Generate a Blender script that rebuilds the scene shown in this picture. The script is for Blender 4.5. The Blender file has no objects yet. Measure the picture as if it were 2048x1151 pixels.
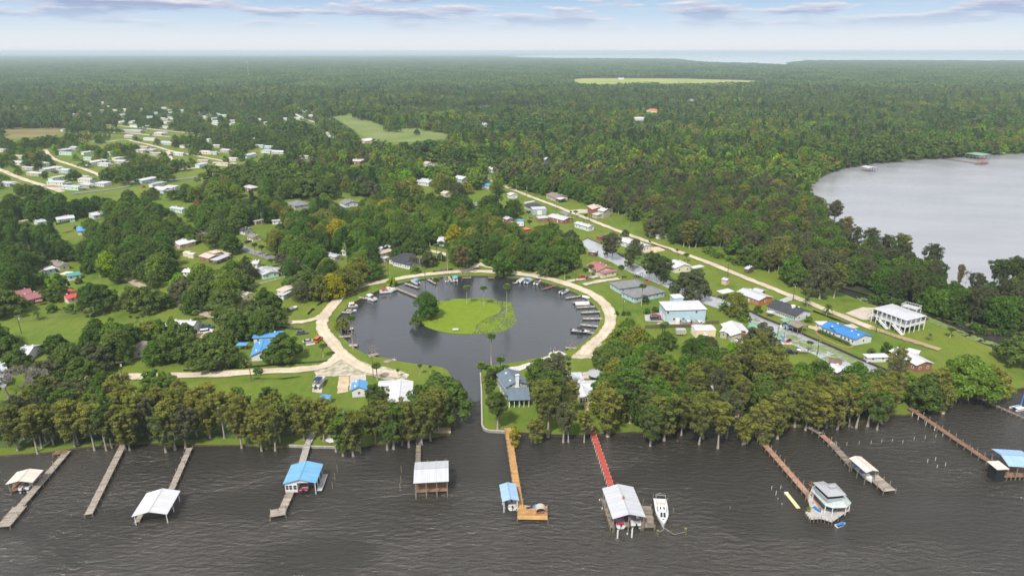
import bpy, math, random
import numpy as np
from mathutils import Vector, Matrix
from mathutils.geometry import tessellate_polygon
rnd = random.Random(7)
R = math.radians
scene = bpy.context.scene
COL = scene.collection

# ------------------------------------------------------------------ camera, sky, sun, exposure
CAM_H, FPX = 110.0, 1365.0
PITCH = math.atan((575.5 - 101.8) / FPX)
cd = bpy.data.cameras.new("camera"); cam = bpy.data.objects.new("camera", cd); COL.objects.link(cam)
cam.location = (0, 0, CAM_H); cam.rotation_euler = (math.pi / 2 - PITCH, 0, 0)
cd.sensor_width = 36; cd.lens = 36 * FPX / 2048; cd.clip_start = 1; cd.clip_end = 200000
scene.camera = cam
SUN_EL, SUN_AZ = R(52), R(205)       # azimuth clockwise from +Y
scene.view_settings.view_transform = 'Standard'; scene.view_settings.look = 'None'
scene.view_settings.exposure = 0.55; scene.view_settings.gamma = 1; scene.view_settings.use_curve_mapping = False
scene.cycles.max_bounces = 6; scene.cycles.diffuse_bounces = 2; scene.cycles.glossy_bounces = 3
scene.cycles.transmission_bounces = 2; scene.cycles.volume_bounces = 0; scene.cycles.transparent_max_bounces = 6
scene.cycles.caustics_reflective = False; scene.cycles.caustics_refractive = False

world = bpy.data.worlds.new("World"); scene.world = world; world.use_nodes = True
nt = world.node_tree; nt.nodes.clear()
def N(nt, t, **kw):
    n = nt.nodes.new(t)
    for k, v in kw.items(): setattr(n, k, v)
    return n
def L(nt, a, b): nt.links.new(a, b)
def M(nt, op, a, b=None, c=None, clamp=False):
    n = nt.nodes.new('ShaderNodeMath'); n.operation = op; n.use_clamp = clamp
    for i, x in enumerate((a, b, c)):
        if x is None: continue
        if isinstance(x, (int, float)): n.inputs[i].default_value = x
        else: nt.links.new(x, n.inputs[i])
    return n.outputs[0]
def RAMP(nt, f, stops, interp='LINEAR'):
    n = nt.nodes.new('ShaderNodeValToRGB'); n.color_ramp.interpolation = interp
    e = n.color_ramp.elements
    while len(e) < len(stops): e.new(0.5)
    for s, (p, c) in zip(e, stops):
        s.position = p; s.color = (*c, 1) if len(c) == 3 else c
    nt.links.new(f, n.inputs[0]); return n.outputs[0]
def MIX(nt, f, a, b, bt='MIX'):
    n = nt.nodes.new('ShaderNodeMix'); n.data_type = 'RGBA'; n.blend_type = bt; n.clamp_result = False
    for s, x in ((n.inputs[0], f), (n.inputs[6], a), (n.inputs[7], b)):
        if isinstance(x, (int, float)): s.default_value = x
        elif isinstance(x, tuple): s.default_value = (*x, 1)
        else: nt.links.new(x, s)
    return n.outputs[2]
def NOISE(nt, vec, scale, detail=3, rough=.55, dim='3D'):
    n = nt.nodes.new('ShaderNodeTexNoise'); n.noise_dimensions = dim
    n.inputs['Scale'].default_value = scale; n.inputs['Detail'].default_value = detail; n.inputs['Roughness'].default_value = rough
    if vec is not None: nt.links.new(vec, n.inputs['Vector'])
    return n.outputs['Fac']
def MAPV(nt, vec, scale=(1, 1, 1), rot=(0, 0, 0), loc=(0, 0, 0)):
    n = nt.nodes.new('ShaderNodeMapping'); n.inputs['Scale'].default_value = scale
    n.inputs['Rotation'].default_value = rot; n.inputs['Location'].default_value = loc
    nt.links.new(vec, n.inputs['Vector']); return n.outputs[0]

tc = N(nt, 'ShaderNodeTexCoord')
sky = N(nt, 'ShaderNodeTexSky', sky_type='NISHITA', sun_disc=False)
sky.sun_elevation = SUN_EL; sky.sun_rotation = SUN_AZ; sky.air_density = 1.0; sky.dust_density = 1.6; sky.ozone_density = 1.2
sep = N(nt, 'ShaderNodeSeparateXYZ'); L(nt, tc.outputs['Generated'], sep.inputs[0])
zc = M(nt, 'MAXIMUM', sep.outputs[2], 0.012)
comb = N(nt, 'ShaderNodeCombineXYZ')
L(nt, M(nt, 'DIVIDE', sep.outputs[0], zc), comb.inputs[0]); L(nt, M(nt, 'DIVIDE', sep.outputs[1], zc), comb.inputs[1])
def cloudlayer(sc, off, lo, hi, detail=6, rough=.55):
    v = MAPV(nt, comb.outputs[0], (sc, sc * .62, 1), (0, 0, .12), off)
    return v, RAMP(nt, NOISE(nt, v, 1.0, detail, rough), [(lo, (0, 0, 0)), (hi, (1, 1, 1))])
def puffs(off, lo, hi):      # low cumulus banks standing along the horizon
    v = MAPV(nt, tc.outputs['Generated'], (8, 8, 62), (0, 0, 0), off); return RAMP(nt, NOISE(nt, v, 1.0, 6, .58), [(lo, (0, 0, 0)), (hi, (1, 1, 1))])
c1 = puffs((2.2, .4, -.3), .475, .555); c1b = puffs((2.2, .4, -.1), .44, .60)
_, c1h = cloudlayer(.24, (3.5, 1.2, 0), .47, .56); c1 = MIX(nt, RAMP(nt, sep.outputs[2], [(.10, (0, 0, 0)), (.2, (1, 1, 1))]), c1, c1h)
v2, c2 = cloudlayer(.5, (9.3, 4.2, 2), .54, .72)
elev = sep.outputs[2]
fade = RAMP(nt, elev, [(.018, (0, 0, 0)), (.05, (1, 1, 1))])
fade = RAMP(nt, elev, [(.024, (0, 0, 0)), (.056, (1, 1, 1))])
grad = RAMP(nt, elev, [(0.0, (.61, .63, .66)), (.018, (.57, .61, .66)), (.042, (.40, .51, .64)), (.078, (.22, .36, .55)), (.16, (.52, .58, .66)), (.32, (.74, .77, .81)), (1, (.78, .80, .84))])
basesky = MIX(nt, .12, MIX(nt, 1.0, grad, (10, 10, 10), 'MULTIPLY'), sky.outputs[0])
ccol = MIX(nt, c1b, (6.2, 5.7, 5.9), (2.6, 3.1, 4.5))
withc = MIX(nt, M(nt, 'MULTIPLY', M(nt, 'MULTIPLY', c1, fade), .95), basesky, ccol)
withc = MIX(nt, M(nt, 'MULTIPLY', M(nt, 'MULTIPLY', c2, fade), .3), withc, (6.0, 5.8, 6.1))
bg = N(nt, 'ShaderNodeBackground'); bg.inputs[1].default_value = 0.1
L(nt, withc, bg.inputs[0]); wo = N(nt, 'ShaderNodeOutputWorld'); L(nt, bg.outputs[0], wo.inputs[0])

sd = bpy.data.lights.new("sun", 'SUN'); sun = bpy.data.objects.new("sun", sd); COL.objects.link(sun)
sd.energy = 3.4; sd.angle = R(6); sd.color = (1, .95, .86)
sun.rotation_euler = (math.pi / 2 - SUN_EL, 0, -(SUN_AZ) + math.pi)
sun.location = (0, 0, 300)

# ------------------------------------------------------------------ photograph measurements -> ground positions
CROPS = dict(A=(0, 850, 3.824), B=(500, 850, 3.824), C=(980, 830, 3.824), D=(1480, 780, 3.4877), E=(0, 600, 3.824),
    F=(450, 600, 3.824), G=(930, 600, 3.824), H=(1400, 560, 3.1605), I=(0, 400, 4.795), J=(350, 400, 4.795), K=(640, 520, 5.231),
    L=(940, 520, 5.231), M=(960, 350, 4.795), N=(1120, 440, 4.795), O=(1280, 560, 5.756), S=(1500, 580, 4.795), T=(0, 180, 4.797),
    U=(320, 180, 4.797), V=(640, 200, 4.794), W=(1000, 100, 1.954), X=(1500, 280, 3.385), Y=(700, 400, 5.689),
    a=(1600, 850, 5.753), b=(1160, 940, 7.675), c=(1850, 560, 3.838), d=(540, 900, 8.221), e=(1180, 820, 4.6545), f=(1850, 280, 10.343), Z=(0, 0, 1))
def Q(k, u, v):
    x, y, s = CROPS[k]; return (x + u / s, y + v / s)
def QS(k, *pts): return [Q(k, *p) for p in pts]
CP, SP = math.cos(PITCH), math.sin(PITCH)
LZ = 0.5                                # height of the land above the water
def P(px, py, z=LZ):
    x = px - 1024; y = py - 575.5
    d = SP * FPX + CP * y; f = CP * FPX - SP * y
    t = (CAM_H - z) / max(d, .35)
    return Vector((t * x, t * f, z))
def PQ(k, u, v, z=LZ): return P(*Q(k, u, v), z)
def proj(x, y, z):
    dz = z - CAM_H
    f = y * CP - dz * SP; u = y * SP + dz * CP
    return 1024 + FPX * x / f, 575.5 - FPX * u / f
def inpoly(poly, X, Y):
    X = np.asarray(X, float); Y = np.asarray(Y, float); r = np.zeros(X.shape, bool); n = len(poly)
    for i in range(n):
        x1, y1 = poly[i][:2]; x2, y2 = poly[(i + 1) % n][:2]
        if y1 == y2: continue
        c = ((y1 > Y) != (y2 > Y)) & (X < (x2 - x1) * (Y - y1) / (y2 - y1) + x1); r ^= c
    return r

# ------------------------------------------------------------------ mesh collector and object helpers
class MB:
    def __init__(s): s.v = []; s.f = []; s.uv = []; s.hasuv = False
    def add(s, vs, fs, uvs=None):
        o = len(s.v); s.v += [tuple(p) for p in vs]; s.f += [tuple(i + o for i in f) for f in fs]
        if uvs: s.hasuv = True; s.uv += uvs
        else: s.uv += [[(0, 0)] * len(f) for f in fs]
        return s
    def box(s, c, d, rz=0, taper=1.0):
        x, y, z = c; a, b, h = d[0] / 2, d[1] / 2, d[2]; cs, sn = math.cos(rz), math.sin(rz); vs = []
        for k, q in ((0, 1), (h, taper)):
            for i, j in ((-a, -b), (a, -b), (a, b), (-a, b)):
                i *= q; j *= q; vs.append((x + i * cs - j * sn, y + i * sn + j * cs, z + k))
        return s.add(vs, [(0, 3, 2, 1), (4, 5, 6, 7), (0, 1, 5, 4), (1, 2, 6, 5), (2, 3, 7, 6), (3, 0, 4, 7)])
    def beam(s, p, q, w, h=None):
        h = h or w; p = Vector(p); q = Vector(q); d = (q - p).normalized()
        u = d.cross(Vector((0, 0, 1))); u = (u.normalized() if u.length > .01 else Vector((1, 0, 0))); t = u.cross(d)
        vs = [e + u * i * w / 2 + t * j * h / 2 for e in (p, q) for i, j in ((-1, -1), (1, -1), (1, 1), (-1, 1))]
        return s.add(vs, [(0, 1, 2, 3), (7, 6, 5, 4), (0, 4, 5, 1), (1, 5, 6, 2), (2, 6, 7, 3), (3, 7, 4, 0)])
    def tube(s, pts, rs, n=6, cap=True):
        pts = [Vector(p) for p in pts]; vs = []; fs = []
        for i, p in enumerate(pts):
            d = (pts[min(i + 1, len(pts) - 1)] - pts[max(i - 1, 0)]).normalized()
            u = d.cross(Vector((.13, 1, .07))).normalized(); t = d.cross(u); r = rs[i] if hasattr(rs, '__len__') else rs
            vs += [p + (u * math.cos(2 * math.pi * k / n) + t * math.sin(2 * math.pi * k / n)) * r for k in range(n)]
        for i in range(len(pts) - 1):
            for k in range(n): fs.append((i * n + k, i * n + (k + 1) % n, (i + 1) * n + (k + 1) % n, (i + 1) * n + k))
        if cap: fs += [tuple(range(n)), tuple(range((len(pts) - 1) * n, len(pts) * n))[::-1]]
        return s.add(vs, fs)
    def prism(s, poly, z0, z1, top=None):
        n = len(poly); top = top or poly
        vs = [(p[0], p[1], z0) for p in poly] + [(p[0], p[1], z1) for p in top]
        return s.add(vs, [tuple(range(n))[::-1], tuple(range(n, 2 * n))] + [(i, (i + 1) % n, n + (i + 1) % n, n + i) for i in range(n)])
    def mesh(s, name, mat=None, smooth=False, off=(0, 0, 0)):
        me = bpy.data.meshes.new(name)
        if tuple(off) != (0, 0, 0): s.v = [(a - off[0], b - off[1], c - off[2]) for a, b, c in s.v]
        me.from_pydata(s.v, [], s.f); 
        if s.hasuv:
            l = me.uv_layers.new(name='uv'); l.data.foreach_set('uv', [c for f in s.uv for q in f for c in q])
        if mat: me.materials.append(mat)
        if smooth: me.polygons.foreach_set('use_smooth', [True] * len(me.polygons))
        me.update(); return me
    def obj(s, name, mat, parent=None, smooth=False, off=(0, 0, 0)):
        o = bpy.data.objects.new(name, s.mesh(name, mat, smooth, off)); COL.objects.link(o)
        if parent: o.parent = parent
        elif off != (0, 0, 0): o.location = off
        return o
def link(name, me, parent=None, loc=None, rz=None):
    o = bpy.data.objects.new(name, me); COL.objects.link(o)
    if parent: o.parent = parent
    if loc is not None: o.location = loc
    if rz is not None: o.rotation_euler = (0, 0, rz)
    return o
def thing(name, label, cat, loc=(0, 0, 0), rz=0, group=None):
    o = bpy.data.objects.new(name, None); COL.objects.link(o); o.empty_display_size = .3
    o.location = loc; o.rotation_euler = (0, 0, rz); o['label'] = label; o['category'] = cat
    if group: o['group'] = group
    return o
def tag(o, label, cat, group=None):
    o['label'] = label; o['category'] = cat
    if group: o['group'] = group
    return o
def dup(root, loc, rz, label=None, group=None, scale=None, swap=None):
    r = root.copy(); COL.objects.link(r); r.location = loc; r.rotation_euler = (0, 0, rz)
    if scale: r.scale = (scale,) * 3 if isinstance(scale, (int, float)) else scale
    if label: r['label'] = label
    if group: r['group'] = group
    for ch in list(root.children):
        c = ch.copy(); COL.objects.link(c); c.parent = r
        if swap and ch.name.split('.')[0] in swap:
            c.data = ch.data.copy(); c.data.materials[0] = swap[ch.name.split('.')[0]]
        for g in ch.children:
            d = g.copy(); COL.objects.link(d); d.parent = c
    return r

# ------------------------------------------------------------------ materials
MATS = {}
def mat(name, col, rough=.7, var=.0, scale=1.0, bump=0.0, bscale=4, metal=0, spec=.4, col2=None, coord='Object', stretch=(1, 1, 1)):
    if name in MATS: return MATS[name]
    m = bpy.data.materials.new(name); m.use_nodes = True; t = m.node_tree; b = t.nodes['Principled BSDF']
    b.inputs['Roughness'].default_value = rough; b.inputs['Metallic'].default_value = metal; b.inputs['Specular IOR Level'].default_value = spec
    b.inputs['Base Color'].default_value = (*col, 1)
    if var or col2:
        c = N(t, 'ShaderNodeTexCoord'); v = MAPV(t, c.outputs[coord], stretch)
        f = NOISE(t, v, scale, 5, .6)
        f = RAMP(t, f, [(.32, (0, 0, 0)), (.68, (1, 1, 1))])
        a = tuple(x * (1 - var) for x in col); z = col2 or tuple(min(1, x * (1 + var)) for x in col)
        L(t, MIX(t, f, a, z), b.inputs['Base Color'])
    if bump:
        c = N(t, 'ShaderNodeTexCoord'); bp = N(t, 'ShaderNodeBump'); bp.inputs['Strength'].default_value = bump; bp.inputs['Distance'].default_value = .1
        L(t, NOISE(t, MAPV(t, c.outputs[coord], stretch), bscale, 4), bp.inputs['Height']); L(t, bp.outputs[0], b.inputs['Normal'])
    MATS[name] = m; return m
# ------------------------------------------------------------------ water, land, roads
def water_mat(name, base, amp, sc=1.0, rough=.09, spec=.62):
    m = bpy.data.materials.new(name); m.use_nodes = True; t = m.node_tree; b = t.nodes['Principled BSDF']
    c = N(t, 'ShaderNodeTexCoord'); o = c.outputs['Object']
    b.inputs['Roughness'].default_value = rough; b.inputs["IOR"].default_value = 1.55; b.inputs['Specular IOR Level'].default_value = spec
    w1 = NOISE(t, MAPV(t, o, (.26 * sc, .56 * sc, 1), (0, 0, .38)), 1.0, 5, .6)
    w2 = NOISE(t, MAPV(t, o, (1.1 * sc, 1.9 * sc, 1), (0, 0, .1)), 1.0, 4, .6)
    w3 = NOISE(t, MAPV(t, o, (.014, .03, 1), (0, 0, .5)), 1.0, 3, .5)
    h = M(t, 'ADD', M(t, 'MULTIPLY', w1, 1.75), M(t, 'MULTIPLY', w2, .55))
    am = RAMP(t, w3, [(.32, (.45,)*3), (.66, (1, 1, 1))])
    L(t, MIX(t, RAMP(t, w3, [(.3, (0, 0, 0)), (.7, (1, 1, 1))]), base, tuple(x * 1.35 for x in base)), b.inputs['Base Color'])
    bp = N(t, 'ShaderNodeBump'); bp.inputs['Distance'].default_value = 1.0
    L(t, M(t, 'MULTIPLY', am, amp), bp.inputs['Strength']); L(t, h, bp.inputs['Height']); L(t, bp.outputs[0], b.inputs['Normal'])
    return m
WATER = water_mat("river_water", (.028, .025, .019), .9, 1.45)
BASINW = water_mat("basin_water", (.024, .028, .030), .10, 1.3, .05, spec=.8)
CANALW = water_mat("sky_painted_canal_water", (.29, .30, .32), .10, 1.3, spec=.8)  # pale base colour paints in the bright sky reflection on the canal
LAKEW = water_mat("lake_water", (.25, .257, .268), .22, .8, .2, spec=.8)  # base lightened to carry the sky the lake would mirror
wb = MB(); F = 75000.0
wb.add([(-F, -400, 0), (F, -400, 0), (F, F * 1.2, 0), (-F, F * 1.2, 0)], [(0, 1, 2, 3)])
w = wb.obj('water', WATER); w['kind'] = 'structure'

def land_mat():
    m = bpy.data.materials.new("grass_ground"); m.use_nodes = True; t = m.node_tree; b = t.nodes['Principled BSDF']
    c = N(t, 'ShaderNodeTexCoord'); o = c.outputs['Object']; b.inputs['Roughness'].default_value = .9; b.inputs['Specular IOR Level'].default_value = .15
    big = RAMP(t, NOISE(t, o, .022, 5, .6), [(.38, (0, 0, 0)), (.62, (1, 1, 1))])
    mid = RAMP(t, NOISE(t, o, .16, 5, .65), [(.35, (0, 0, 0)), (.7, (1, 1, 1))])
    fine = NOISE(t, o, 1.6, 5, .7)
    a = MIX(t, big, (.078, .152, .009), (.150, .190, .020))
    a = MIX(t, M(t, 'MULTIPLY', mid, .55), a, (.205, .190, .048))
    a = MIX(t, RAMP(t, fine, [(.35, (.5,)*3), (.62, (0, 0, 0))]), a, (.055, .105, .014))
    st = NOISE(t, MAPV(t, o, (.5, .06, 1), (0, 0, .4)), 1, 2)
    a = MIX(t, RAMP(t, st, [(.45, (0, 0, 0)), (.75, (.4,)*3)]), a, (.14, .22, .03))
    a = MIX(t, RAMP(t, NOISE(t, o, .11, 6, .72), [(.62, (0, 0, 0)), (.72, (.75,)*3)]), a, (.27, .22, .11))
    a = MIX(t, RAMP(t, NOISE(t, MAPV(t, o, (1, 1, 1), (0, 0, 0), (40, 9, 0)), .05, 5, .65), [(.55, (0, 0, 0)), (.68, (.6,)*3)]), a, (.045, .095, .010))
    L(t, a, b.inputs['Base Color'])
    bp = N(t, 'ShaderNodeBump'); bp.inputs['Strength'].default_value = .5; bp.inputs['Distance'].default_value = .15
    L(t, fine, bp.inputs['Height']); L(t, bp.outputs[0], b.inputs['Normal'])
    return m
LAND = land_mat()
BANK = mat('bank_earth', (.09, .075, .05), .95, .4, .6)
SEAWALL = mat('seawall_concrete', (.30, .29, .26), .9, .3, .8)
FOREST_FLOOR = mat('forest_floor', (.030, .042, .014), .95, .45, .08)
FAR_WOOD = mat('far_woodland', (.040, .072, .028), .95, .35, .004, col2=(.075, .115, .040))

def smooth_open(pts, it=2):
    for _ in range(it):
        q = [pts[0]]
        for a, b in zip(pts, pts[1:]):
            q += [(a[0] * .75 + b[0] * .25, a[1] * .75 + b[1] * .25), (a[0] * .25 + b[0] * .75, a[1] * .25 + b[1] * .75)]
        pts = q + [pts[-1]]
    return pts
def jitter_poly(pts, step, amp, seed=1, closed=True):
    r = random.Random(seed); out = []; n = len(pts)
    for i in range(n if closed else n - 1):
        a = Vector(pts[i][:2]); b = Vector(pts[(i + 1) % n][:2]); d = (b - a).length
        k = max(1, min(60, int(d / step)))
        for j in range(k):
            p = a.lerp(b, j / k)
            if j: nn = Vector((-(b - a).y, (b - a).x)).normalized(); p = p + nn * r.uniform(-amp, amp)
            out.append((p.x, p.y))
    if not closed: out.append(tuple(pts[-1][:2]))
    return out
def toW(pts, z=LZ): return [tuple(P(*p, z))[:2] for p in pts]

coastL = [(-420, 925), (-120, 915), (0, 910), (55, 906), (102, 902), (128, 899), (141, 896), (200, 890), (260, 886), (303, 884), (345, 887), (387, 889), (471, 888),
          (512, 890), (529, 896), (560, 893), (578, 890), (620, 892), (667, 893), (720, 894), (756, 886), (800, 882), (837, 878), (870, 872), (901, 867)]
chanL = [(901, 867), (903, 845), (905, 800), (903, 760), (898, 741), (885, 734)]
basin = [(885, 734), (868, 731), (830, 727), (792, 721), (774, 715), (750, 713), (736, 710), (716, 700), (703, 690), (688, 677), (678, 665), (672, 654), (671, 642), (675, 634),
         (684, 625), (697, 612), (711, 602), (732, 592), (755, 581), (774, 574), (793, 568.5), (812, 563), (831, 559.5), (856, 556), (885, 553), (927, 551),
         (963, 551), (978, 551.5), (1016, 554), (1047, 557), (1074, 561), (1108, 569), (1131, 577), (1150, 585), (1169, 595), (1185, 606), (1196, 619),
         (1201, 631), (1200, 642), (1195, 654), (1187, 666), (1173, 679), (1156, 690), (1131, 701), (1112, 706), (1097, 709), (1074, 715), (1036, 723), (997, 728), (978, 731)]
chanR = [(978, 731), (966, 737), (961, 746), (963, 783), (964, 850)]
coastM = [(964, 850), (968, 857), (977, 861), (1011, 863), (1066, 867), (1139, 870.5), (1186, 869), (1272, 864), (1320, 858), (1400, 852), (1470, 850),
          (1530, 849), (1600, 851), (1650, 852), (1700, 846), (1745, 836), (1784, 827), (1818, 829), (1853, 817), (1858, 803)]
canalL = [(1858, 803), (1846, 797), (1818, 782), (1735, 752), (1653, 724), (1632, 710), (1593, 692), (1540, 668), (1500, 648), (1436, 616), (1370, 594), (1333, 574),
          (1300, 560), (1262, 545), (1225, 525), (1185, 507), (1160, 482)]
canalR = [(1160, 482), (1175, 475), (1210, 490), (1240, 508), (1262, 521), (1300, 539), (1335, 556), (1397, 578), (1420, 589), (1445, 595), (1471, 605), (1497, 620), (1528, 635),
          (1558, 647), (1600, 664), (1617, 672), (1671, 695), (1725, 719), (1780, 742), (1830, 762), (1887, 788), (1925, 803)]
coastR = [(1925, 803), (1955, 796), (2045, 777), (2300, 735)]
creek = [(2300, 790), (2200, 765), (2048, 712), (1985, 695), (1938, 676), (1894, 657), (1849, 641), (1800, 626), (1751, 611), (1691, 589), (1640, 570), (1625, 556), (1660, 555), (1700, 568),
         (1760, 596), (1800, 612), (1880, 636), (1930, 650), (1990, 660), (2048, 665), (2200, 675), (2300, 680)]
def sm(p): return smooth_open(p, 1)
# the shore runs on out of the frame on the right: creek and river join there
outer_px = sm(coastL) + sm(chanL)[1:] + smooth_open(basin, 2)[1:] + sm(chanR)[1:] + sm(coastM)[1:] + canalL[1:] + canalR[1:] + coastR[1:3]
outerW = toW(outer_px) 
e = P(2300, 740); e2 = P(2300, 788)
outerW += [(e.x, e.y), (e.x + 60, e.y + 12)] + toW(sm(creek)[1:])[0:]
far = [tuple(P(2300, 680))[:2]]
outerW += [(far[0][0] + 500, far[0][1] + 20), (F, 400), (F, F), (-F, F), (-F, 140), (-900, 140)]
lake_px = [(1612, 400), (1608, 385), (1618, 372), (1654, 347), (1690, 336), (1736, 327), (1810, 321), (1884, 316), (1973, 310), (2048, 306), (2300, 288), (2300, 640), (2048, 590),
           (1965, 600), (1935, 612), (1900, 602), (1885, 578), (1850, 556), (1815, 540), (1745, 522), (1682, 495), (1652, 455), (1628, 425)]
bay_px = [(1000, 114.4), (1051, 117.5), (1120, 119), (1250, 119.5), (1358, 121), (1384, 126), (1440, 129), (1512, 131.3), (1568, 135), (1581, 134.5), (1583, 128.5), (1614, 124.5), (1665, 124), (1800, 124), (2048, 125),
          (2900, 126), (2900, 109), (2048, 108.2), (1500, 107.5), (1250, 108), (1100, 109.5), (1040, 111.5)]
lakeW = toW(lake_px); bayW = toW(bay_px)

def poly_sheet(name, loops, z, m, skirt=None, kind='structure', jit=None):
    tri = tessellate_polygon([[Vector((x, y, 0)) for x, y in l] for l in loops])
    vs = [(x, y, z) for l in loops for x, y in l]
    fs = []
    for t in tri:
        a, b, c = (Vector(vs[i]) for i in t)
        fs.append(t if (b - a).cross(c - a).z > 0 else t[::-1])
    mb = MB(); mb.add(vs, fs); o = mb.obj(name, m)
    if kind: o['kind'] = kind
    if skirt:
        sb = MB(); sl = skirt[0]
        for l in loops:
            n = len(l); sb.add([(x, y, z - .003) for x, y in l] + [(x, y, sl) for x, y in l], [(i, (i + 1) % n, n + (i + 1) % n, n + i) for i in range(n)])
        q = sb.obj('bank', skirt[1]); q['kind'] = 'structure'
    return o
poly_sheet('ground', [outerW, lakeW, bayW], LZ, LAND, (-1.0, BANK))
def grow(px, k):
    cx, cy = sum(p[0] for p in px) / len(px), sum(p[1] for p in px) / len(px); return [(cx + (x - cx) * k, cy + (y - cy) * k) for x, y in px]
poly_sheet('basin_water', [toW(grow(basin + [(966, 737), (961, 746), (962, 800), (905, 800), (903, 760), (898, 741)], 1.015), .004)], .004, BASINW)
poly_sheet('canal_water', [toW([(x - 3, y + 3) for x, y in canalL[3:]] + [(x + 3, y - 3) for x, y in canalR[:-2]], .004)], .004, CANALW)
poly_sheet('bay_water', [toW([(x, y + .3) for x, y in bay_px], .004)], .004, water_mat('bay_water', (.62, .63, .64), .02, .1, .05, spec=.8))  # near-white base stands in for horizon sky mirrored in the bay
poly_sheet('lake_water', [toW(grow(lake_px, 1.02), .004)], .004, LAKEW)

# island in the basin, a low lawn with a drowned fringe
isl = QS('K', (1020, 560), (1060, 520), (1140, 480), (1240, 430), (1350, 408), (1450, 400), (1560, 402), (1674, 408)) + \
      QS('L', (60, 408), (130, 430), (230, 445), (300, 462), (330, 500), (310, 545), (260, 575), (170, 600), (110, 640), (60, 680), (60, 740), (30, 762), (0, 765)) + \
      QS('K', (1560, 768), (1450, 768), (1350, 758), (1230, 735), (1100, 690), (1040, 640))
ISLAND = mat('island_grass', (.125, .195, .014), .9, .0, .3, bump=.4, bscale=1.5, col2=(.175, .235, .022), spec=.1)
poly_sheet('island', [jitter_poly(smooth_open(toW(isl + [isl[0]], .25), 1)[:-1], 2, .35, 5)], .13, ISLAND, (-.6, ISLAND))
r_ = random.Random(11)
fr = MB()          # half sunken weed beds round the right side of the island
for cx, cy, rx, ry, n in ((1012, 640, 20, 18, 700), (985, 655, 30, 10, 600), (1018, 620, 10, 16, 500), (960, 600, 34, 5, 500), (1000, 608, 24, 6, 400), (975, 645, 22, 15, 900), (945, 663, 34, 5, 400)):
    for _ in range(n):
        a = r_.uniform(0, 6.28); q = r_.random() ** .5
        p = P(cx + rx * q * math.cos(a), cy + ry * q * math.sin(a), .03); s = r_.uniform(.08, .34); k = r_.uniform(0, 3)
        fr.add([(p.x + s * math.cos(k + j * 1.256) * 1.4, p.y + s * math.sin(k + j * 1.256), .03 + r_.uniform(.004, .02)) for j in range(5)], [(0, 1, 2, 3, 4)])
o = fr.obj('water_weed', ISLAND); o['kind'] = 'stuff'; tag(o, 'bright green weed half drowned beside the basin island', 'water weed')

ROAD = None
def road_mat(name, c1, c2, edge):
    m = bpy.data.materials.new(name); m.use_nodes = True; t = m.node_tree; b = t.nodes['Principled BSDF']; b.inputs['Roughness'].default_value = .95
    b.inputs['Specular IOR Level'].default_value = .2
    c = N(t, 'ShaderNodeTexCoord'); o = c.outputs['Object']; uv = N(t, 'ShaderNodeSeparateXYZ'); L(t, c.outputs['UV'], uv.inputs[0])
    f = RAMP(t, NOISE(t, o, .35, 6, .65), [(.35, (0, 0, 0)), (.68, (1, 1, 1))])
    a = MIX(t, f, c1, c2)
    d = M(t, 'ABSOLUTE', M(t, 'SUBTRACT', uv.outputs[0], .5))
    tr = RAMP(t, d, [(.0, (.55,)*3), (.10, (.12,)*3), (.22, (0, 0, 0)), (.34, (.1,)*3), (.5, (.85,)*3)])
    n2 = RAMP(t, NOISE(t, o, 1.1, 4, .7), [(.4, (0, 0, 0)), (.6, (1, 1, 1))])
    a = MIX(t, M(t, 'MULTIPLY', tr, n2), a, edge)
    a = MIX(t, RAMP(t, NOISE(t, o, .07, 5, .6), [(.42, (0, 0, 0)), (.62, (.55,)*3)]), a, tuple(x * .72 for x in c1))
    L(t, a, b.inputs['Base Color']); return m
SHELL = road_mat('shell_road', (.50, .42, .32), (.66, .57, .45), (.26, .25, .12))
DIRT = road_mat('dirt_track', (.34, .26, .15), (.40, .33, .20), (.12, .17, .04))
ASPH = road_mat('asphalt', (.19, .19, .19), (.25, .25, .245), (.21, .21, .19))
CONC = mat('driveway_concrete', (.46, .41, .34), .9, .18, .5)
SAND = mat('sand_yard', (.50, .40, .27), .95, .25, .35)
GRAVEL = mat('gravel_lot', (.26, .25, .14), .95, .2, .5, col2=(.54, .49, .41))
road_z = [LZ + .02]; ROADS_W = []; ROAD_OPEN = []
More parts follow.
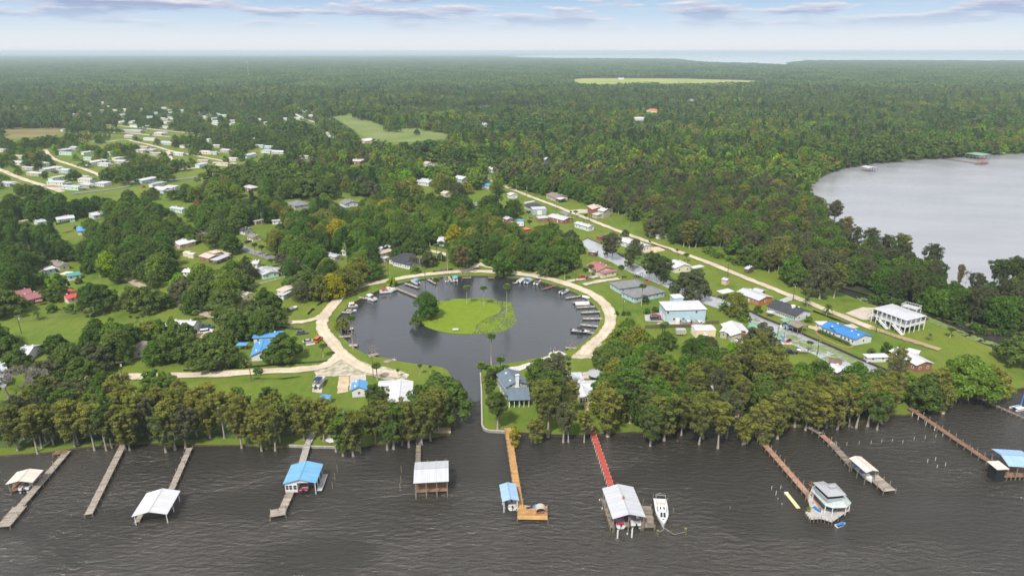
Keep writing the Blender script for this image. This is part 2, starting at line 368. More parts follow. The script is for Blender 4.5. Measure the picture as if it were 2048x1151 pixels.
def road(name, px, wid, m=SHELL, z=None, sm_=2, width_end=None):
    if max(p[1] for p in px) < 402 and name == 'road':
        for (x0, y0), (x1, y1) in zip(px, px[1:]): ROAD_OPEN.append([(x0, y0 - 2), (x1, y1 - 2), (x1, y1 + 3), (x0, y0 + 3)])
    pts = smooth_open(px, sm_); W = [P(*p) for p in pts]; Q_ = [W[0]]
    for p in W[1:]:
        d = (p - Q_[-1]).length; k = max(1, int(d / 3))
        s = Q_[-1].copy(); Q_ += [s.lerp(p, (i + 1) / k) for i in range(k)]
    W = Q_; ROADS_W.append((W, wid)); road_z[0] += .006; zz = z or road_z[0]; vs = []; fs = []; uvs = []; r = random.Random(len(W)); u = 0
    for i, p in enumerate(W):
        d = (W[min(i + 1, len(W) - 1)] - W[max(i - 1, 0)]); d.z = 0; d.normalize(); n = Vector((d.y, -d.x, 0))
        wd = wid + ((width_end - wid) * i / len(W) if width_end else 0)
        a = p + n * (wd / 2 + r.uniform(-.45, .35)); b = p - n * (wd / 2 + r.uniform(-.45, .35)); vs += [(a.x, a.y, zz), (p.x, p.y, zz), (b.x, b.y, zz)]
    for i in range(len(W) - 1):
        j = 3 * i
        for k in (0, 1):
            fs.append((j + k, j + k + 3, j + k + 4, j + k + 1)); uvs.append([(k / 2, i), (k / 2, i + 1), (k / 2 + .5, i + 1), (k / 2 + .5, i)])
    mb = MB(); mb.add(vs, [f[::-1] for f in fs], [q[::-1] for q in uvs]); o = mb.obj(name, m); o['kind'] = 'structure'; return o
def patch(name, px, m, kind='structure', jit=.35, step=1.5, z=None, seed=3, holes=()):
    road_z[0] += .006; w = toW(px); w = jitter_poly(w, step, jit, seed); ROADS_P.append(w)
    return poly_sheet(name, [w] + list(holes), z or road_z[0], m, kind=kind)
ROADS_P = []
patch('forest_ground', [(-400, 330)] + [(-400, 150), (-900, 104), (3000, 104), (3000, 150), (2400, 290)] + [(1990, 307), (1800, 318), (1650, 343), (1608, 372), (1604, 400), (1620, 430), (1650, 470), (1720, 525), (1600, 500),
      (1380, 420), (1200, 400), (1040, 370), (900, 320), (860, 290), (640, 250), (560, 215), (200, 195), (140, 235), (0, 245)], FAR_WOOD, jit=1.5, step=30, holes=[bayW])
patch('forest_ground', [(1620, 556), (1470, 500), (1380, 455), (1200, 400), (1250, 400), (1500, 440), (1720, 526), (1860, 562), (1930, 615), (2040, 592), (2300, 640), (2300, 672), (2040, 660), (1900, 640), (1790, 605)], FOREST_FLOOR)
patch('forest_ground', [(560, 430), (700, 405), (860, 400), (1000, 420), (1060, 460), (1120, 480), (1160, 520), (1060, 536), (1000, 525), (900, 500), (780, 470), (690, 470)], FOREST_FLOOR)
patch('forest_ground', [(1210, 700), (1290, 690), (1340, 730), (1560, 740), (1640, 750), (1730, 770), (1790, 800), (1700, 842), (1500, 846), (1330, 855), (1230, 800), (1200, 740)], FOREST_FLOOR)
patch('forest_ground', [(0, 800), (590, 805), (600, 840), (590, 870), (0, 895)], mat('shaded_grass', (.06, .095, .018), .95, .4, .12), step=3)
MARSH = mat('marsh_grass', (.17, .155, .045), .95, .3, .02, stretch=(.4, 1.6, 1), col2=(.24, .20, .07))
patch('field', QS('T', (-600, 335), (300, 335), (620, 330), (700, 380), (560, 430), (200, 470), (-600, 470)), MARSH)
FIELD = mat('mown_field', (.125, .225, .018), .95, .25, .02, col2=(.19, .205, .07))
patch('field', QS('V', (40, 110), (200, 118), (330, 100), (560, 150), (640, 190), (560, 230), (660, 260), (820, 240), (1000, 230), (1240, 300), (1240, 370), (900, 400), (500, 400), (250, 240)), FIELD)
FARFIELD = mat('far_field', (.20, .32, .045), .95, .2, .004, col2=(.36, .34, .09))
patch('field', QS('W', (180, 128), (330, 111), (700, 112), (960, 119), (1180, 129), (1330, 138), (1150, 136), (940, 131), (600, 131), (350, 134)), FARFIELD, step=20, jit=6)
for q_ in ([(380, 124), (520, 123), (560, 126), (430, 127)], [(700, 127), (880, 125.5), (930, 128), (760, 129)], [(940, 130), (1060, 127), (1110, 130), (1000, 132)], [(60, 134), (180, 132), (220, 135), (90, 137)], [(1620, 168), (1700, 166), (1720, 170), (1640, 172)], [(1480, 166), (1560, 165), (1580, 168), (1490, 169)]): patch('field', q_, FARFIELD, step=30, jit=10)
patch('field', QS('W', (1, 204), (60, 196), (110, 200), (60, 214)), FARFIELD)

LOT = QS('F', (680, 548), (740, 515), (830, 470), (935, 425), (1010, 450), (1100, 492), (1230, 512), (1330, 540), (1410, 570), (1390, 598), (1250, 622), (1200, 600), (1085, 572), (870, 580), (760, 585), (700, 578))
patch('gravel_lot', LOT, GRAVEL)
patch('driveway', QS('F', (692, 578), (765, 585), (738, 712), (664, 702)), CONC, jit=.08)
patch('driveway', QS('F', (872, 584), (952, 582), (944, 700), (856, 715)), SAND, jit=.2)
patch('driveway', QS('F', (958, 578), (1080, 572), (1078, 640), (950, 690)), CONC, jit=.1)
patch('driveway', QS('G', (800, 442), (900, 360), (985, 292), (1040, 290), (1045, 350), (1010, 380), (1042, 440), (900, 450)), SHELL)
patch('driveway', QS('G', (1005, 488), (1045, 485), (1060, 570), (1000, 600), (900, 600), (895, 555), (1000, 550)), CONC)
patch('path', QS('G', (270, 520), (410, 505), (520, 468), (640, 425), (650, 400), (720, 390), (780, 415), (720, 450), (560, 480), (420, 540), (280, 560)), mat('white_gravel', (.50, .48, .44), .95, .25, .8), jit=.3)
patch('driveway', QS('S', (912, 222), (1075, 165), (1180, 170), (1190, 285), (1085, 288)), CONC, jit=.1)
patch('driveway', QS('S', (895, 335), (985, 325), (1045, 360), (960, 375)), CONC, jit=.1)
patch('driveway', QS('O', (48, 405), (230, 375), (262, 482), (62, 472)), mat('grey_gravel', (.36, .36, .36), .95, .25, 1.0), jit=.2)
patch('path', QS('O', (260, 482), (500, 500), (720, 478), (770, 455), (700, 520), (400, 520), (180, 505)), SAND)
patch('driveway', QS('N', (760, 300), (860, 262), (950, 258), (1012, 290), (900, 318), (780, 325), (700, 300)), SAND)
patch('driveway', QS('M', (860, 340), (960, 330), (1040, 330), (1030, 365), (930, 370)), CONC)
patch('driveway', QS('M', (745, 350), (800, 345), (860, 375), (830, 390)), ASPH)
patch('driveway', QS('E', (1480, 230), (1560, 205), (1640, 230), (1600, 290), (1500, 290)), SAND)
patch('driveway', QS('F', (600, 310), (690, 300), (690, 340), (620, 352)), CONC)
patch('driveway', QS('Y', (490, 600), (620, 560), (650, 575), (520, 640)), CONC)
patch('driveway', QS('H', (490, 130), (560, 105), (600, 120), (540, 145)), mat('grey_gravel', (0, 0, 0)))
patch('driveway', QS('T', (440, 925), (560, 920), (780, 905), (860, 905), (700, 950), (480, 955)), CONC)
patch('path', QS('S', (560, 340), (640, 350), (680, 375), (700, 385), (660, 400), (560, 365)), SAND)
patch('path', QS('F', (575 * 1, 1050), (770, 1060), (790, 1035), (870, 1020), (900, 1050), (860, 1085), (800, 1095), (765, 1078))[2:], mat('white_gravel', (0, 0, 0)), jit=.15)
patch('path', QS('F', (880, 1045), (915, 1000), (960, 960), (990, 970), (950, 1010), (900, 1060)), mat('white_gravel', (0, 0, 0)), jit=.15)
patch('path', QS('F', (1540, 985), (1690, 975), (1728, 980), (1728, 1020), (1600, 1020)), SAND)
patch('path', QS('G', (910, 800), (945, 800), (950, 900), (985, 990), (965, 1005), (935, 930)), SAND, jit=.15)

RING = [Q('F', 1350, 580), Q('F', 1200, 556), Q('F', 1100, 535), Q('F', 1000, 495), Q('F', 925, 440), (675, 697), (657, 676), (645, 660), (643, 645), (651, 629), (669, 606), (688, 588), (707, 576),
        (736, 568.5), (783, 560), (831, 551.5), (888, 545.5), (927, 542.8), (969, 543), (1016, 545.5), (1064, 551), (1102, 558.5), (1141, 570), (1179, 585), (1204, 602), (1217, 619), (1222, 635), (1218, 654),
        (1207, 668), (1188, 686), (1172, 700), (1168, 710)]
road('road', RING, 5.0)
road('road', [(60, 757), (139, 754), (214, 754), (340, 752), (450, 748), (528, 743), (607, 739.5), (646, 734), (668, 722), (680, 708)], 4.8)
road('road', [(420, 632), (470, 640), (528, 643.5), (581, 645.5), (618, 642.5), (640, 634), (655, 622)], 3.6)
road('road', [(150, 507), (165, 513), (188, 523), (221, 540), (254, 558.5), (288, 575), (334, 598), (365, 611), (400, 624), (425, 634)], 4.2, road_mat('tan_road', (.36, .29, .22), (.46, .38, .30), (.25, .22, .12)))
road('road', [(270, 418), (334, 437), (354, 450), (402, 467), (444, 481), (475, 492), (506, 504), (538, 515), (575, 529)], 6.2, ASPH)
road('road', [(740, 470), (758, 476), (779, 483), (805, 490), (849, 500), (876, 505), (902, 512), (937, 521), (955, 527), (981, 534.5), (1016, 541), (1040, 547)], 4.5, SHELL)
road('road', [(948, 524), (954, 531), (945, 537), (925, 542.5)], 3.6)
road('road', [(1062, 551), (1076, 549), (1086, 542), (1093, 534), (1093, 527), (1085, 521), (1070, 517)], 4.8)
road('road', [(848.6, 306), (869, 317), (896.6, 329), (960, 352), (1020, 377), (1064, 395), (1106, 410.5), (1137, 423), (1168.6, 435.5), (1210, 452), (1241, 464), (1273, 475.5), (1314.5, 490), (1370, 508.5),
              (1433, 532), (1495, 558), (1558, 582.5), (1621.5, 607.5), (1685, 633), (1748, 658)], 4.3, SHELL, sm_=1)
road('road', [(1740, 655), (1795, 674), (1843, 688), (1880, 700)], 3.6, DIRT)
road('driveway', QS('L', (1020, 230), (1130, 205), (1240, 190), (1340, 172)), 3.2, CONC)
road('driveway', QS('L', (1190, 262), (1300, 235), (1400, 218), (1560, 198)), 3.6, CONC)
road('road', [(-60, 322), (0, 339.5), (27, 351), (52, 361), (90, 372), (125, 384)], 5.5, SHELL)
road('road', [(86, 373), (130, 374), (183, 368), (230, 362), (300, 366), (357, 359), (397, 354), (440, 346)], 6, ASPH)
road('road', [(90, 300), (104, 317.6), (129, 326), (158, 335), (190, 346), (215, 360)], 4.5, SHELL)
road('road', [(150, 276), (200, 287), (250, 278), (271, 284), (313, 293), (341, 303), (434, 319.7), (472, 328)], 4.5, SHELL)
road('road', [(341, 334), (362, 341), (382, 337), (399, 336)], 5, SHELL)
road('road', [(345, 330), (340, 315), (335, 303)], 5, SHELL)
road('road', [(144, 388), (219, 380), (260, 372)], 5, ASPH)
road('road', [(40, 443), (56, 440), (163, 427), (229, 416), (262, 420)], 5, SHELL)
road('road', [(590, 228), (612, 240), (640, 247)], 6, SHELL)
road('road', [(210, 250), (260, 254), (330, 262), (400, 268)], 6, SHELL)
road('road', [(140, 262), (250, 266), (340, 274)], 6, SHELL)

# dark ditches beside the roads
DITCH = mat('ditch_water', (.012, .013, .010), .12, spec=.5)
for px, wd in ((QS('F', (-120, 548), (40, 528), (200, 512), (430, 495), (640, 482), (780, 468)), 1.1), (QS('F', (220, 605), (420, 605), (560, 590), (580, 584)), .5), (QS('F', (300, 195), (400, 205), (500, 218), (590, 228)), 1.3),
               (QS('F', (630, 108), (670, 75)), .9), (QS('F', (700, 45), (740, 25)), .9), (QS('J', (1270, 1100), (1330, 1045)), 1.2), (QS('J', (1360, 1015), (1420, 975)), 1.2),
               (QS('Y', (940, 822), (1050, 806), (1170, 790)), 1.6), (QS('S', (600, 205), (760, 262), (900, 310), (960, 330)), 1.4),
               (QS('N', (850, 200), (880, 235), (1080, 300)), 1.0), (QS('E', (1400, 545), (1600, 535), (1760, 522), (1958, 512)), .8)):
    road('ditch', px, wd, DITCH, sm_=1)
# lily pads on the canal and creek
def lily(px, n, s0, s1, seed, label):
    r = random.Random(seed); w = toW(px, .03); xs = [p[0] for p in w]; ys = [p[1] for p in w]; mb = MB(); k = 0
    bx = [(r.uniform(min(xs), max(xs)), r.uniform(min(ys), max(ys)), r.uniform(.8, 3.0)) for _ in range(n // 22)]
    while k < n:
        c = r.choice(bx); a = r.uniform(0, 6.28); q = c[2] * r.random() ** .7; x = c[0] + q * math.cos(a) * 1.4; y = c[1] + q * math.sin(a); k += 1
        if not inpoly(w, [x], [y])[0]: continue
        s = r.uniform(s0, s1); t = r.uniform(0, 1); mb.add([(x + s * math.cos(t + j * 1.05), y + s * math.sin(t + j * 1.05), .03 + r.uniform(.003, .03)) for j in range(6)], [tuple(range(6))])
    o = mb.obj('lily_pads', mat('lily_pad', (.16, .22, .07), .5, .3, .5)); o['kind'] = 'stuff'; tag(o, label, 'lily pads')
lily(QS('S', (300, 400), (440, 440), (560, 480), (800, 560), (1070, 670), (1060, 740), (960, 700), (750, 690), (640, 620), (560, 570), (400, 500)), 3200, .18, .5, 2, 'pale green lily pads on the canal past the blue-roofed house')
lily(QS('O', (900, 260), (1100, 330), (1250, 380), (1400, 470), (1300, 490), (1150, 420), (900, 320)), 700, .15, .4, 3, 'scattered lily pads on the canal by the orange house')
lily(QS('H', (990, 100), (1100, 130), (1100, 150), (980, 120)), 300, .25, .6, 4, 'lily pads along the creek left of the stilt house')
lily(QS('H', (1440, 230), (1560, 280), (1700, 340), (1900, 410), (1940, 440), (1840, 410), (1700, 365), (1560, 305), (1440, 262)), 2200, .3, .8, 5, 'band of lily pads along the near bank of the dark creek')
lily(QS('K', (790, 1052), (1000, 1090), (1150, 1100), (1150, 1115), (990, 1108), (800, 1068)), 250, .15, .4, 6, 'reeds and pads at the lower left edge of the basin')
# ------------------------------------------------------------------ tree builders
def leaf_mat(name, c1, c2, c3, trans=.36, loc_scale=.012):
    m = bpy.data.materials.new(name); m.use_nodes = True; t = m.node_tree; t.nodes.clear()
    oi = N(t, 'ShaderNodeObjectInfo'); tcn = N(t, 'ShaderNodeTexCoord'); geo = N(t, 'ShaderNodeNewGeometry')
    big = RAMP(t, NOISE(t, MAPV(t, oi.outputs['Location'], (1, 1, 1)), loc_scale, 3, .6), [(.35, (0, 0, 0)), (.65, (1, 1, 1))])
    f = M(t, 'ADD', M(t, 'MULTIPLY', oi.outputs['Random'], .5), M(t, 'MULTIPLY', big, .5))
    col = RAMP(t, f, [(.08, c1), (.45, c2), (.92, c3)])
    n = RAMP(t, NOISE(t, tcn.outputs['Object'], .35, 3, .6), [(.3, (.70,)*3), (.7, (1.3,)*3)])
    col = MIX(t, 1.0, col, n, 'MULTIPLY')
    isl_ = geo.outputs['Random Per Island']
    col = MIX(t, 1.0, col, RAMP(t, isl_, [(0, (.68, .68, .68)), (1, (1.36, 1.34, 1.2))]), 'MULTIPLY')
    d = N(t, 'ShaderNodeBsdfDiffuse'); L(t, col, d.inputs[0]); tr = N(t, 'ShaderNodeBsdfTranslucent'); L(t, col, tr.inputs[0])
    mx = N(t, 'ShaderNodeMixShader'); mx.inputs[0].default_value = trans; L(t, d.outputs[0], mx.inputs[1]); L(t, tr.outputs[0], mx.inputs[2])
    o = N(t, 'ShaderNodeOutputMaterial'); L(t, mx.outputs[0], o.inputs[0]); MATS[name] = m; return m
LEAF = dict(
    cypress=leaf_mat('cypress_foliage', (0.138, 0.172, 0.040), (0.188, 0.215, 0.044), (0.272, 0.275, 0.050)),
    oak=leaf_mat('oak_foliage', (0.059, 0.112, 0.026), (0.090, 0.152, 0.033), (0.147, 0.196, 0.053)),
    broad=leaf_mat('broadleaf_foliage', (0.070, 0.148, 0.030), (0.109, 0.204, 0.034), (0.202, 0.283, 0.043)),
    pine=leaf_mat('pine_foliage', (0.042, 0.093, 0.030), (0.059, 0.121, 0.036), (0.084, 0.147, 0.045)),
    palm=leaf_mat('palm_foliage', (0.105, 0.171, 0.045), (0.133, 0.202, 0.057), (0.182, 0.232, 0.075)),
    lime=leaf_mat('bright_foliage', (0.140, 0.310, 0.015), (0.182, 0.357, 0.018), (0.280, 0.372, 0.022)),
    yellow=leaf_mat('yellowing_foliage', (0.280, 0.295, 0.022), (0.350, 0.326, 0.022), (0.392, 0.341, 0.030)),
    rust=leaf_mat('rusty_foliage', (0.196, 0.147, 0.045), (0.224, 0.171, 0.053), (0.238, 0.186, 0.068)),
    grey=leaf_mat('mossy_grey_foliage', (.085, .105, .050), (.110, .130, .062), (.150, .155, .085)),
    wood=leaf_mat('far_tree_foliage', (0.063, 0.129, 0.049), (0.098, 0.174, 0.054), (0.167, 0.230, 0.072), loc_scale=.006))
MOSS = leaf_mat('spanish_moss', (.16, .155, .095), (.20, .19, .12), (.24, .225, .15))
BARK = mat('grey_bark', (.33, .29, .24), .95, .3, 1.2); BARK_D = mat('dark_bark', (.12, .10, .08), .95, .3, 1.2); BARK_P = mat('palm_trunk_bark', (.27, .23, .18), .95, .25, 2.5)
BARE = mat('bare_branch', (.24, .21, .19), .95, .2, 1)

def leafmesh(name, m, centers, radii, n_per, size, seed, flat=1.0, outward=.65, drop=0.0, elong=1.0):
    """quads scattered on and in ellipsoid clumps; returns mesh"""
    g = np.random.default_rng(seed); C = np.repeat(np.array(centers, float), n_per, 0); Rr = np.repeat(np.array(radii, float), n_per, 0)
    k = len(C); d = g.normal(size=(k, 3)); d /= np.linalg.norm(d, axis=1)[:, None]
    keep = d[:, 2] > -.75 + 0 * d[:, 2]; d[~keep, 2] *= -1
    rad = Rr * (0.55 + .5 * g.random(k) ** .6)
    sc = np.array([1, 1, flat]); pos = C + d * rad[:, None] * sc
    nrm = d * outward / sc + g.normal(size=(k, 3)) * (1 - outward); nrm[:, 2] += .42; nrm /= np.linalg.norm(nrm, axis=1)[:, None]
    a = np.cross(nrm, g.normal(size=(k, 3))); a /= np.linalg.norm(a, axis=1)[:, None]; b = np.cross(nrm, a)
    s = size * (.6 + .8 * g.random(k))[:, None]
    if elong != 1: a = np.tile(np.array([[0, 0, 1.0]]), (k, 1)) + .15 * g.normal(size=(k, 3)); b = np.cross(a, g.normal(size=(k, 3))); b /= np.linalg.norm(b, axis=1)[:, None]; a = a * elong
    v = np.stack([pos - a * s - b * s * .55, pos + a * s * .2 - b * s * .95, pos + a * s * 1.1 + b * s * .1, pos - a * s * .1 + b * s * .9], 1).reshape(-1, 3)
    me = bpy.data.meshes.new(name); me.vertices.add(k * 4); me.vertices.foreach_set('co', v.astype('f').ravel())
    me.loops.add(k * 4); me.loops.foreach_set('vertex_index', np.arange(k * 4, dtype='i')); me.polygons.add(k)
    me.polygons.foreach_set('loop_start', np.arange(0, k * 4, 4, dtype='i')); me.polygons.foreach_set('loop_total', np.full(k, 4, 'i'))
    me.update(calc_edges=True)
    if m: me.materials.append(m)
    return me
def trunk_mesh(name, m, h, r, limbs, seed, flare=1.6, lean=.04, n=7):
    g = random.Random(seed); mb = MB(); lx, ly = g.uniform(-lean, lean) * h, g.uniform(-lean, lean) * h
    mb.tube([(0, 0, -.8), (0, 0, .35), (lx * .1, ly * .1, h * .14), (lx * .5, ly * .5, h * .5), (lx, ly, h)], [r * flare * 1.15, r * flare, r * 1.05, r * .8, r * .35], n)
    for (x, y, z, rr) in limbs:
        z0 = max(h * .12, min(h * .92, z * g.uniform(.45, .8))); k = z0 / h
        mb.tube([(lx * k, ly * k, z0), (lx * k * .5 + x * .5, ly * k * .5 + y * .5, z0 + (z - z0) * .45), (x, y, z)], [r * .38, r * .24, r * .08], 4, cap=False)
    return mb.mesh(name, m, True)
PROTO = {}
def proto(kind, var, parts, h, rad): PROTO.setdefault(kind, []).append(dict(parts=parts, h=h, r=rad))

def gen_oak(seed, h=12, rad=8, leaf=.30, cnt=62, per=150, kind='oak', bark=BARK_D, low=.30):
    g = random.Random(seed); cs = []; rs = []
    for i in range(cnt):
        a = i * 2.39996 + g.uniform(-.4, .4); q = ((i + .5) / cnt) ** .5; zt = (1 - q ** 2.4)
        layer = g.random()
        z = h * (low + (1 - low) * zt * (1 - .35 * layer)) * g.uniform(.86, 1.05); rr = rad * q * g.uniform(.72, 1.08)
        cs.append((rr * math.cos(a), rr * math.sin(a), max(h * low * .9, z - 1.0))); rs.append(rad * g.uniform(.13, .24))
    limbs = [(c[0] * .9, c[1] * .9, c[2] - .3, 0) for c in cs[::5]]
    crown = leafmesh('crown', None, cs, rs, per, leaf, seed, .72, .62)
    parts = [('trunk', trunk_mesh('trunk', bark, h * .62, .045 * h * .8, limbs, seed)), ('crown', crown)]
    mc = [(c[0], c[1], c[2] - r * .75) for c, r in zip(cs, rs) if math.hypot(c[0], c[1]) > rad * .55]; mr = [.9] * len(mc)
    if mc: parts.append(('hanging_moss', leafmesh('hanging_moss', MOSS, mc, mr, 9, .14, seed + 9, 1.0, .3, elong=5)))
    proto(kind, seed, parts, h, rad)
def gen_cypress(seed, h=17, rad=3.6, per=96, cnt=88, kind='cypress', bare=.30):
    g = random.Random(seed); cs = []; rs = []
    for i in range(cnt):
        t = i / cnt; z = h * (bare + (1 - bare) * (t ** .85)); env = rad * (1.0 - .55 * abs(t - .62) ** 1.3 * 1.6) * (.55 if t > .95 else 1)
        a = i * 2.4 + g.uniform(-.7, .7); q = g.uniform(.15, 1.0) * env * (1.35 if g.random() < .12 else 1)
        cs.append((q * math.cos(a), q * math.sin(a), z + g.uniform(-.9, .9))); rs.append(g.uniform(.45, 1.15))
    limbs = [(c[0], c[1], c[2] - .1, 0) for c in cs[::2]]
    parts = [('trunk', trunk_mesh('trunk', BARK, h * .97, .23, limbs, seed, flare=1.7, lean=.06)), ('crown', leafmesh('crown', None, cs, rs, per, .155, seed, .46, .5))]
    mc = [(c[0] * 1.02, c[1] * 1.02, c[2] - r * .8) for c, r in zip(cs, rs)]; mr = [r * .75 for r in rs]
    parts.append(('hanging_moss', leafmesh('hanging_moss', MOSS, mc, mr, 24, .095, seed + 3, .6, .3, elong=5.5)))
    proto(kind, seed, parts, h, rad)
def gen_broad(seed, h=13, rad=4.6, kind='broad', per=120, cnt=50, leaf=.27, low=.12, bark=BARK_D):
    g = random.Random(seed); cs = []; rs = []
    for i in range(cnt):
        t = (i + .5) / cnt; z = h * (low + (1 - low) * t) * .95; env = rad * (math.sin(math.pi * min(1, (.22 + t * .78))) ** .55)
        a = i * 2.4 + g.uniform(-.5, .5); q = env * g.uniform(.45, 1.0)
        cs.append((q * math.cos(a), q * math.sin(a), z)); rs.append(rad * g.uniform(.20, .36))
    limbs = [(c[0] * .9, c[1] * .9, c[2], 0) for c in cs[::6]]
    proto(kind, seed, [('trunk', trunk_mesh('trunk', bark, h * .8, .22, limbs, seed)), ('crown', leafmesh('crown', None, cs, rs, per, leaf, seed, .85, .62))], h, rad)
def gen_pine(seed, h=20, rad=3.6):
    g = random.Random(seed); cs = []; rs = []
    for i in range(34):
        t = i / 34; z = h * (.52 + .46 * t); env = rad * (1 - t * .55) * (.7 + .3 * g.random()); a = i * 2.4 + g.uniform(-.5, .5); q = env * g.uniform(.3, 1)
        cs.append((q * math.cos(a), q * math.sin(a), z)); rs.append(g.uniform(.7, 1.25))
    limbs = [(c[0], c[1], c[2], 0) for c in cs[::2]]
    proto('pine', seed, [('trunk', trunk_mesh('trunk', BARK, h * .98, .24, limbs, seed, 1.2, .02)), ('crown', leafmesh('crown', None, cs, rs, 105, .18, seed, .6, .5))], h, rad)
def gen_bare(seed, h=13, rad=5):
    g = random.Random(seed); mb = MB(); ends = []
    def br(p, d, l, r, dep):
        q = p + d * l; mb.tube([p, p.lerp(q, .5) + Vector((g.uniform(-.1, .1), g.uniform(-.1, .1), 0)) * l, q], [r, r * .8, r * .55], 4, cap=False)
        if dep == 0: ends.append(tuple(q)); return
        for _ in range(3 if dep > 1 else 4):
            nd = (d + Vector((g.uniform(-.9, .9), g.uniform(-.9, .9), g.uniform(-.25, .5)))).normalized(); br(q, nd, l * g.uniform(.6, .8), r * .58, dep - 1)
    br(Vector((0, 0, -.4)), Vector((0, 0, 1)), h * .28, .3, 4)
    proto('bare', seed, [('trunk', mb.mesh('trunk', BARE)), ('hanging_moss', leafmesh('hanging_moss', mat('grey_moss', (.27, .245, .215), .95, .2, 1), ends, [.5] * len(ends), 7, .07, seed, 1, .3, elong=5))], h, rad)
def gen_palm(seed, h=8.5, kind='palm', trunk_r=.17, head=1.55, nf=46, droop=1.0):
    g = random.Random(seed); mb = MB(); lx = g.uniform(-.5, .5); ly = g.uniform(-.3, .3)
    mb.tube([(0, 0, -.5), (lx * .2, ly * .2, h * .35), (lx * .6, ly * .6, h * .7), (lx, ly, h)], [trunk_r * 1.25, trunk_r, trunk_r * .9, trunk_r * 1.05], 7)
    fb = MB(); c = Vector((lx, ly, h + .1))
    for i in range(nf):
        a = i * 2.39996; e = math.radians(75 - 125 * ((i + .5) / nf) ** .8 + g.uniform(-8, 8)); d = Vector((math.cos(a) * math.cos(e), math.sin(a) * math.cos(e), math.sin(e)))
        s = Vector((-math.sin(a), math.cos(a), 0)); up = s.cross(d); st = c + d * head * .45; fb.beam(c, st, .03)
        if kind == 'palm':                  # fan leaf: pleated blades, tips drooping
            r = head * g.uniform(.55, .72); pts = []
            for j in range(-4, 5):
                t = j * .36; q = st + (d * math.cos(t) + s * math.sin(t)) * r * (1 - .1 * abs(j) / 4); q.z -= .18 * r * droop + .05 * abs(j); pts.append(q)
                if j < 4:
                    t2 = (j + .5) * .36; pts.append(st + (d * math.cos(t2) + s * math.sin(t2)) * r * .62 + up * .04)
            fb.add([st] + pts, [(0, j, j + 1) for j in range(1, len(pts))])
        else:                               # feather leaf
            Lf = head * 1.5; prev = c; wv = .28
            for j in range(1, 6):
                q = c + d * Lf * j / 5; q.z -= (j / 5) ** 2 * Lf * .45; ww = wv * (1 - j / 6.5)
                fb.add([prev - s * wv * 1.3, prev + Vector((0, 0, .06)), prev + s * wv * 1.3, q + s * ww, q + Vector((0, 0, .06)), q - s * ww], [(0, 1, 4, 5), (1, 2, 3, 4)]); prev = q; wv = ww
    proto(kind, seed, [('trunk', mb.mesh('trunk', BARK_P, True)), ('crown', fb.mesh('crown'))], h + head, head)
for i in range(4): gen_oak(10 + i, h=11 + i * .7, rad=7 + (i % 2) * 1.2)
for i in range(3): gen_oak(30 + i, h=9, rad=6, kind='small_oak', cnt=46, per=120)
for i in range(6): gen_cypress(50 + i, h=15.5 + (i % 3) * 1.5, rad=3.3 + (i % 3) * .5, bare=.20 + .05 * (i % 3))
for i in range(3): gen_cypress(60 + i, h=16 + i, rad=3.2, bare=.44, cnt=64, kind='high_cypress')
for i in range(2): gen_cypress(70 + i, h=7, rad=1.9, per=90, cnt=20, kind='small_cypress', bare=.25)
for i in range(5): gen_broad(90 + i, h=12 + i * .7, rad=5.0 + (i % 3) * .8, cnt=62, per=110)
for i in range(3): gen_pine(110 + i, h=19 + i)
for i in range(2): gen_bare(120 + i)
for i in range(2): gen_palm(130 + i, h=7.5)
gen_palm(135, h=15, kind='palm', trunk_r=.15, head=1.55); PROTO['tall_palm'] = [PROTO['palm'].pop()]
gen_palm(140, h=3.6, kind='feather_palm', trunk_r=.2, head=2.1, nf=26)
for i in range(2): gen_broad(150 + i, h=2.2, rad=1.5, kind='bush', per=70, cnt=14, leaf=.16, low=-.02)
gen_broad(160, h=6.0, rad=1.5, kind='conifer', per=90, cnt=26, leaf=.2, low=.05)
_crown_cache = {}
def leafed(kind, vi, leaf):
    out = []
    for nm, me in PROTO[kind][vi]['parts']:
        if nm == 'crown':
            k = (kind, vi, leaf)
            if k not in _crown_cache: c = me.copy(); c.materials.clear(); c.materials.append(LEAF[leaf]); _crown_cache[k] = c
            me = _crown_cache[k]
        out.append((nm, me))
    return out
TREES = []           # (kind, leaf, x, y, scale, ...) kept for labels
NAME = dict(high_cypress='cypress_tree', oak='oak_tree', small_oak='oak_tree', cypress='cypress_tree', small_cypress='cypress_tree', broad='broadleaf_tree', pine='pine_tree', bare='bare_tree', palm='palm_tree', tall_palm='palm_tree', feather_palm='palm_tree', bush='bush', conifer='conifer_tree')
DEFLEAF = dict(high_cypress='cypress', oak='oak', small_oak='oak', cypress='cypress', small_cypress='cypress', broad='broad', pine='pine', bare=None, palm='palm', tall_palm='palm', feather_palm='palm', bush='broad', conifer='pine')
tr_ = random.Random(99)
def tree(kind, x, y, h=None, leaf=None, z=LZ, label=None, group=None, wide=None, vi=None):
    leaf = leaf or DEFLEAF[kind]; vi = tr_.randrange(len(PROTO[kind])) if vi is None else vi; pr = PROTO[kind][vi]
    s = (h / pr['h']) if h else tr_.uniform(.85, 1.15); sx = s * (wide or tr_.uniform(.9, 1.12))
    if 'palm' in kind: sx = max(s, 1.0 if h > 4.5 else s) * 1.2
    t = thing(NAME[kind], label or '', 'tree' if kind != 'bush' else 'bush', (x, y, z), tr_.uniform(0, 6.28), group)
    t.scale = (sx, sx, s)
    for nm, me in leafed(kind, vi, leaf):
        q_ = link(nm, me, t)
        if nm == 'hanging_moss': q_['kind'] = 'stuff'
    px, py = proj(x, y, z + pr['h'] * s * .6)
    TREES.append(dict(o=t, kind=kind, leaf=leaf, x=x, y=y, h=pr['h'] * s, px=px, py=py, r=pr['r'] * sx, label=label, z=z)); return t
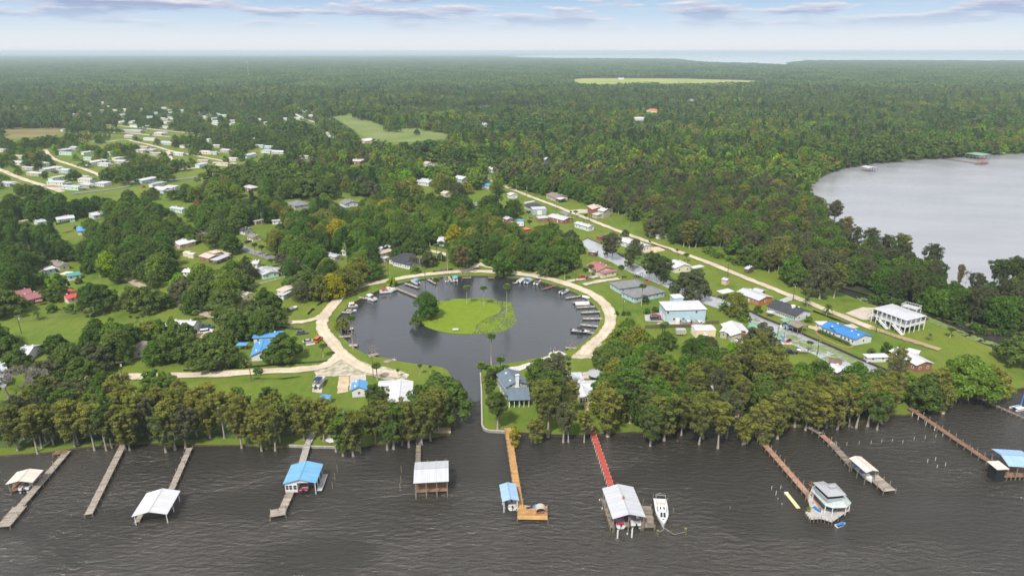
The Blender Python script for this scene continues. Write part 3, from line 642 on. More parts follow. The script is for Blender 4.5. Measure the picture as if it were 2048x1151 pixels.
# ------------------------------------------------------------------ buildings
def roofmat(name, col, rib=.6, dirt=.15, rough=.45, shingle=False, col2=None):
    m = bpy.data.materials.new(name); m.use_nodes = True; t = m.node_tree; b = t.nodes['Principled BSDF']; b.inputs['Roughness'].default_value = .9 if shingle else rough
    b.inputs['Specular IOR Level'].default_value = .2 if shingle else .45
    c = N(t, 'ShaderNodeTexCoord'); uv = N(t, 'ShaderNodeSeparateXYZ'); L(t, c.outputs['UV'], uv.inputs[0])
    u = uv.outputs[0]; v = uv.outputs[1]
    st = M(t, 'PINGPONG', M(t, 'DIVIDE', u, rib), .5)
    line = RAMP(t, st, [(.0, (.72,)*3), (.07, (1, 1, 1))]) if not shingle else RAMP(t, M(t, 'PINGPONG', M(t, 'DIVIDE', v, .3), .5), [(0, (.82,)*3), (.12, (1, 1, 1))])
    n = RAMP(t, NOISE(t, MAPV(t, c.outputs['UV'], (.5, .18, 1)), 1.0, 5, .65), [(.38, (0, 0, 0)), (.72, (1, 1, 1))])
    a = MIX(t, M(t, 'MULTIPLY', n, dirt * 2), col, col2 or tuple(x * .62 for x in col))
    a = MIX(t, 1.0, a, line, 'MULTIPLY')
    pn = RAMP(t, NOISE(t, MAPV(t, c.outputs['UV'], (1 / .9, .02, 1)), 1.0, 0), [(.3, (.93,)*3), (.7, (1.04,)*3)]); a = MIX(t, 1.0, a, pn, 'MULTIPLY')
    L(t, a, b.inputs['Base Color'])
    bp = N(t, 'ShaderNodeBump'); bp.inputs['Strength'].default_value = .4; bp.inputs['Distance'].default_value = .04; L(t, RAMP(t, st, [(0, (1, 1, 1)), (.12, (0, 0, 0))]), bp.inputs['Height'])
    if not shingle: L(t, bp.outputs[0], b.inputs['Normal'])
    MATS[name] = m; return m
RF = dict(white=roofmat('white_metal_roof', (.60, .61, .63), .6, .2), pale=roofmat('pale_grey_metal_roof', (.50, .52, .55), .6, .2), galv=roofmat('galvanised_roof', (.46, .50, .54), .6, .2),
    blue=roofmat('blue_metal_roof', (.09, .30, .60), .6, .12, col2=(.12, .32, .56)), vivid=roofmat('vivid_blue_metal_roof', (.035, .20, .50), .5, .10), paleblue=roofmat('pale_blue_metal_roof', (.30, .46, .66), .9, .18),
    tileblue=roofmat('blue_boathouse_roof', (.13, .36, .58), .75, .35, col2=(.28, .50, .66)), red=roofmat('red_metal_roof', (.50, .06, .06), .5, .15), maroon=roofmat('faded_maroon_roof', (.30, .12, .12), .5, .25), rose=roofmat('rose_shingle_roof', (.33, .13, .13), .5, .25, shingle=True, col2=(.40, .20, .19)),
    dark=roofmat('dark_shingle_roof', (.045, .05, .058), .5, .3, shingle=True, col2=(.085, .09, .10)), grey=roofmat('grey_shingle_roof', (.17, .175, .18), .5, .35, shingle=True, col2=(.27, .27, .27)),
    slate=roofmat('slate_blue_shingle_roof', (.135, .18, .22), .5, .2, shingle=True), brown=roofmat('brown_shingle_roof', (.19, .13, .10), .5, .3, shingle=True), tan=roofmat('tan_roof', (.55, .47, .38), .6, .25),
    taupe=roofmat('taupe_shingle_roof', (.25, .21, .18), .5, .25, shingle=True), green=roofmat('green_metal_roof', (.16, .32, .21), .6, .25, col2=(.27, .42, .30)), teal=roofmat('teal_roof', (.05, .28, .24), .6, .2),
    orange=roofmat('orange_tile_roof', (.62, .17, .08), .4, .2, shingle=True), cream=roofmat('cream_flat_roof', (.66, .60, .52), 1.2, .2), patchy=roofmat('patchy_grey_roof', (.20, .21, .22), .6, .9, col2=(.52, .54, .55)))
def wallm(name, c): return mat(name, c, .85, .06, .6)
WL = dict(white=wallm('white_siding', (.62, .63, .65)), cream=wallm('cream_siding', (.66, .60, .46)), grey=wallm('grey_siding', (.42, .42, .40)), blue=wallm('pale_blue_siding', (.36, .50, .60)), sky=wallm('sky_blue_siding', (.40, .53, .62)),
    mint=wallm('mint_siding', (.47, .68, .58)), tan=wallm('tan_siding', (.42, .37, .27)), brick=mat('red_brick', (.30, .11, .07), .9, .3, 3), orange=wallm('orange_wood_siding', (.42, .14, .04)), brown=wallm('brown_wood', (.13, .08, .055)),
    sage=wallm('sage_siding', (.38, .38, .30)), pink=wallm('pinkish_siding', (.60, .42, .34)), yellow=wallm('pale_yellow_siding', (.68, .59, .36)), greyblue=wallm('grey_blue_siding', (.36, .40, .43)), dark=mat('dark_screen', (.02, .022, .025), .5))
GLASS = mat('window_glass', (.02, .025, .03), .12, spec=.6); TRIM = mat('white_trim', (.75, .76, .76), .7); DOOR = mat('painted_door', (.55, .57, .58), .6); WOODP = mat('weathered_post', (.24, .20, .15), .9, .3, 3)
PILE_W = mat('white_piling', (.72, .72, .70), .7)
FOOT = []           # world footprints (polygons) where no tree may stand
SEEN = []           # pixel polygons that stay open to view
_win = {}
def win_mesh(w, h):
    k = (round(w, 1), round(h, 1))
    if k not in _win:
        f = MB(); t = .09
        f.box((0, -.03, 0), (w, .07, t)).box((0, -.03, h - t), (w, .07, t)).box((-w / 2 + t / 2, -.03, t), (t, .07, h - 2 * t)).box((w / 2 - t / 2, -.03, t), (t, .07, h - 2 * t)).box((0, -.03, h / 2 - .02), (w - 2 * t, .05, .05))
        p = MB(); p.box((0, -.012, t), (w - 2 * t, .03, h - 2 * t)); _win[k] = (f.mesh('window', TRIM), p.mesh('pane', GLASS))
    return _win[k]
def add_window(t, x, y, z, rz, w=1.0, h=1.1, pane=True):
    f, p = win_mesh(w, h); o = link('window', f, t, (x, y, z), rz)
    if pane: link('pane', p, o)
_door = {}
def add_door(t, x, y, z, rz, w=.95, h=2.05, m=None, name='door'):
    m = m or DOOR; k = (w, h, m.name)
    if k not in _door: d = MB(); d.box((0, -.03, 0), (w, .08, h)).box((0, -.06, h * .1), (w * .7, .03, h * .35)).box((0, -.06, h * .52), (w * .7, .03, h * .38)); _door[k] = d.mesh(name, m)
    link(name, _door[k], t, (x, y, z), rz)
_vm = []
def vent_mesh():
    if not _vm: v = MB(); v.box((0, 0, 0), (.45, .45, .4)).box((0, 0, .4), (.6, .6, .08)); _vm.append(v.mesh('roof_vent', MATS['window_glass'] if rnd.random() < 0 else TRIM))
    return _vm[0]
def rect(k, a, b, c, z):
    A, B, C = PQ(k, *a, z), PQ(k, *b, z), PQ(k, *c, z)
    u = (B - A); Lx = u.length; u.normalize(); n = Vector((-u.y, u.x, 0)); w = (C - B).dot(n); cen = A + u * Lx / 2 + n * w / 2
    return cen, math.atan2(u.y, u.x), Lx, abs(w)
def gable_roof(L_, W_, h, rise, th=.14):
    mb = MB(); s = math.hypot(W_ / 2, rise)
    for sg in (-1, 1):
        y0 = sg * W_ / 2; vs = [(-L_ / 2, y0, h), (L_ / 2, y0, h), (L_ / 2, 0, h + rise), (-L_ / 2, 0, h + rise)]
        vs += [(x, y, z - th) for x, y, z in vs]; fs = [(0, 1, 2, 3), (4, 7, 6, 5), (0, 4, 5, 1), (1, 5, 6, 2), (3, 7, 4, 0)]
        uv = [[(0, 0), (L_, 0), (L_, s), (0, s)]] + [[(0.3, 0.3)] * 4] * 4
        if sg > 0: fs = [f[::-1] for f in fs]; uv = [q[::-1] for q in uv]
        mb.add(vs, fs, uv)
    mb.box((0, 0, h + rise - .03), (L_ + .02, .3, .06)); return mb
def hip_roof(L_, W_, h, rise, th=.12):
    a, b = L_ / 2, W_ / 2; r = max(0, a - b) if a >= b else 0; q = max(0, b - a) if b > a else 0
    rid = [(-r, -q, h + rise), (r, q, h + rise)] if q == 0 else [(0, -q, h + rise), (0, q, h + rise)]
    v = [(-a, -b, h), (a, -b, h), (a, b, h), (-a, b, h)] + rid + [(-a, -b, h - th), (a, -b, h - th), (a, b, h - th), (-a, b, h - th)]
    s = math.hypot(min(a, b), rise)
    if q == 0: fs = [(0, 1, 5, 4), (1, 2, 5), (2, 3, 4, 5), (3, 0, 4)]; uv = [[(0, 0), (L_, 0), (L_ / 2 + r, s), (L_ / 2 - r, s)], [(0, 0), (W_, 0), (b, s)], [(0, 0), (L_, 0), (L_ / 2 + r, s), (L_ / 2 - r, s)], [(0, 0), (W_, 0), (b, s)]]
    else: fs = [(0, 1, 4), (1, 2, 5, 4), (2, 3, 5), (3, 0, 4, 5)]; uv = [[(0, 0), (L_, 0), (a, s)], [(0, 0), (W_, 0), (W_ / 2 + q, s), (W_ / 2 - q, s)], [(0, 0), (L_, 0), (a, s)], [(0, 0), (W_, 0), (W_ / 2 + q, s), (W_ / 2 - q, s)]]
    fs += [(9, 8, 7, 6), (0, 6, 7, 1), (1, 7, 8, 2), (2, 8, 9, 3), (3, 9, 6, 0)]; uv += [[(.3, .3)] * 4] * 5
    mb = MB(); mb.add(v, fs, uv); return mb
def flat_roof(L_, W_, h, rise, th=.16):
    mb = MB(); a, b = L_ / 2, W_ / 2; v = [(-a, -b, h), (a, -b, h), (a, b, h + rise), (-a, b, h + rise)]; v += [(x, y, z - th) for x, y, z in v]
    mb.add(v, [(0, 1, 2, 3), (7, 6, 5, 4), (0, 4, 5, 1), (1, 5, 6, 2), (2, 6, 7, 3), (3, 7, 4, 0)], [[(0, 0), (L_, 0), (L_, W_), (0, W_)]] + [[(.3, .3)] * 4] * 5); return mb
def wing(t, k, a, b, c, h=2.7, ridge='ab', type='gable', pitch=.32, roof='white', wall='white', base=LZ, over=.45, win=True, door=True, posts=None, postm=None, wn=None, clear=True, pane=True, storeys=1, gableface=None, minw=0, inset_wall=0):
    cen, rz, Lx, Wy = rect(k, a, b, c, base + h)
    if ridge == 'bc': rz += math.pi / 2; Lx, Wy = Wy, Lx
    Lx = max(Lx, minw); Wy = max(Wy, minw)
    if cen.y > 900: Lx = min(Lx, 40); Wy = min(Wy, 13)
    o = Vector((cen.x, cen.y, base)) - (t.location if not isinstance(t, dict) else Vector())
    off = Vector((cen.x - t.location.x, cen.y - t.location.y, base - t.location.z))
    cs, sn = math.cos(rz), math.sin(rz)
    def tr(x, y, z): return (off.x + x * cs - y * sn, off.y + x * sn + y * cs, off.z + z)
    rise = Wy / 2 * pitch if type != 'hip' else min(Lx, Wy) / 2 * pitch
    mb = dict(gable=gable_roof, hip=hip_roof, flat=flat_roof)[type](Lx, Wy, h, rise if type != 'flat' else pitch * Wy)
    link('roof', mb.mesh('roof', RF[roof]), t, off, rz)
    il, iw = Lx - 2 * over, Wy - 2 * over
    if type == 'gable' and wall and Wy > 5 and cen.y < 700:
        for fx, fy in ((.22, .18), (-.3, .22)): link('roof_vent', vent_mesh(), t, tr(fx * Lx, fy * Wy, h + rise * (1 - 2 * fy) - .05), rz)
    if wall:
        wb = MB(); hh = h - .14
        if type == 'gable':
            pr = [(-iw / 2, 0), (iw / 2, 0), (iw / 2, hh + over * pitch - .02), (0, hh + rise - .02), (-iw / 2, hh + over * pitch - .02)]
            n = 5; vs = [(x, y, z) for x in (-il / 2, il / 2) for y, z in pr]
            wb.add(vs, [tuple(range(n)), tuple(range(n, 2 * n))[::-1]] + [(i, n + i, n + (i + 1) % n, (i + 1) % n) for i in range(n)])
        else: wb.box((0, 0, 0), (il, iw, hh))
        link('wall', wb.mesh('wall', WL[wall]), t, off, rz)
        if win:
            nl = wn[0] if wn else max(1, round(il / 3.4)); ne = wn[1] if wn else max(0, round(iw / 4.2))
            for s in range(storeys):
                z = .95 + s * 2.8
                for sg in (-1, 1):
                    for i in range(nl):
                        x = -il / 2 + il * (i + .5) / nl
                        if door and s == 0 and i == nl // 2 and sg == -1 and nl > 2: add_door(t, *tr(x, sg * iw / 2, 0), rz); continue
                        add_window(t, *tr(x, sg * iw / 2, z), rz + (math.pi if sg > 0 else 0), 1.0, 1.1, pane)
                    for i in range(ne):
                        y = -iw / 2 + iw * (i + .5) / ne
                        add_window(t, *tr(sg * il / 2, y, z), rz + sg * math.pi / 2, 1.0, 1.1, pane)
    if posts:
        pm = postm or WOODP; nx, ny, pw, zb = posts; pmb = MB(); pmb.box((0, 0, zb), (pw, pw, h + over * pitch - .15 - zb)); pme = pmb.mesh('post', pm)
        for i in range(nx):
            for j in range(ny):
                if 0 < i < nx - 1 and 0 < j < ny - 1: continue
                x = -il / 2 + il * i / (nx - 1); y = -iw / 2 + iw * j / (ny - 1)
                link('post', pme, t, tr(x, y, 0), rz)
    c4 = [tr(sx * Lx / 2, sy * Wy / 2, 0) for sx, sy in ((-1, -1), (1, -1), (1, 1), (-1, 1))]
    FOOT.append([(x + t.location.x, y + t.location.y) for x, y, z in c4])
    if clear:
        px = [proj(x + t.location.x, y + t.location.y, base + zz) for x, y, _ in c4 for zz in (.3, h + rise)]; SEEN.append(hull(px))
    return dict(off=off, rz=rz, L=Lx, W=Wy, il=il, iw=iw, tr=tr, h=h, rise=rise)
def hull(p):
    p = sorted(set(p)); 
    def half(q):
        o = []
        for a in q:
            while len(o) > 1 and (o[-1][0] - o[-2][0]) * (a[1] - o[-2][1]) - (o[-1][1] - o[-2][1]) * (a[0] - o[-2][0]) <= 0: o.pop()
            o.append(a)
        return o[:-1]
    return half(p) + half(p[::-1])
def house(name, label, cat, *wings, group=None, base=LZ):
    k, a, b, c = wings[0][:4]; h = (wings[0][4] if len(wings[0]) > 4 else {}).get('h', 2.7); cen, _, _, _ = rect(k, a, b, c, base + h)
    t = thing(name, label, cat, (cen.x, cen.y, base), 0, group); out = []
    for w in wings: out.append(wing(t, *w[:4], **(dict(base=base, **w[4]) if len(w) > 4 else dict(base=base))))
    return t, out
def chimney(t, k, u, v, z0, z1, w, m, base=LZ):
    p = PQ(k, u, v, base + z1); mb = MB(); mb.box((0, 0, z0), (w, w * .8, z1 - z0)).box((0, 0, z1 - .15), (w + .16, w * .8 + .16, .15)); link('chimney', mb.mesh('chimney', m), t, (p.x - t.location.x, p.y - t.location.y, 0), 0)
D = dict
# --- near houses on the left
house('house', 'long white house with bright blue gable roof beside an oak', 'house', ('F', (190, 428), (350, 415), (388, 312), D(ridge='bc', roof='blue', wall='white', h=2.3, wn=(3, 1), pitch=.42)))
house('mobile_home', 'long pale mobile home with patched blue roof behind the blue-roofed white house', 'mobile home', ('F', (205, 290), (430, 278), (448, 232), D(roof='blue', wall='white', h=2.6, pitch=.12)))
house('gazebo', 'small open gazebo with a blue roof left of the blue-roofed white house', 'gazebo', ('F', (80, 345), (160, 345), (162, 320), D(type='hip', roof='blue', wall=None, posts=(2, 2, .12, 0), h=2.3, pitch=.3)))
house('garage', 'blue metal roofed garage between the sand drive and the lakeside trees', 'garage', ('F', (958, 690), (1086, 682), (1095, 622), D(ridge='bc', roof='blue', wall='white', h=2.8, pitch=.45)))
house('shed', 'small blue roofed shed behind the parked pontoon boat on its concrete drive', 'shed', ('F', (722, 745), (795, 752), (800, 722), D(roof='blue', wall='white', h=2.4, pitch=.2, win=False)))
house('house', 'small blue roofed cabin mostly hidden in the lakeside cypresses', 'house', ('F', (865, 880), (925, 880), (925, 850), D(roof='blue', wall='white', h=2.5, clear=False)))
house('house', 'large white metal roofed house under the big oak left of the channel', 'house', ('F', (1235, 800), (1430, 790), (1400, 620), D(ridge='bc', roof='white', wall='white', h=3.0, pitch=.3)), ('F', (1172, 660), (1300, 650), (1300, 608), D(roof='white', wall='white', h=2.9, pitch=.15)))
t, _ = house('house', 'white house with a white metal roof half hidden by cypresses at the left shore', 'house', ('E', (360, 880), (560, 870), (540, 750), D(roof='pale', wall='white', h=2.8, clear=False)))
house('house', 'white roofed house showing through treetops behind the bottom left cypress row', 'house', ('E', (900, 760), (1160, 780), (1200, 715), D(roof='pale', wall='white', h=2.8, clear=False)))
house('house', 'house with brown shingles and a white end wall between the oaks above the road', 'house', ('E', (1000, 400), (1110, 390), (1130, 320), D(ridge='bc', roof='taupe', wall='white', h=2.5, wn=(3, 1))))
house('house', 'white roofed house half covered by leaves beside the blue and white cars', 'house', ('E', (1230, 225), (1460, 228), (1455, 150), D(roof='white', wall='white', h=2.7)))
house('house', 'house at the left edge with rusty and white metal roofs behind the bare grey tree', 'house', ('E', (-60, 560), (60, 530), (40, 470), D(roof='galv', wall='white', h=2.7)), ('E', (-80, 640), (50, 610), (60, 550), D(roof='pale', wall='white', h=2.6)))
house('house', 'white house hidden in trees left of the power pole by the left road', 'house', ('E', (90, 430), (210, 425), (190, 345), D(roof='white', wall='white', h=2.7, clear=False)))
# --- left, behind
house('house', 'dusky maroon roofed house at the far left in front of dark trees', 'house', ('I', (190, 915), (265, 960), (405, 905), D(h=2.6, roof='maroon', wall='brown', pitch=.3, ridge='bc')), ('I', (108, 880), (170, 950), (320, 905), D(ridge='bc', h=2.7, roof='maroon', wall='brown', pitch=.3)), ('I', (335, 975), (405, 965), (400, 950), D(type='flat', roof='maroon', wall=None, posts=(2, 2, .12, 0), h=2.2, pitch=.05)))
house('house', 'cream bungalow with a bright red metal roof beside a dark conifer', 'house', ('I', (640, 950), (850, 900), (790, 872), D(h=2.5, roof='red', wall='cream', pitch=.3)), ('I', (560, 895), (700, 868), (770, 830), D(h=2.6, roof='red', wall='white', pitch=.3, clear=False)))
house('house', 'house with a taupe gable and a white flat carport roof beyond the red roofed bungalow', 'house', ('I', (450, 600), (560, 640), (645, 605), D(h=2.7, roof='taupe', wall='cream')), ('I', (345, 615), (430, 672), (545, 655), D(type='flat', h=2.5, roof='white', wall='blue', pitch=.02)), ('I', (310, 675), (380, 690), (430, 670), D(h=2.4, roof='taupe', wall='cream')))
house('shed', 'long shed with a teal green roof next to the winding tan road', 'shed', ('I', (640, 735), (780, 712), (745, 688), D(type='flat', h=2.4, roof='teal', wall='white', pitch=.03)))
house('canopy', 'white shade canopy between the taupe roofed house and the teal shed', 'canopy', ('I', (565, 710), (640, 715), (665, 685), D(type='flat', h=2.2, roof='cream', wall=None, posts=(2, 2, .1, 0), pitch=.02)))
house('house', 'low orange brick house with a white metal roof beside the asphalt road', 'house', ('J', (40, 432), (205, 392), (150, 350), D(h=2.6, roof='white', wall='pink', pitch=.2)), ('J', (-20, 400), (40, 432), (60, 380), D(type='flat', h=2.4, roof='cream', wall='pink', pitch=.02)))
for (u, v, lab) in ((100, 500, 'left of the two small white sheds by the asphalt road'), (145, 515, 'right of the two small white sheds by the asphalt road')):
    house('shed', lab, 'shed', ('J', (u - 30, v + 5), (u + 28, v + 8), (u + 28, v - 14), D(h=2.2, roof='cream', wall='cream', win=False, pitch=.2, over=.15)))
house('house', 'house with several pale tan roofs and brick walls on the lawn by the asphalt road', 'house', ('J', (222, 535), (320, 560), (420, 510), D(h=2.6, roof='tan', wall='brick', pitch=.2)), ('J', (310, 495), (375, 512), (425, 480), D(h=4.0, type='hip', roof='tan', wall='brick', pitch=.3)), ('J', (430, 500), (500, 525), (525, 505), D(h=2.6, roof='tan', wall='brick', pitch=.2)), ('J', (330, 570), (400, 580), (510, 530), D(type='flat', h=2.3, roof='galv', wall='brown', pitch=.03)))
house('house', 'mint green house with patchy grey gable roof on a bright lawn', 'house', ('J', (755, 665), (840, 720), (990, 680), D(ridge='ab', h=2.5, roof='patchy', wall='mint', pitch=.22, wn=(3, 2))), ('J', (900, 655), (960, 680), (1000, 650), D(h=2.4, roof='patchy', wall='mint', pitch=.2)))
house('house', 'small cream house with a pale roof just behind the mint green house', 'house', ('J', (725, 610), (790, 612), (805, 580), D(h=2.6, roof='pale', wall='cream')))
house('house', 'cream house with weathered tan roof among the dark oaks left of the ring road', 'house', ('J', (560, 912), (660, 930), (735, 885), D(h=2.6, roof='tan', wall='yellow', pitch=.25)))
house('house', 'house with tan roof and pale grey lean-to beside a lone palm', 'house', ('J', (965, 860), (1030, 885), (1180, 815), D(h=2.6, roof='tan', wall='white', pitch=.15)), ('J', (970, 905), (1040, 915), (1115, 870), D(type='flat', h=2.3, roof='galv', wall='white', pitch=.02)))
house('house', 'black roofed white garage house past the asphalt road', 'house', ('J', (605, 285), (665, 300), (752, 280), D(h=2.6, roof='dark', wall='white')), ('J', (680, 345), (740, 365), (770, 325), D(h=2.5, roof='taupe', wall='cream')))
house('house', 'white mobile home with pale roof behind the trees right of the asphalt road', 'mobile home', ('J', (770, 205), (860, 185), (850, 175), D(h=2.6, roof='pale', wall='tan', pitch=.1)), ('J', (925, 200), (1025, 195), (1020, 182), D(h=2.6, roof='white', wall='white', pitch=.1)))
house('house', 'pale blue roofed long house in trees above the yellow green oaks', 'house', ('J', (1415, 520), (1530, 550), (1600, 528), D(h=2.7, roof='galv', wall='white', pitch=.2)))
house('house', 'small white house beside a red shed in the trees right of the long pale roof', 'house', ('J', (1590, 490), (1640, 495), (1700, 460), D(h=2.6, roof='galv', wall='white')))
house('house', 'grey hip roofed house in the woods above the asphalt road', 'house', ('U', (1210, 1085), (1290, 1115), (1390, 1075), D(type='hip', h=2.8, roof='grey', wall='grey', pitch=.4)))
house('house', 'grey gabled house roof in the woods left of the basin woods', 'house', ('V', (180, 975), (240, 1000), (325, 965), D(h=2.8, roof='grey', wall='white', pitch=.3)))
house('house', 'greenish grey roofed house beside the bend of the asphalt road', 'house', ('I', (1620, 75), (1740, 95), (1775, 75), D(h=2.7, roof='galv', wall='mint')))
house('house', 'pale roofed hip house among pines below the white homes', 'house', ('U', (780, 925), (870, 945), (945, 925), D(type='hip', h=2.8, roof='pale', wall='brick', pitch=.3)))
house('mobile_home', 'turquoise walled long home with white roof on the left cross road', 'mobile home', ('I', (540, 190), (720, 168), (690, 138), D(h=2.7, roof='white', wall='mint', pitch=.12)), ('I', (355, 215), (450, 200), (440, 175), D(h=2.5, roof='pale', wall='white', pitch=.1)))
house('mobile_home', 'white long home with pale roof right of the turquoise walled one', 'mobile home', ('I', (890, 150), (1080, 120), (1060, 85), D(h=2.7, roof='white', wall='white', pitch=.12)))
house('house', 'house with bright blue roof half hidden by pines in the left woods', 'house', ('I', (735, 300), (830, 290), (830, 255), D(h=2.7, roof='blue', wall='white')))
house('shed', 'white shed roof in the trees right of the tan roofed house lawn', 'shed', ('J', (60, 690), (180, 695), (190, 660), D(h=2.4, roof='white', wall='white', clear=False)))
# --- behind the basin
house('house', 'white sunroom house with a dark blue-black shingle roof behind the ring road', 'house', ('Y', (470, 690), (700, 745), (790, 660), D(h=2.7, roof='dark', wall='white', type='hip', pitch=.35, wn=(8, 3))), ('Y', (430, 665), (560, 690), (730, 610), D(h=2.8, roof='dark', wall='white', pitch=.25, type='hip')))
house('house', 'low beige flat roofed house behind the dark roofed sunroom house', 'house', ('Y', (285, 590), (350, 612), (478, 565), D(h=2.6, type='flat', roof='tan', wall='pink', pitch=.02)), ('Y', (320, 650), (390, 665), (408, 640), D(type='flat', h=2.5, roof='white', wall='white', pitch=.02)))
house('shed', 'tiny white gabled shed left of the grey pitched carport', 'shed', ('Y', (318, 548), (360, 552), (380, 530), D(h=2.3, roof='white', wall='white', win=False)))
house('carport', 'grey pitched carport right of the tiny white shed', 'carport', ('Y', (385, 530), (450, 540), (490, 520), D(h=2.3, roof='galv', wall=None, posts=(2, 2, .1, 0))))
house('house', 'white house with bluish roof behind the group of tall palms', 'house', ('Y', (985, 470), (1075, 475), (1130, 430), D(h=3, roof='pale', wall='greyblue', pitch=.4)))
# --- right of the basin
house('house', 'cream house with a rose red shingle roof and carport beside the red pickup', 'house', ('N', (240, 432), (355, 492), (535, 470), D(h=2.6, roof='rose', wall='cream', pitch=.30)), ('N', (370, 500), (405, 515), (540, 480), D(ridge='bc', h=2.6, roof='rose', wall='cream', pitch=.28, wn=(2, 1))))
t, _ = house('house', 'pale blue house with two big weathered grey hip roofs and a brick chimney', 'house', ('N', (715, 748), (1018, 684), (612, 678), D(type='hip', h=2.6, roof='grey', wall='sky', pitch=.34, wn=(6, 3))), ('N', (570, 660), (850, 622), (468, 598), D(type='hip', h=2.6, roof='grey', wall='sky', pitch=.34)))
chimney(t, 'N', 833, 575, 2, 5, 1.5, WL['brick'])
t, ws = house('house', 'two storey pale blue house with a big white hip roof and small tower', 'house', ('O', (300, 348), (778, 334), (683, 230), D(type='hip', h=6.0, roof='white', wall='sky', pitch=.16, win=False)), ('O', (385, 207), (510, 200), (475, 157), D(type='flat', h=7.2, roof='white', wall='sky', pitch=.02, win=False, over=.3)))
w = ws[0]; 
for x, z in ((-.46, 4.2), (.26, 4.2), (-.3, 1.2), (-.06, 1.2)): add_window(t, *w['tr'](x * w['il'], -w['iw'] / 2, z), w['rz'], 1.1, 1.2)
add_door(t, *w['tr'](-.2 * w['il'], -w['iw'] / 2, 0), w['rz'], 1.6, 2.2, TRIM)
for y in (-.2, .2): add_door(t, *w['tr'](-w['il'] / 2, y * w['iw'], 0), w['rz'] - math.pi / 2, 3.2, 2.6, TRIM, 'garage_door')
add_window(t, *w['tr'](-w['il'] / 2, -.25 * w['iw'], 4.2), w['rz'] - math.pi / 2, 1.1, 1.2); add_window(t, *w['tr'](-w['il'] / 2, .2 * w['iw'], 4.2), w['rz'] - math.pi / 2, 1.1, 1.2)
t, ws = house('barn', 'pale yellow metal storage barn with white roof on the dry lawn', 'barn', ('O', (640, 580), (880, 572), (832, 510), D(h=3.1, roof='white', wall='yellow', pitch=.12, win=False, over=.1)))
w = ws[0]; add_door(t, *w['tr'](-.02 * w['il'], -w['iw'] / 2, 0), w['rz'], 1.0, 2.1, TRIM); add_door(t, *w['tr'](-w['il'] / 2, 0, 0), w['rz'] - math.pi / 2, 3.4, 2.7, TRIM, 'garage_door')
t, _ = house('house', 'sage walled house with a many-sided white roof and brick chimney by the canal', 'house', ('O', (1040, 642), (1300, 640), (1180, 500), D(ridge='bc', h=2.8, roof='white', wall='sage', pitch=.34, wn=(4, 2))), ('O', (912, 590), (1010, 610), (1060, 480), D(ridge='bc', h=2.7, roof='white', wall='sage', pitch=.3)))
chimney(t, 'O', 1190, 590, 0, 4.4, 1.6, WL['brick'])
t, _ = house('house', 'bright orange wooden house with long pale metal roof beside the canal', 'house', ('O', (1100, 135), (1370, 236), (1530, 190), D(h=2.8, roof='pale', wall='orange', pitch=.24, wn=(8, 1))), ('O', (1290, 110), (1400, 140), (1490, 125), D(h=2.8, roof='pale', wall='orange', pitch=.22)))
house('boathouse', 'open boat shelter with white roof on the canal beside the orange house', 'boathouse', ('O', (880, 122), (955, 155), (1075, 125), D(type='flat', h=3.4, roof='white', wall=None, posts=(2, 2, .2, -1.2), pitch=.03, postm=WOODP)))
t, ws = house('house', 'white house with long black shingle roof and a row of windows facing the canal', 'house', ('S', (155, 148), (440, 252), (615, 212), D(h=2.8, roof='dark', wall='white', pitch=.34, wn=(14, 2), door=False)))
mb = MB(); mb.box((0, 0, 4.0), (1.3, 1.3, 1.1)).box((0, 0, 5.1), (1.6, 1.6, .12)); p = PQ('S', 415, 150, LZ + 5); link('cupola', mb.mesh('cupola', TRIM), t, (p.x - t.location.x, p.y - t.location.y, 0))
t, ws = house('house', 'long white house with vivid blue roof and curved brick-edged hedge bed', 'house', ('S', (672, 345), (1012, 472), (1150, 425), D(h=2.8, roof='vivid', wall='white', pitch=.26, wn=(9, 2))), ('S', (1015, 472), (1187, 440), (1110, 368), D(ridge='bc', h=2.8, roof='vivid', wall='white', pitch=.3, wn=(3, 1), door=False)),
      ('S', (735, 352), (835, 412), (860, 350), D(ridge='bc', h=2.75, roof='vivid', wall='white', pitch=.34, door=False, wn=(1, 1))), ('S', (620, 296), (665, 332), (730, 290), D(type='hip', h=2.7, roof='white', wall='white', pitch=.3)))
house('house', 'cluster of white metal roofed houses in bend right of the canal mouth', 'house', ('S', (1600, 722), (1770, 700), (1440, 565), D(ridge='bc', h=3.0, roof='white', wall='brick', pitch=.3, clear=False)), ('S', (1500, 582), (1620, 612), (1698, 592), D(h=2.8, roof='white', wall='tan', pitch=.25)), ('S', (1130, 648), (1345, 640), (1335, 600), D(type='hip', h=2.1, roof='white', wall='white', pitch=.3)))
house('house', 'pale blue and white house corner seen among trees at the canal mouth', 'house', ('H', (1560, 625), (1640, 600), (1590, 560), D(h=2.7, roof='pale', wall='brick', clear=True)))
house('boathouse', 'boathouse over the canal with a rusty brown shingle roof', 'boathouse', ('S', (755, 688), (885, 708), (968, 672), D(h=3.0, roof='brown', wall=None, posts=(3, 2, .18, -1), pitch=.2, clear=True)))
house('boathouse', 'white roofed boathouse half buried in treetops below the rusty brown one', 'boathouse', ('S', (725, 730), (835, 792), (930, 752), D(h=2.4, roof='white', wall='brown', pitch=.3)))
house('boathouse', 'low boat shelter with a faded green roof beside the blue kayak cover', 'boathouse', ('S', (-20, 345), (65, 368), (185, 345), D(h=2.9, roof='green', wall=None, posts=(3, 2, .16, -.8), pitch=.2)))
house('boathouse', 'twin green roofed shelter above the barbecue patio on the canal bank', 'boathouse', ('S', (265, 470), (310, 472), (435, 440), D(h=2.8, roof='green', wall=None, posts=(2, 3, .16, 0), pitch=.15)), ('S', (215, 440), (270, 455), (385, 405), D(h=2.9, roof='green', wall=None, posts=(2, 2, .16, 0), pitch=.1)))
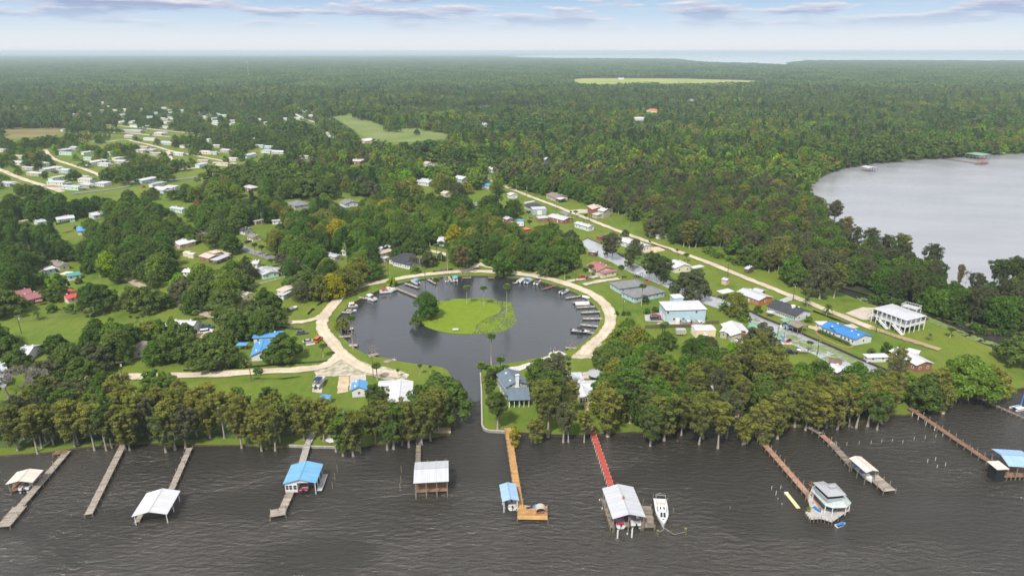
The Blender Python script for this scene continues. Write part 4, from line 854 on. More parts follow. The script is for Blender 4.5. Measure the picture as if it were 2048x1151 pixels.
house('gazebo', 'square tan roofed gazebo beside the twin green shelter', 'gazebo', ('S', (135, 395), (182, 416), (225, 396), D(type='hip', h=2.5, roof='tan', wall=None, posts=(2, 2, .12, 0), pitch=.3)))
house('boathouse', 'green roofed boathouse wing beside the black roofed house', 'boathouse', ('S', (285, 278), (325, 305), (425, 278), D(h=3.0, roof='green', wall=None, posts=(2, 2, .16, -1), pitch=.15)))
house('boathouse', 'weathered dark shingle boathouse spanning the canal before the blue roofed house', 'boathouse', ('S', (352, 315), (462, 362), (555, 332), D(h=3.1, roof='taupe', wall=None, posts=(3, 3, .18, -1), pitch=.2)))
house('gazebo', 'small pale blue canopy on the lawn before the black roofed house', 'canopy', ('S', (150, 205), (200, 222), (242, 205), D(type='hip', h=2.2, roof='galv', wall=None, posts=(2, 2, .1, 0), pitch=.3)))
# --- along the right road, further up
house('house', 'white house with broad white gable roof and side carport left of the right road', 'house', ('N', (1010, 412), (1105, 462), (1250, 430), D(h=2.8, roof='white', wall='cream', pitch=.3)), ('N', (940, 420), (1000, 440), (1020, 360), D(ridge='bc', h=2.7, roof='white', wall='white', pitch=.3)), ('N', (1240, 445), (1280, 462), (1358, 434), D(type='flat', h=2.6, roof='white', wall=None, posts=(2, 2, .12, 0), pitch=.02)))
house('mobile_home', 'long new white home with white roof on bare orange sand', 'mobile home', ('N', (545, 185), (768, 262), (842, 232), D(h=3.0, roof='white', wall='white', pitch=.18)))
house('shed', 'lone pinkish shed with pale blue metal roof on the lawn by the canal bend', 'shed', ('N', (1545, 566), (1600, 580), (1657, 568), D(h=2.5, roof='galv', wall='pink', win=False, pitch=.3, over=.25)))
house('shed', 'dark brown shed with white door right of the road at the wood edge', 'shed', ('N', (1765, 462), (1805, 472), (1888, 455), D(h=2.5, roof='galv', wall='brown', win=False, pitch=.25, over=.2)))
house('shed', 'small white utility trailer shed under the big spreading oak', 'shed', ('N', (910, 140), (945, 150), (1030, 132), D(h=2.3, roof='white', wall='white', win=False, pitch=.2)))
house('boathouse', 'boathouse with weathered grey roof at the head of the canal', 'boathouse', ('N', (262, 300), (345, 312), (392, 295), D(h=2.6, roof='patchy', wall='brown', pitch=.15)))
house('boathouse', 'second weathered canal boathouse behind the round-crowned palm', 'boathouse', ('N', (690, 500), (745, 518), (800, 500), D(h=2.6, roof='patchy', wall=None, posts=(3, 2, .16, -.8), pitch=.15)))
house('house', 'white house with pale blue metal roof left of the upper road', 'house', ('M', (900, 460), (1040, 500), (1115, 490), D(h=2.8, roof='pale', wall='white', pitch=.28)))
house('house', 'low brick house with wide pale grey metal roofs beside the grey garage', 'house', ('M', (640, 395), (800, 435), (870, 405), D(h=2.7, roof='pale', wall='brick', pitch=.25)), ('M', (535, 395), (565, 418), (650, 405), D(type='flat', h=2.5, roof='pale', wall='brick', pitch=.04)))
t, ws = house('garage', 'tall grey garage with big pale door next to the dark roofed house', 'garage', ('M', (505, 328), (640, 322), (620, 302), D(h=4.2, type='flat', roof='pale', wall='greyblue', pitch=.03, win=False, over=.1)))
w = ws[0]; add_door(t, *w['tr'](0, -w['iw'] / 2, 0), w['rz'], 3.4, 3.2, TRIM, 'garage_door')
house('house', 'grey walled house with dark charcoal hip roof beside the tall garage', 'house', ('M', (415, 285), (500, 325), (615, 298), D(type='hip', h=2.8, roof='dark', wall='grey', pitch=.35)), ('M', (418, 262), (440, 268), (512, 248), D(type='flat', h=2.7, roof='cream', wall='white', pitch=.02)))
house('house', 'house with taupe roof and white screened porch beyond the upper road', 'house', ('M', (628, 185), (720, 220), (815, 195), D(h=2.9, roof='taupe', wall='tan', pitch=.25)), ('M', (715, 220), (770, 235), (850, 225), D(h=2.7, roof='white', wall=None, posts=(3, 2, .14, 0), pitch=.15)))
house('house', 'two storey tan stucco house with white roof right of the upper road', 'house', ('M', (1125, 335), (1185, 348), (1282, 335), D(h=5.2, roof='white', wall='tan', pitch=.25, storeys=2)), ('M', (1025, 295), (1075, 330), (1170, 300), D(h=4.6, roof='tan', wall='brick', pitch=.25, win=False)), ('M', (1070, 370), (1120, 385), (1150, 365), D(h=2.8, roof='pale', wall='tan', pitch=.1, type='flat')))
house('canopy', 'small blue canopy at the wood edge right of the stucco house', 'canopy', ('M', (1378, 370), (1400, 376), (1418, 366), D(type='hip', h=2.2, roof='vivid', wall=None, posts=(2, 2, .1, 0), pitch=.3)))
house('house', 'white gabled house roof left of the camper near the wood', 'house', ('M', (165, 385), (255, 428), (318, 418), D(h=2.8, roof='pale', wall='brick', pitch=.3)), ('M', (345, 432), (400, 440), (445, 430), D(type='flat', h=2.2, roof='blue', wall=None, posts=(2, 2, .1, 0), pitch=.02)))
house('house', 'house with faded orange roof just below the white camper', 'house', ('M', (385, 505), (430, 525), (485, 515), D(h=2.7, roof='orange', wall='brick', pitch=.25, type='hip')))
house('house', 'small white house at the start of the right road between trees', 'house', ('M', (255, 180), (290, 195), (312, 165), D(h=2.8, roof='white', wall='white')))
house('shed', 'small rusty roofed shed beside the canal head', 'shed', ('N', (340, 150), (380, 168), (425, 150), D(h=2.4, roof='brown', wall='brick', win=False)))
for lab, k, a, b, c, kw in (
    ('long bright blue metal roof in the woods above the orange roof', 'V', (1512, 818), (1620, 822), (1650, 800), D(h=2.8, roof='blue', wall='white', pitch=.1)),
    ('pair of pale roofs among the trees left of the blue roof', 'V', (1275, 748), (1360, 762), (1440, 745), D(h=2.8, roof='white', wall='blue')),
    ('bluish white gable house standing in the middle woods', 'V', (900, 780), (1040, 795), (1110, 770), D(h=2.9, roof='pale', wall='white')),
    ('white house at right edge of the middle woods', 'V', (1590, 655), (1650, 668), (1690, 650), D(h=3.2, roof='white', wall='white')),
    ('small white house with red door by the track in the woods', 'V', (968, 602), (1020, 615), (1078, 600), D(h=2.8, roof='tan', wall='white')),
    ('white flat warehouse roof in the woods below the field', 'V', (275, 585), (385, 588), (408, 565), D(h=3, roof='white', wall='brick', type='flat', pitch=.02)),
    ('white house with pinkish porch at the field edge', 'V', (430, 395), (520, 385), (560, 365), D(h=3, roof='white', wall='pink')),
    ('grey roofed bungalow in the trees above the camper', 'V', (1435, 995), (1490, 1020), (1535, 1000), D(h=2.8, roof='grey', wall='tan')),
    ('teal roofed house far off among the middle woods', 'V', (1505, 232), (1560, 240), (1600, 225), D(h=3, roof='galv', wall='cream')),
    ('pale cream cottage with light roof in woods left of blue roof', 'V', (1150, 890), (1200, 900), (1220, 875), D(h=2.7, roof='tan', wall='cream')),
    ('orange tiled villa standing alone in the right hand woods', 'W', (555, 238), (598, 240), (592, 230), D(h=4, roof='orange', wall='cream', type='hip', pitch=.4)),
    ('low white roof beside the villa pond in the right woods', 'W', (525, 270), (570, 270), (565, 264), D(h=3, roof='white', wall='white')),
    ('long white greenhouse roofs far off past the right woods', 'W', (755, 200), (800, 200), (830, 185), D(h=3, roof='galv', wall='white', type='flat', pitch=.02)),
    ('tiny white roof on the far edge of the bright field', 'W', (1000, 136), (1040, 136), (1038, 131), D(h=5, roof='white', wall='white')),
    ('white barn row at the bay shore on the horizon', 'W', (1150, 76), (1225, 76), (1222, 73), D(h=7, roof='white', wall='white')),
    ('small white farm building at the left end of the bright field', 'W', (470, 113), (492, 113), (490, 109), D(h=5, roof='cream', wall='white')),
    ('white cabin roof in dense woods left of the upper road', 'W', (155, 428), (175, 430), (178, 422), D(h=3, roof='white', wall='white'))):
    house('house', lab, 'house', (k, a, b, c, kw))

# --- grey gabled house on the channel point
t, ws = house('house', 'grey house with slate blue roof and tall white chimney on the channel point', 'house',
    ('G', (310, 668), (488, 640), (540, 520), D(ridge='bc', h=4.6, roof='slate', wall='grey', pitch=.42, win=False)), ('G', (330, 765), (500, 760), (505, 690), D(type='flat', h=2.9, roof='slate', wall=None, posts=(5, 2, .16, 0), pitch=.22, postm=TRIM)),
    ('G', (240, 600), (330, 762), (345, 600), D(type='flat', h=2.9, roof='slate', wall=None, posts=(5, 2, .16, 0), pitch=.05, postm=TRIM)))
w = ws[0]
for y in (-.28, .28): add_window(t, *w['tr'](-w['il'] / 2, y * w['iw'], 4.3), w['rz'] - math.pi / 2, 1.1, .9)
for y in (-.3, -.1, .1, .3): add_window(t, *w['tr'](-w['il'] / 2, y * w['iw'], .5), w['rz'] - math.pi / 2, 1.6, 1.9)
for x in (-.3, 0, .3): add_window(t, *w['tr'](x * w['il'], w['iw'] / 2, 1), w['rz'] + math.pi, 1, 1.2)
cx = w['tr'](-w['il'] / 2 - .45, 0, 0); mb = MB(); mb.box((0, 0, 0), (1.9, .9, 3.6)).box((0, 0, 3.6), (1.9, .9, 1.0), taper=.55).box((0, 0, 4.6), (1.05, .5, 4.0)).box((0, 0, 8.5), (1.3, .8, .2)); link('chimney', mb.mesh('chimney', TRIM), t, cx, w['rz'] + math.pi / 2)
t, ws = house('house', 'white metal roofed house with a screened yellow porch between cypresses', 'house', ('G', (875, 748), (990, 742), (1010, 615), D(ridge='bc', h=3.0, roof='white', wall='yellow', pitch=.3, win=False)), ('G', (880, 690), (1140, 680), (1100, 606), D(h=3.0, roof='white', wall='cream', pitch=.26, clear=False)), ('G', (790, 610), (910, 606), (900, 550), D(type='flat', h=2.8, roof='pale', wall=None, posts=(2, 2, .14, 0), pitch=.02, clear=False)))
w = ws[0]
for i in range(5): add_window(t, *w['tr'](-w['il'] / 2, (-.4 + .2 * i) * w['iw'], 1.2), w['rz'] - math.pi / 2, 1.0, 1.5)
house('house', 'pale house with bluish metal roof deep in the trees above the brown dock', 'house', ('H', (85, 695), (200, 685), (190, 640), D(h=4.5, roof='pale', wall='greyblue', pitch=.2, storeys=2, clear=False)), ('H', (60, 570), (110, 640), (140, 625), D(type='flat', h=4.6, roof='paleblue', wall=None, posts=(2, 2, .14, 0), pitch=.05, clear=False)))
# octagonal white umbrella shelter
t = thing('umbrella_shelter', 'round white pleated canopy beside the white roofed lakeside house', 'canopy', PQ('G', 1013, 600), 0)
mb = MB(); n = 16
for i in range(n):
    a, b = 2 * math.pi * i / n, 2 * math.pi * (i + 1) / n; mb.add([(3.6 * math.cos(a), 3.6 * math.sin(a), 2.3), (3.6 * math.cos(b), 3.6 * math.sin(b), 2.3), (0, 0, 3.7)], [(0, 1, 2)]); m_ = (a + b) / 2
    mb.add([(3.7 * math.cos(a), 3.7 * math.sin(a), 2.2), (3.7 * math.cos(b), 3.7 * math.sin(b), 2.2), (3.6 * math.cos(b), 3.6 * math.sin(b), 2.32), (3.6 * math.cos(a), 3.6 * math.sin(a), 2.32)], [(0, 1, 2, 3)])
mb.obj('canopy', RF['pale'], t); mb = MB(); mb.tube([(0, 0, 0), (0, 0, 3.6)], .08, 8); mb.obj('pole', WOODP, t); SEEN.append([Q('G', 960, 545), Q('G', 1065, 545), Q('G', 1065, 590), Q('G', 960, 590)])

# --- white stilt house
k = 'S'; zb = LZ
t, ws = house('stilt_house', 'white house raised on stilts with wrap-around balcony, stairs and flat white roof', 'house', (k, (1172, 172), (1505, 293), (1702, 246), D(h=6.2, type='hip', roof='pale', wall=None, pitch=.12, over=.3)))
w = ws[0]; Lw, Ww = w['il'] - 3.2, w['iw'] - 3.2
def at(w, x, y, z): return w['tr'](x, y, z)
def addp(name, mb, m, t, w): link(name, mb.mesh(name, m), t, w['off'], w['rz'])
mb = MB(); mb.box((-.4, .4, 3.2), (Lw, Ww, 2.9)); addp('wall', mb, WL['white'], t, w)
mb = MB(); mb.box((0, 0, 2.9), (w['il'], w['iw'], .25)); addp('balcony_deck', mb, WL['white'], t, w)
pm = MB(); pm.box((0, 0, 0), (.24, .24, 6.0)); pme = pm.mesh('post', TRIM)
for i in range(8):
    for y in (-w['iw'] / 2, w['iw'] / 2): link('post', pme, t, at(w, -w['il'] / 2 + w['il'] * i / 7, y, 0), w['rz'])
for j in (1, 2, 3): 
    for x in (-w['il'] / 2, w['il'] / 2): link('post', pme, t, at(w, x, -w['iw'] / 2 + w['iw'] * j / 4, 0), w['rz'])
mb = MB(); a_, b_ = w['il'] / 2, w['iw'] / 2
for (x0, y0, x1, y1) in ((-a_, -b_, a_, -b_), (a_, -b_, a_, b_), (a_, b_, -a_, b_), (-a_, b_, -a_, -b_)):
    for z in (3.25, 4.1): mb.beam((x0, y0, z), (x1, y1, z), .07, .09)
    n = int(math.hypot(x1 - x0, y1 - y0) / .5)
    for i in range(n): mb.beam((x0 + (x1 - x0) * i / n, y0 + (y1 - y0) * i / n, 3.2), (x0 + (x1 - x0) * i / n, y0 + (y1 - y0) * i / n, 4.1), .05)
addp('railing', mb, TRIM, t, w)
for i in range(6): add_window(t, *at(w, -Lw / 2 - .4 + Lw * (i + .5) / 6, -Ww / 2 + .4, 4.2), w['rz'], 1.3, 1.2)
for i in range(2): add_window(t, *at(w, Lw / 2 - .4, -Ww / 2 + .4 + Ww * (i + .5) / 2, 4.2), w['rz'] + math.pi / 2, 1.8, 1.3)
def stairs(t, w, x0, y0, dx, dy, z1, n=12, wd=1.3):
    mb = MB()
    for i in range(n):
        f = (i + .5) / n; mb.box((x0 + dx * f, y0 + dy * f, z1 * (1 - (i + 1) / n)), (wd if abs(dy) > abs(dx) else abs(dx) / n, wd if abs(dx) >= abs(dy) else abs(dy) / n, .08))
    o = (0, wd / 2) if abs(dx) >= abs(dy) else (wd / 2, 0)
    for s in (-1, 1):
        mb.beam((x0 + o[0] * s, y0 + o[1] * s, z1 - .1), (x0 + dx + o[0] * s, y0 + dy + o[1] * s, 0), .08, .3); mb.beam((x0 + o[0] * s, y0 + o[1] * s, z1 + .9), (x0 + dx + o[0] * s, y0 + dy + o[1] * s, .9), .07, .1)
        for i in range(5): f = i / 4; mb.beam((x0 + dx * f + o[0] * s, y0 + dy * f + o[1] * s, z1 * (1 - f)), (x0 + dx * f + o[0] * s, y0 + dy * f + o[1] * s, z1 * (1 - f) + .9), .07)
    addp('staircase', mb, TRIM, t, w)
stairs(t, w, -a_ * .55, -b_ - .8, 5.0, 0, 2.9); stairs(t, w, a_ * .35, -b_ - .8, 5.0, 0, 2.9)
mb = MB(); mb.box((-.5, .8, 0), (Lw * .5, Ww * .5, 2.7)); addp('storage_room', mb, WL['greyblue'], t, w)
t, ws = house('deck', 'raised white viewing platform with railing behind the stilt house', 'deck', (k, (1452, 150), (1600, 190), (1632, 165), D(h=4.5, type='flat', roof='pale', wall=None, pitch=0, over=.05, posts=(3, 2, .2, 0), postm=TRIM)))
w = ws[0]; mb = MB(); a_, b_ = w['L'] / 2, w['W'] / 2
for (x0, y0, x1, y1) in ((-a_, -b_, a_, -b_), (a_, -b_, a_, b_), (a_, b_, -a_, b_), (-a_, b_, -a_, -b_)):
    mb.beam((x0, y0, 5.5), (x1, y1, 5.5), .09); n = int(math.hypot(x1 - x0, y1 - y0) / .8)
    for i in range(n): mb.beam((x0 + (x1 - x0) * i / n, y0 + (y1 - y0) * i / n, 4.5), (x0 + (x1 - x0) * i / n, y0 + (y1 - y0) * i / n, 5.5), .07)
addp('railing', mb, TRIM, t, w)

# --- the far settlement: white roofed homes
TOWN = [('T', [(985, 120), (1050, 155), (970, 195), (1100, 188), (1200, 185), (700, 232), (860, 225), (1150, 238), (1345, 178), (1180, 268), (1500, 215), (1440, 255), (1560, 268), (1590, 170), (1160, 305), (1290, 340), (1400, 345), (1230, 385), (1320, 390), (1530, 415), (1250, 440),
               (1440, 465), (1610, 500), (620, 378), (1390, 545), (1350, 575), (1450, 572), (1500, 605), (640, 600), (720, 550), (830, 595), (600, 575), (850, 650), (880, 690), (1000, 672), (1000, 705), (1130, 650), (1170, 680), (180, 632), (180, 690), (280, 742), (430, 700), (540, 740), (640, 765), (450, 755), (330, 795), (540, 835), (560, 880), (800, 830), (840, 855),
               (700, 925), (830, 905), (990, 890), (1400, 855), (1500, 895), (1560, 950), (1050, 600), (60, 890), (10, 570), (1620, 355), (1180, 215), (1280, 300)]),
        ('U', [(40, 170), (100, 190), (85, 220), (210, 190), (45, 275), (110, 265), (40, 350), (60, 305), (380, 215), (470, 225), (560, 225), (620, 240), (430, 255), (520, 270), (530, 320), (700, 290), (690, 320), (540, 300), (960, 275), (1200, 270), (1310, 268), (1450, 240), (1370, 200), (1460, 205), (85, 505), (190, 605), (250, 530), (430, 590), (500, 595), (640, 575),
               (420, 675), (400, 710), (590, 700), (700, 655), (850, 620), (890, 470), (540, 530), (960, 530), (1050, 540), (1030, 580), (1150, 590), (1390, 635), (10, 410), (30, 940), (110, 925), (460, 475), (1600, 410), (1010, 310)]),
        ('V', [(100, 322), (150, 350), (230, 380)])]
town_r = random.Random(21); tm = {}
def town_home(L_, W_, h, type_, roof, wall):
    k = (L_, W_, type_, roof, wall)
    if k not in tm:
        mb = (gable_roof if type_ == 'gable' else flat_roof)(L_ + .6, W_ + .6, h, (W_ / 2 * .25) if type_ == 'gable' else .3)
        wb = MB(); wb.box((0, 0, 0), (L_, W_, h - .15)); tm[k] = (mb.mesh('roof', RF[roof]), wb.mesh('wall', WL[wall]))
    return tm[k]
rn = dict(white='white', pale='light grey', galv='bluish grey', cream='cream', tan='tan', green='green', blue='blue')
TOWNH = []
for k, pts in TOWN:
    for u, v in pts:
        px = Q(k, u, v); p = P(px[0], px[1], LZ + 2.5); far_ = p.y > 850
        roof = town_r.choice(['white'] * 4 + ['pale'] * 4 + ['galv'] * 3 + ['cream', 'tan', 'tan', 'cream'] * (not far_)); wall = town_r.choice(['white', 'white', 'cream', 'white', 'grey', 'sky', 'tan', 'cream', 'grey', 'tan', 'mint'])
        Lh = town_r.choice([10, 12, 14, 17]); Wh = town_r.choice([4.5, 5.5, 8, 8]); ty = town_r.choice(['gable', 'gable', 'flat']); me = town_home(Lh, Wh, 2.8, ty, roof, wall)
        rz = town_r.choice([-.28, -.28, -.22, 1.2, -.35]) + town_r.uniform(-.06, .06)
        t = thing('mobile_home' if Wh < 8 else 'house', f'{rn[roof]} roofed home with {wall} walls in the settlement beyond the trees', 'mobile home' if Wh < 8 else 'house', (p.x, p.y, LZ), rz, 'homes of the far settlement')
        link('roof', me[0], t); link('wall', me[1], t)
        for i in range(4):
            if i == 1: add_door(t, -Lh / 2 + Lh * (i + .5) / 4, -Wh / 2, .1, 0)
            else: add_window(t, -Lh / 2 + Lh * (i + .5) / 4, -Wh / 2, 1.0, 0, 1.2, 1.1, pane=not far_)
        if town_r.random() < .5:
            cb = MB(); cb.box((Lh / 2 + 1.8, 0, 2.2), (3.4, Wh * .8, .12)).box((Lh / 2 + 3.3, -Wh * .38, 0), (.12, .12, 2.2)).box((Lh / 2 + 3.3, Wh * .38, 0), (.12, .12, 2.2)); cb.obj('carport', RF['white'], t)
        TOWNH.append((t, px, roof, wall)); cs, sn = math.cos(rz), math.sin(rz)
        FOOT.append([(p.x + x * cs - y * sn, p.y + x * sn + y * cs) for x, y in ((-Lh / 2 - 1, -Wh / 2 - 1), (Lh / 2 + 1, -Wh / 2 - 1), (Lh / 2 + 1, Wh / 2 + 1), (-Lh / 2 - 1, Wh / 2 + 1))])
        q = 5 if not far_ else 3; SEEN.append([(px[0] - 12 * (600 / max(p.y, 300)), px[1] - q), (px[0] + 12 * (600 / max(p.y, 300)), px[1] - q), (px[0] + 12 * (600 / max(p.y, 300)), px[1] + q), (px[0] - 12 * (600 / max(p.y, 300)), px[1] + q)])
# ------------------------------------------------------------------ docks, boathouses on the river
def plankmat(name, c1, c2, c3):
    m = bpy.data.materials.new(name); m.use_nodes = True; t = m.node_tree; b = t.nodes['Principled BSDF']; b.inputs['Roughness'].default_value = .9; b.inputs['Specular IOR Level'].default_value = .2
    g = N(t, 'ShaderNodeNewGeometry'); c = N(t, 'ShaderNodeTexCoord')
    a = RAMP(t, g.outputs['Random Per Island'], [(0, c1), (.5, c2), (1, c3)])
    L(t, MIX(t, 1.0, a, RAMP(t, NOISE(t, c.outputs['Object'], .6, 4, .6), [(.3, (.75,)*3), (.7, (1.12,)*3)]), 'MULTIPLY'), b.inputs['Base Color']); MATS[name] = m; return m
PK = dict(grey=plankmat('weathered_planks', (.22, .19, .155), (.31, .27, .225), (.40, .35, .30)), dark=plankmat('dark_old_planks', (.12, .10, .08), (.20, .17, .14), (.27, .235, .19)), gold=plankmat('golden_planks', (.36, .20, .075), (.45, .26, .10), (.52, .32, .14)),
    red=plankmat('red_painted_planks', (.30, .055, .04), (.40, .075, .05), (.44, .11, .08)), brown=plankmat('reddish_brown_planks', (.27, .155, .10), (.35, .20, .13), (.42, .26, .18)), rust=plankmat('dark_brown_planks', (.16, .09, .06), (.22, .13, .09), (.27, .17, .12)), pale=plankmat('pale_grey_planks', (.34, .33, .31), (.42, .41, .39), (.50, .48, .46)),
    conc=plankmat('grey_dock_boards', (.30, .29, .26), (.38, .36, .33), (.46, .44, .40)))
_pm = {}
def pile_mesh(h, r, m, down=1.4):
    k = (round(h, 1), r, m.name)
    if k not in _pm: b = MB(); b.tube([(0, 0, -down), (0, 0, h)], r, 7); _pm[k] = b.mesh('piling', m, False)
    return _pm[k]
def planks(mb, a, b, wd, z, pw=.2, th=.06, r=None, skip=0):
    d = (b - a); Ld = d.length; u = d / Ld; n = Vector((-u.y, u.x, 0)); k = max(1, int(Ld / pw)); r = r or rnd
    for i in range(k):
        if r.random() < skip: continue
        s = a + u * (Ld * i / k); e = a + u * (Ld * (i + .93) / k); q0 = wd / 2 + r.uniform(-.05, .05); q1 = wd / 2 + r.uniform(-.05, .05); dz = r.uniform(-.012, .012)
        vs = [s - n * q0, e - n * q0, e + n * q1, s + n * q1]; vs = [(p.x, p.y, z + dz) for p in vs] + [(p.x, p.y, z + dz - th) for p in vs]
        mb.add(vs, [(0, 1, 2, 3), (0, 4, 5, 1), (1, 5, 6, 2), (2, 6, 7, 3), (3, 7, 4, 0)])
def dock(label, segs, pk='grey', z=.95, pile=1.5, step=3.2, pm=None, cap=.25, name='dock', pr=.11, pw=.2, skip=0, group=None, extra=None, cat='dock'):
    """segs: list of (k, (u,v), (u,v), width m)"""
    A0 = PQ(segs[0][0], *segs[0][1], z); t = thing(name, label, cat, (A0.x, A0.y, 0), 0, group); mb = MB(); sb = MB(); o = Vector((A0.x, A0.y, 0))
    for s in segs:
        a = PQ(s[0], *s[1], z) - o; b = PQ(s[0], *s[2], z) - o; a.z = b.z = 0; wd = s[3]; planks(mb, a, b, wd, z, pw, skip=skip)
        d = (b - a); u = d.normalized(); n = Vector((-u.y, u.x, 0))
        for q in (-1, 1): sb.beam(a + n * q * (wd / 2 - .12) + Vector((0, 0, z - .18)), b + n * q * (wd / 2 - .12) + Vector((0, 0, z - .18)), .09, .2)
        k = max(1, round(d.length / step))
        for i in range(k + 1):
            for q in (-1, 1):
                p = a.lerp(b, i / k) + n * q * (wd / 2 + .02); me = pile_mesh(z + cap + (rnd.choice([0, 0, .3, .6]) if cap > .2 else 0), pr, pm or WOODP, pile); link('piling', me, t, p)
    d = mb.obj('decking', PK[pk], t); d['kind'] = 'stuff'; sb.obj('stringer', WOODP, t); return t
dock('long weathered grey dock at the far left with a wider end platform', [('A', (515, 195), (150, 620), 1.9), ('A', (150, 620), (20, 775), 3.2)], 'grey')
dock('short boardwalk linking the left boathouse to the far left dock', [('A', (345, 390), (288, 392), 1.5)], 'grey')
dock('small brown bank landing at the head of the far left dock', [('A', (415, 205), (515, 200), 2.0)], 'rust', z=1.0)
dock('long plain grey dock second from the left, ending in open water', [('A', (945, 140), (675, 680), 1.8)], 'grey', cap=.2)
dock('grey walkway leading to the snow white boathouse', [('A', (1450, 170), (1305, 500), 1.6)], 'grey')
dock('grey ramp and walkway to the blue tiled boathouse', [('B', (490, 50), (440, 140), 1.9), ('B', (440, 140), (385, 330), 1.9)], 'conc', z=1.0)
dock('worn dock with a square end platform in front of the blue tiled boathouse', [('B', (318, 488), (245, 650), 2.0), ('B', (215, 635), (213, 692), 3.7)], 'grey', z=1.0)
dock('narrow walkway under the trees to the brown walled boathouse', [('B', (1290, 100), (1286, 285), 1.3)], 'dark')
dock('golden brown dock with white tipped pilings right of the channel', [('C', (135, 95), (228, 700), 1.9)], 'gold', step=2.4, cap=.3, pm=None)
t = dock('golden square sun deck with curved canopy at the end of the golden dock', [('C', (325, 690), (325, 795), 7.4)], 'gold', step=2.4)
dock('bright red painted dock with white piling caps', [('C', (785, 125), (925, 535), 1.7)], 'red', step=1.9, pm=PILE_W, cap=.12, pr=.08)
dock('long reddish brown dock leading to the tiered pavilion', [('D', (-40, 180), (55, 235), 1.6), ('D', (55, 235), (115, 310), 1.6), ('D', (115, 310), (490, 740), 1.7), ('D', (490, 740), (590, 830), 2.6)], 'brown', step=2.6, cap=.7)
dock('dark landing boards at the trees before the boat lift dock', [('D', (470, 250), (565, 300), 1.6)], 'dark', z=1.0)
dock('old dock leading to the pale boat lift roof, near part repaired', [('D', (570, 310), (640, 370), 1.7)], 'brown', z=1.0)
dock('dark weathered middle dock with gaps before the boat lift roof', [('D', (640, 370), (790, 535), 2.0), ('D', (770, 530), (812, 530), 1.5)], 'dark', step=2.6, cap=.4)
dock('tan plank platform beyond the boat lift roof', [('D', (920, 590), (1045, 700), 3.6)], 'grey', z=1.0, pw=.34, step=2.4, cap=.6)
dock('long dark brown dock leading to the blue roofed boathouse at the right', [('D', (1180, 120), (1740, 495), 1.7)], 'rust', step=2.6, cap=.6, z=1.1)
dock('long straight timber breakwater at the lower right shore', [('H', (1765, 745), (2075, 880), 1.0)], 'dark', z=.7, step=1.6, name='breakwater', cat='breakwater')
dock('old dark side deck between the big boathouse and the white cruiser', [('C', (1185, 690), (1210, 850), 3.0), ('C', (1150, 840), (1255, 835), 1.6)], 'dark', step=2.4, cap=.6)
dock('mossy walkway along the left side of the big grey boathouse', [('C', (868, 640), (937, 858), 1.0)], 'dark', step=2.0)
# sun deck canopy and lounge chairs
p = PQ('C', 385, 745, .95); t = thing('arched_canopy', 'small cream arched canopy standing on the golden sun deck', 'canopy', p, .05); mb = MB()
for i in range(10):
    a, b = math.pi * i / 10, math.pi * (i + 1) / 10
    mb.add([(1.25 * math.cos(q), y, 1.1 + 1.0 * math.sin(q)) for q in (a, b) for y in (-1, 1)], [(0, 2, 3, 1)]); mb.add([(1.2 * math.cos(q), y, 1.06 + .95 * math.sin(q)) for q in (a, b) for y in (-1, 1)], [(0, 1, 3, 2)])
mb.obj('canopy', RF['cream'], t); mb = MB()
for x in (-1.2, 1.2):
    for y in (-.95, .95): mb.box((x, y, 0), (.07, .07, 1.15))
mb.obj('frame', WOODP, t); mb = MB(); mb.box((0, 0, 0), (1.9, .8, .45)).box((0, .4, .45), (1.9, .15, .5)); mb.obj('bench', PK['rust'], t)
def lounger(k, u, v, z, rz, m, label):
    t = thing('sun_lounger', label, 'lounger', PQ(k, u, v, z), rz); b = MB(); b.box((0, 0, .28), (1.3, .6, .06)); b.obj('seat', m, t); b = MB(); b.beam((.6, 0, .32), (1.05, 0, .75), .6, .06); b.obj('backrest', m, t)
    lg = MB(); lg.box((0, 0, 0), (.05, .05, .28)); lm = lg.mesh('leg', TRIM)
    for x in (-.6, .6):
        for y in (-.25, .25): link('leg', lm, t, (x, y, 0))
BLUEP = mat('bright_blue_vinyl', (.05, .22, .55), .5); NAVY = mat('navy_canvas', (.02, .035, .09), .8); TEALC = mat('teal_canvas', (.02, .38, .52), .8); REDC = mat('crimson_canvas', (.42, .02, .05), .8); BLKC = mat('black_canvas', (.02, .02, .022), .8); WHC = mat('white_canvas', (.70, .72, .75), .8); SKYC = mat('sky_blue_canvas', (.10, .36, .62), .8); LILAC = mat('lilac_grey_canvas', (.42, .42, .52), .8)
HULLW = mat('white_gelcoat', (.74, .75, .75), .25, spec=.5); HULLB = mat('black_gelcoat', (.03, .03, .035), .25, spec=.5); HULLR = mat('red_plastic_hull', (.55, .05, .02), .4); ALU = mat('bare_aluminium', (.50, .52, .54), .35, metal=.6); SEATM = mat('beige_vinyl', (.55, .50, .42), .6); MOTOR = mat('outboard_black', (.03, .03, .035), .3); SEATG = mat('grey_vinyl', (.30, .31, .33), .6)
lounger('C', 295, 712, .95, .3, NAVY, 'dark lounge chair on the golden sun deck'); lounger('C', 322, 706, .95, .3, BLUEP, 'blue lounge chair beside the arched canopy on the golden deck')
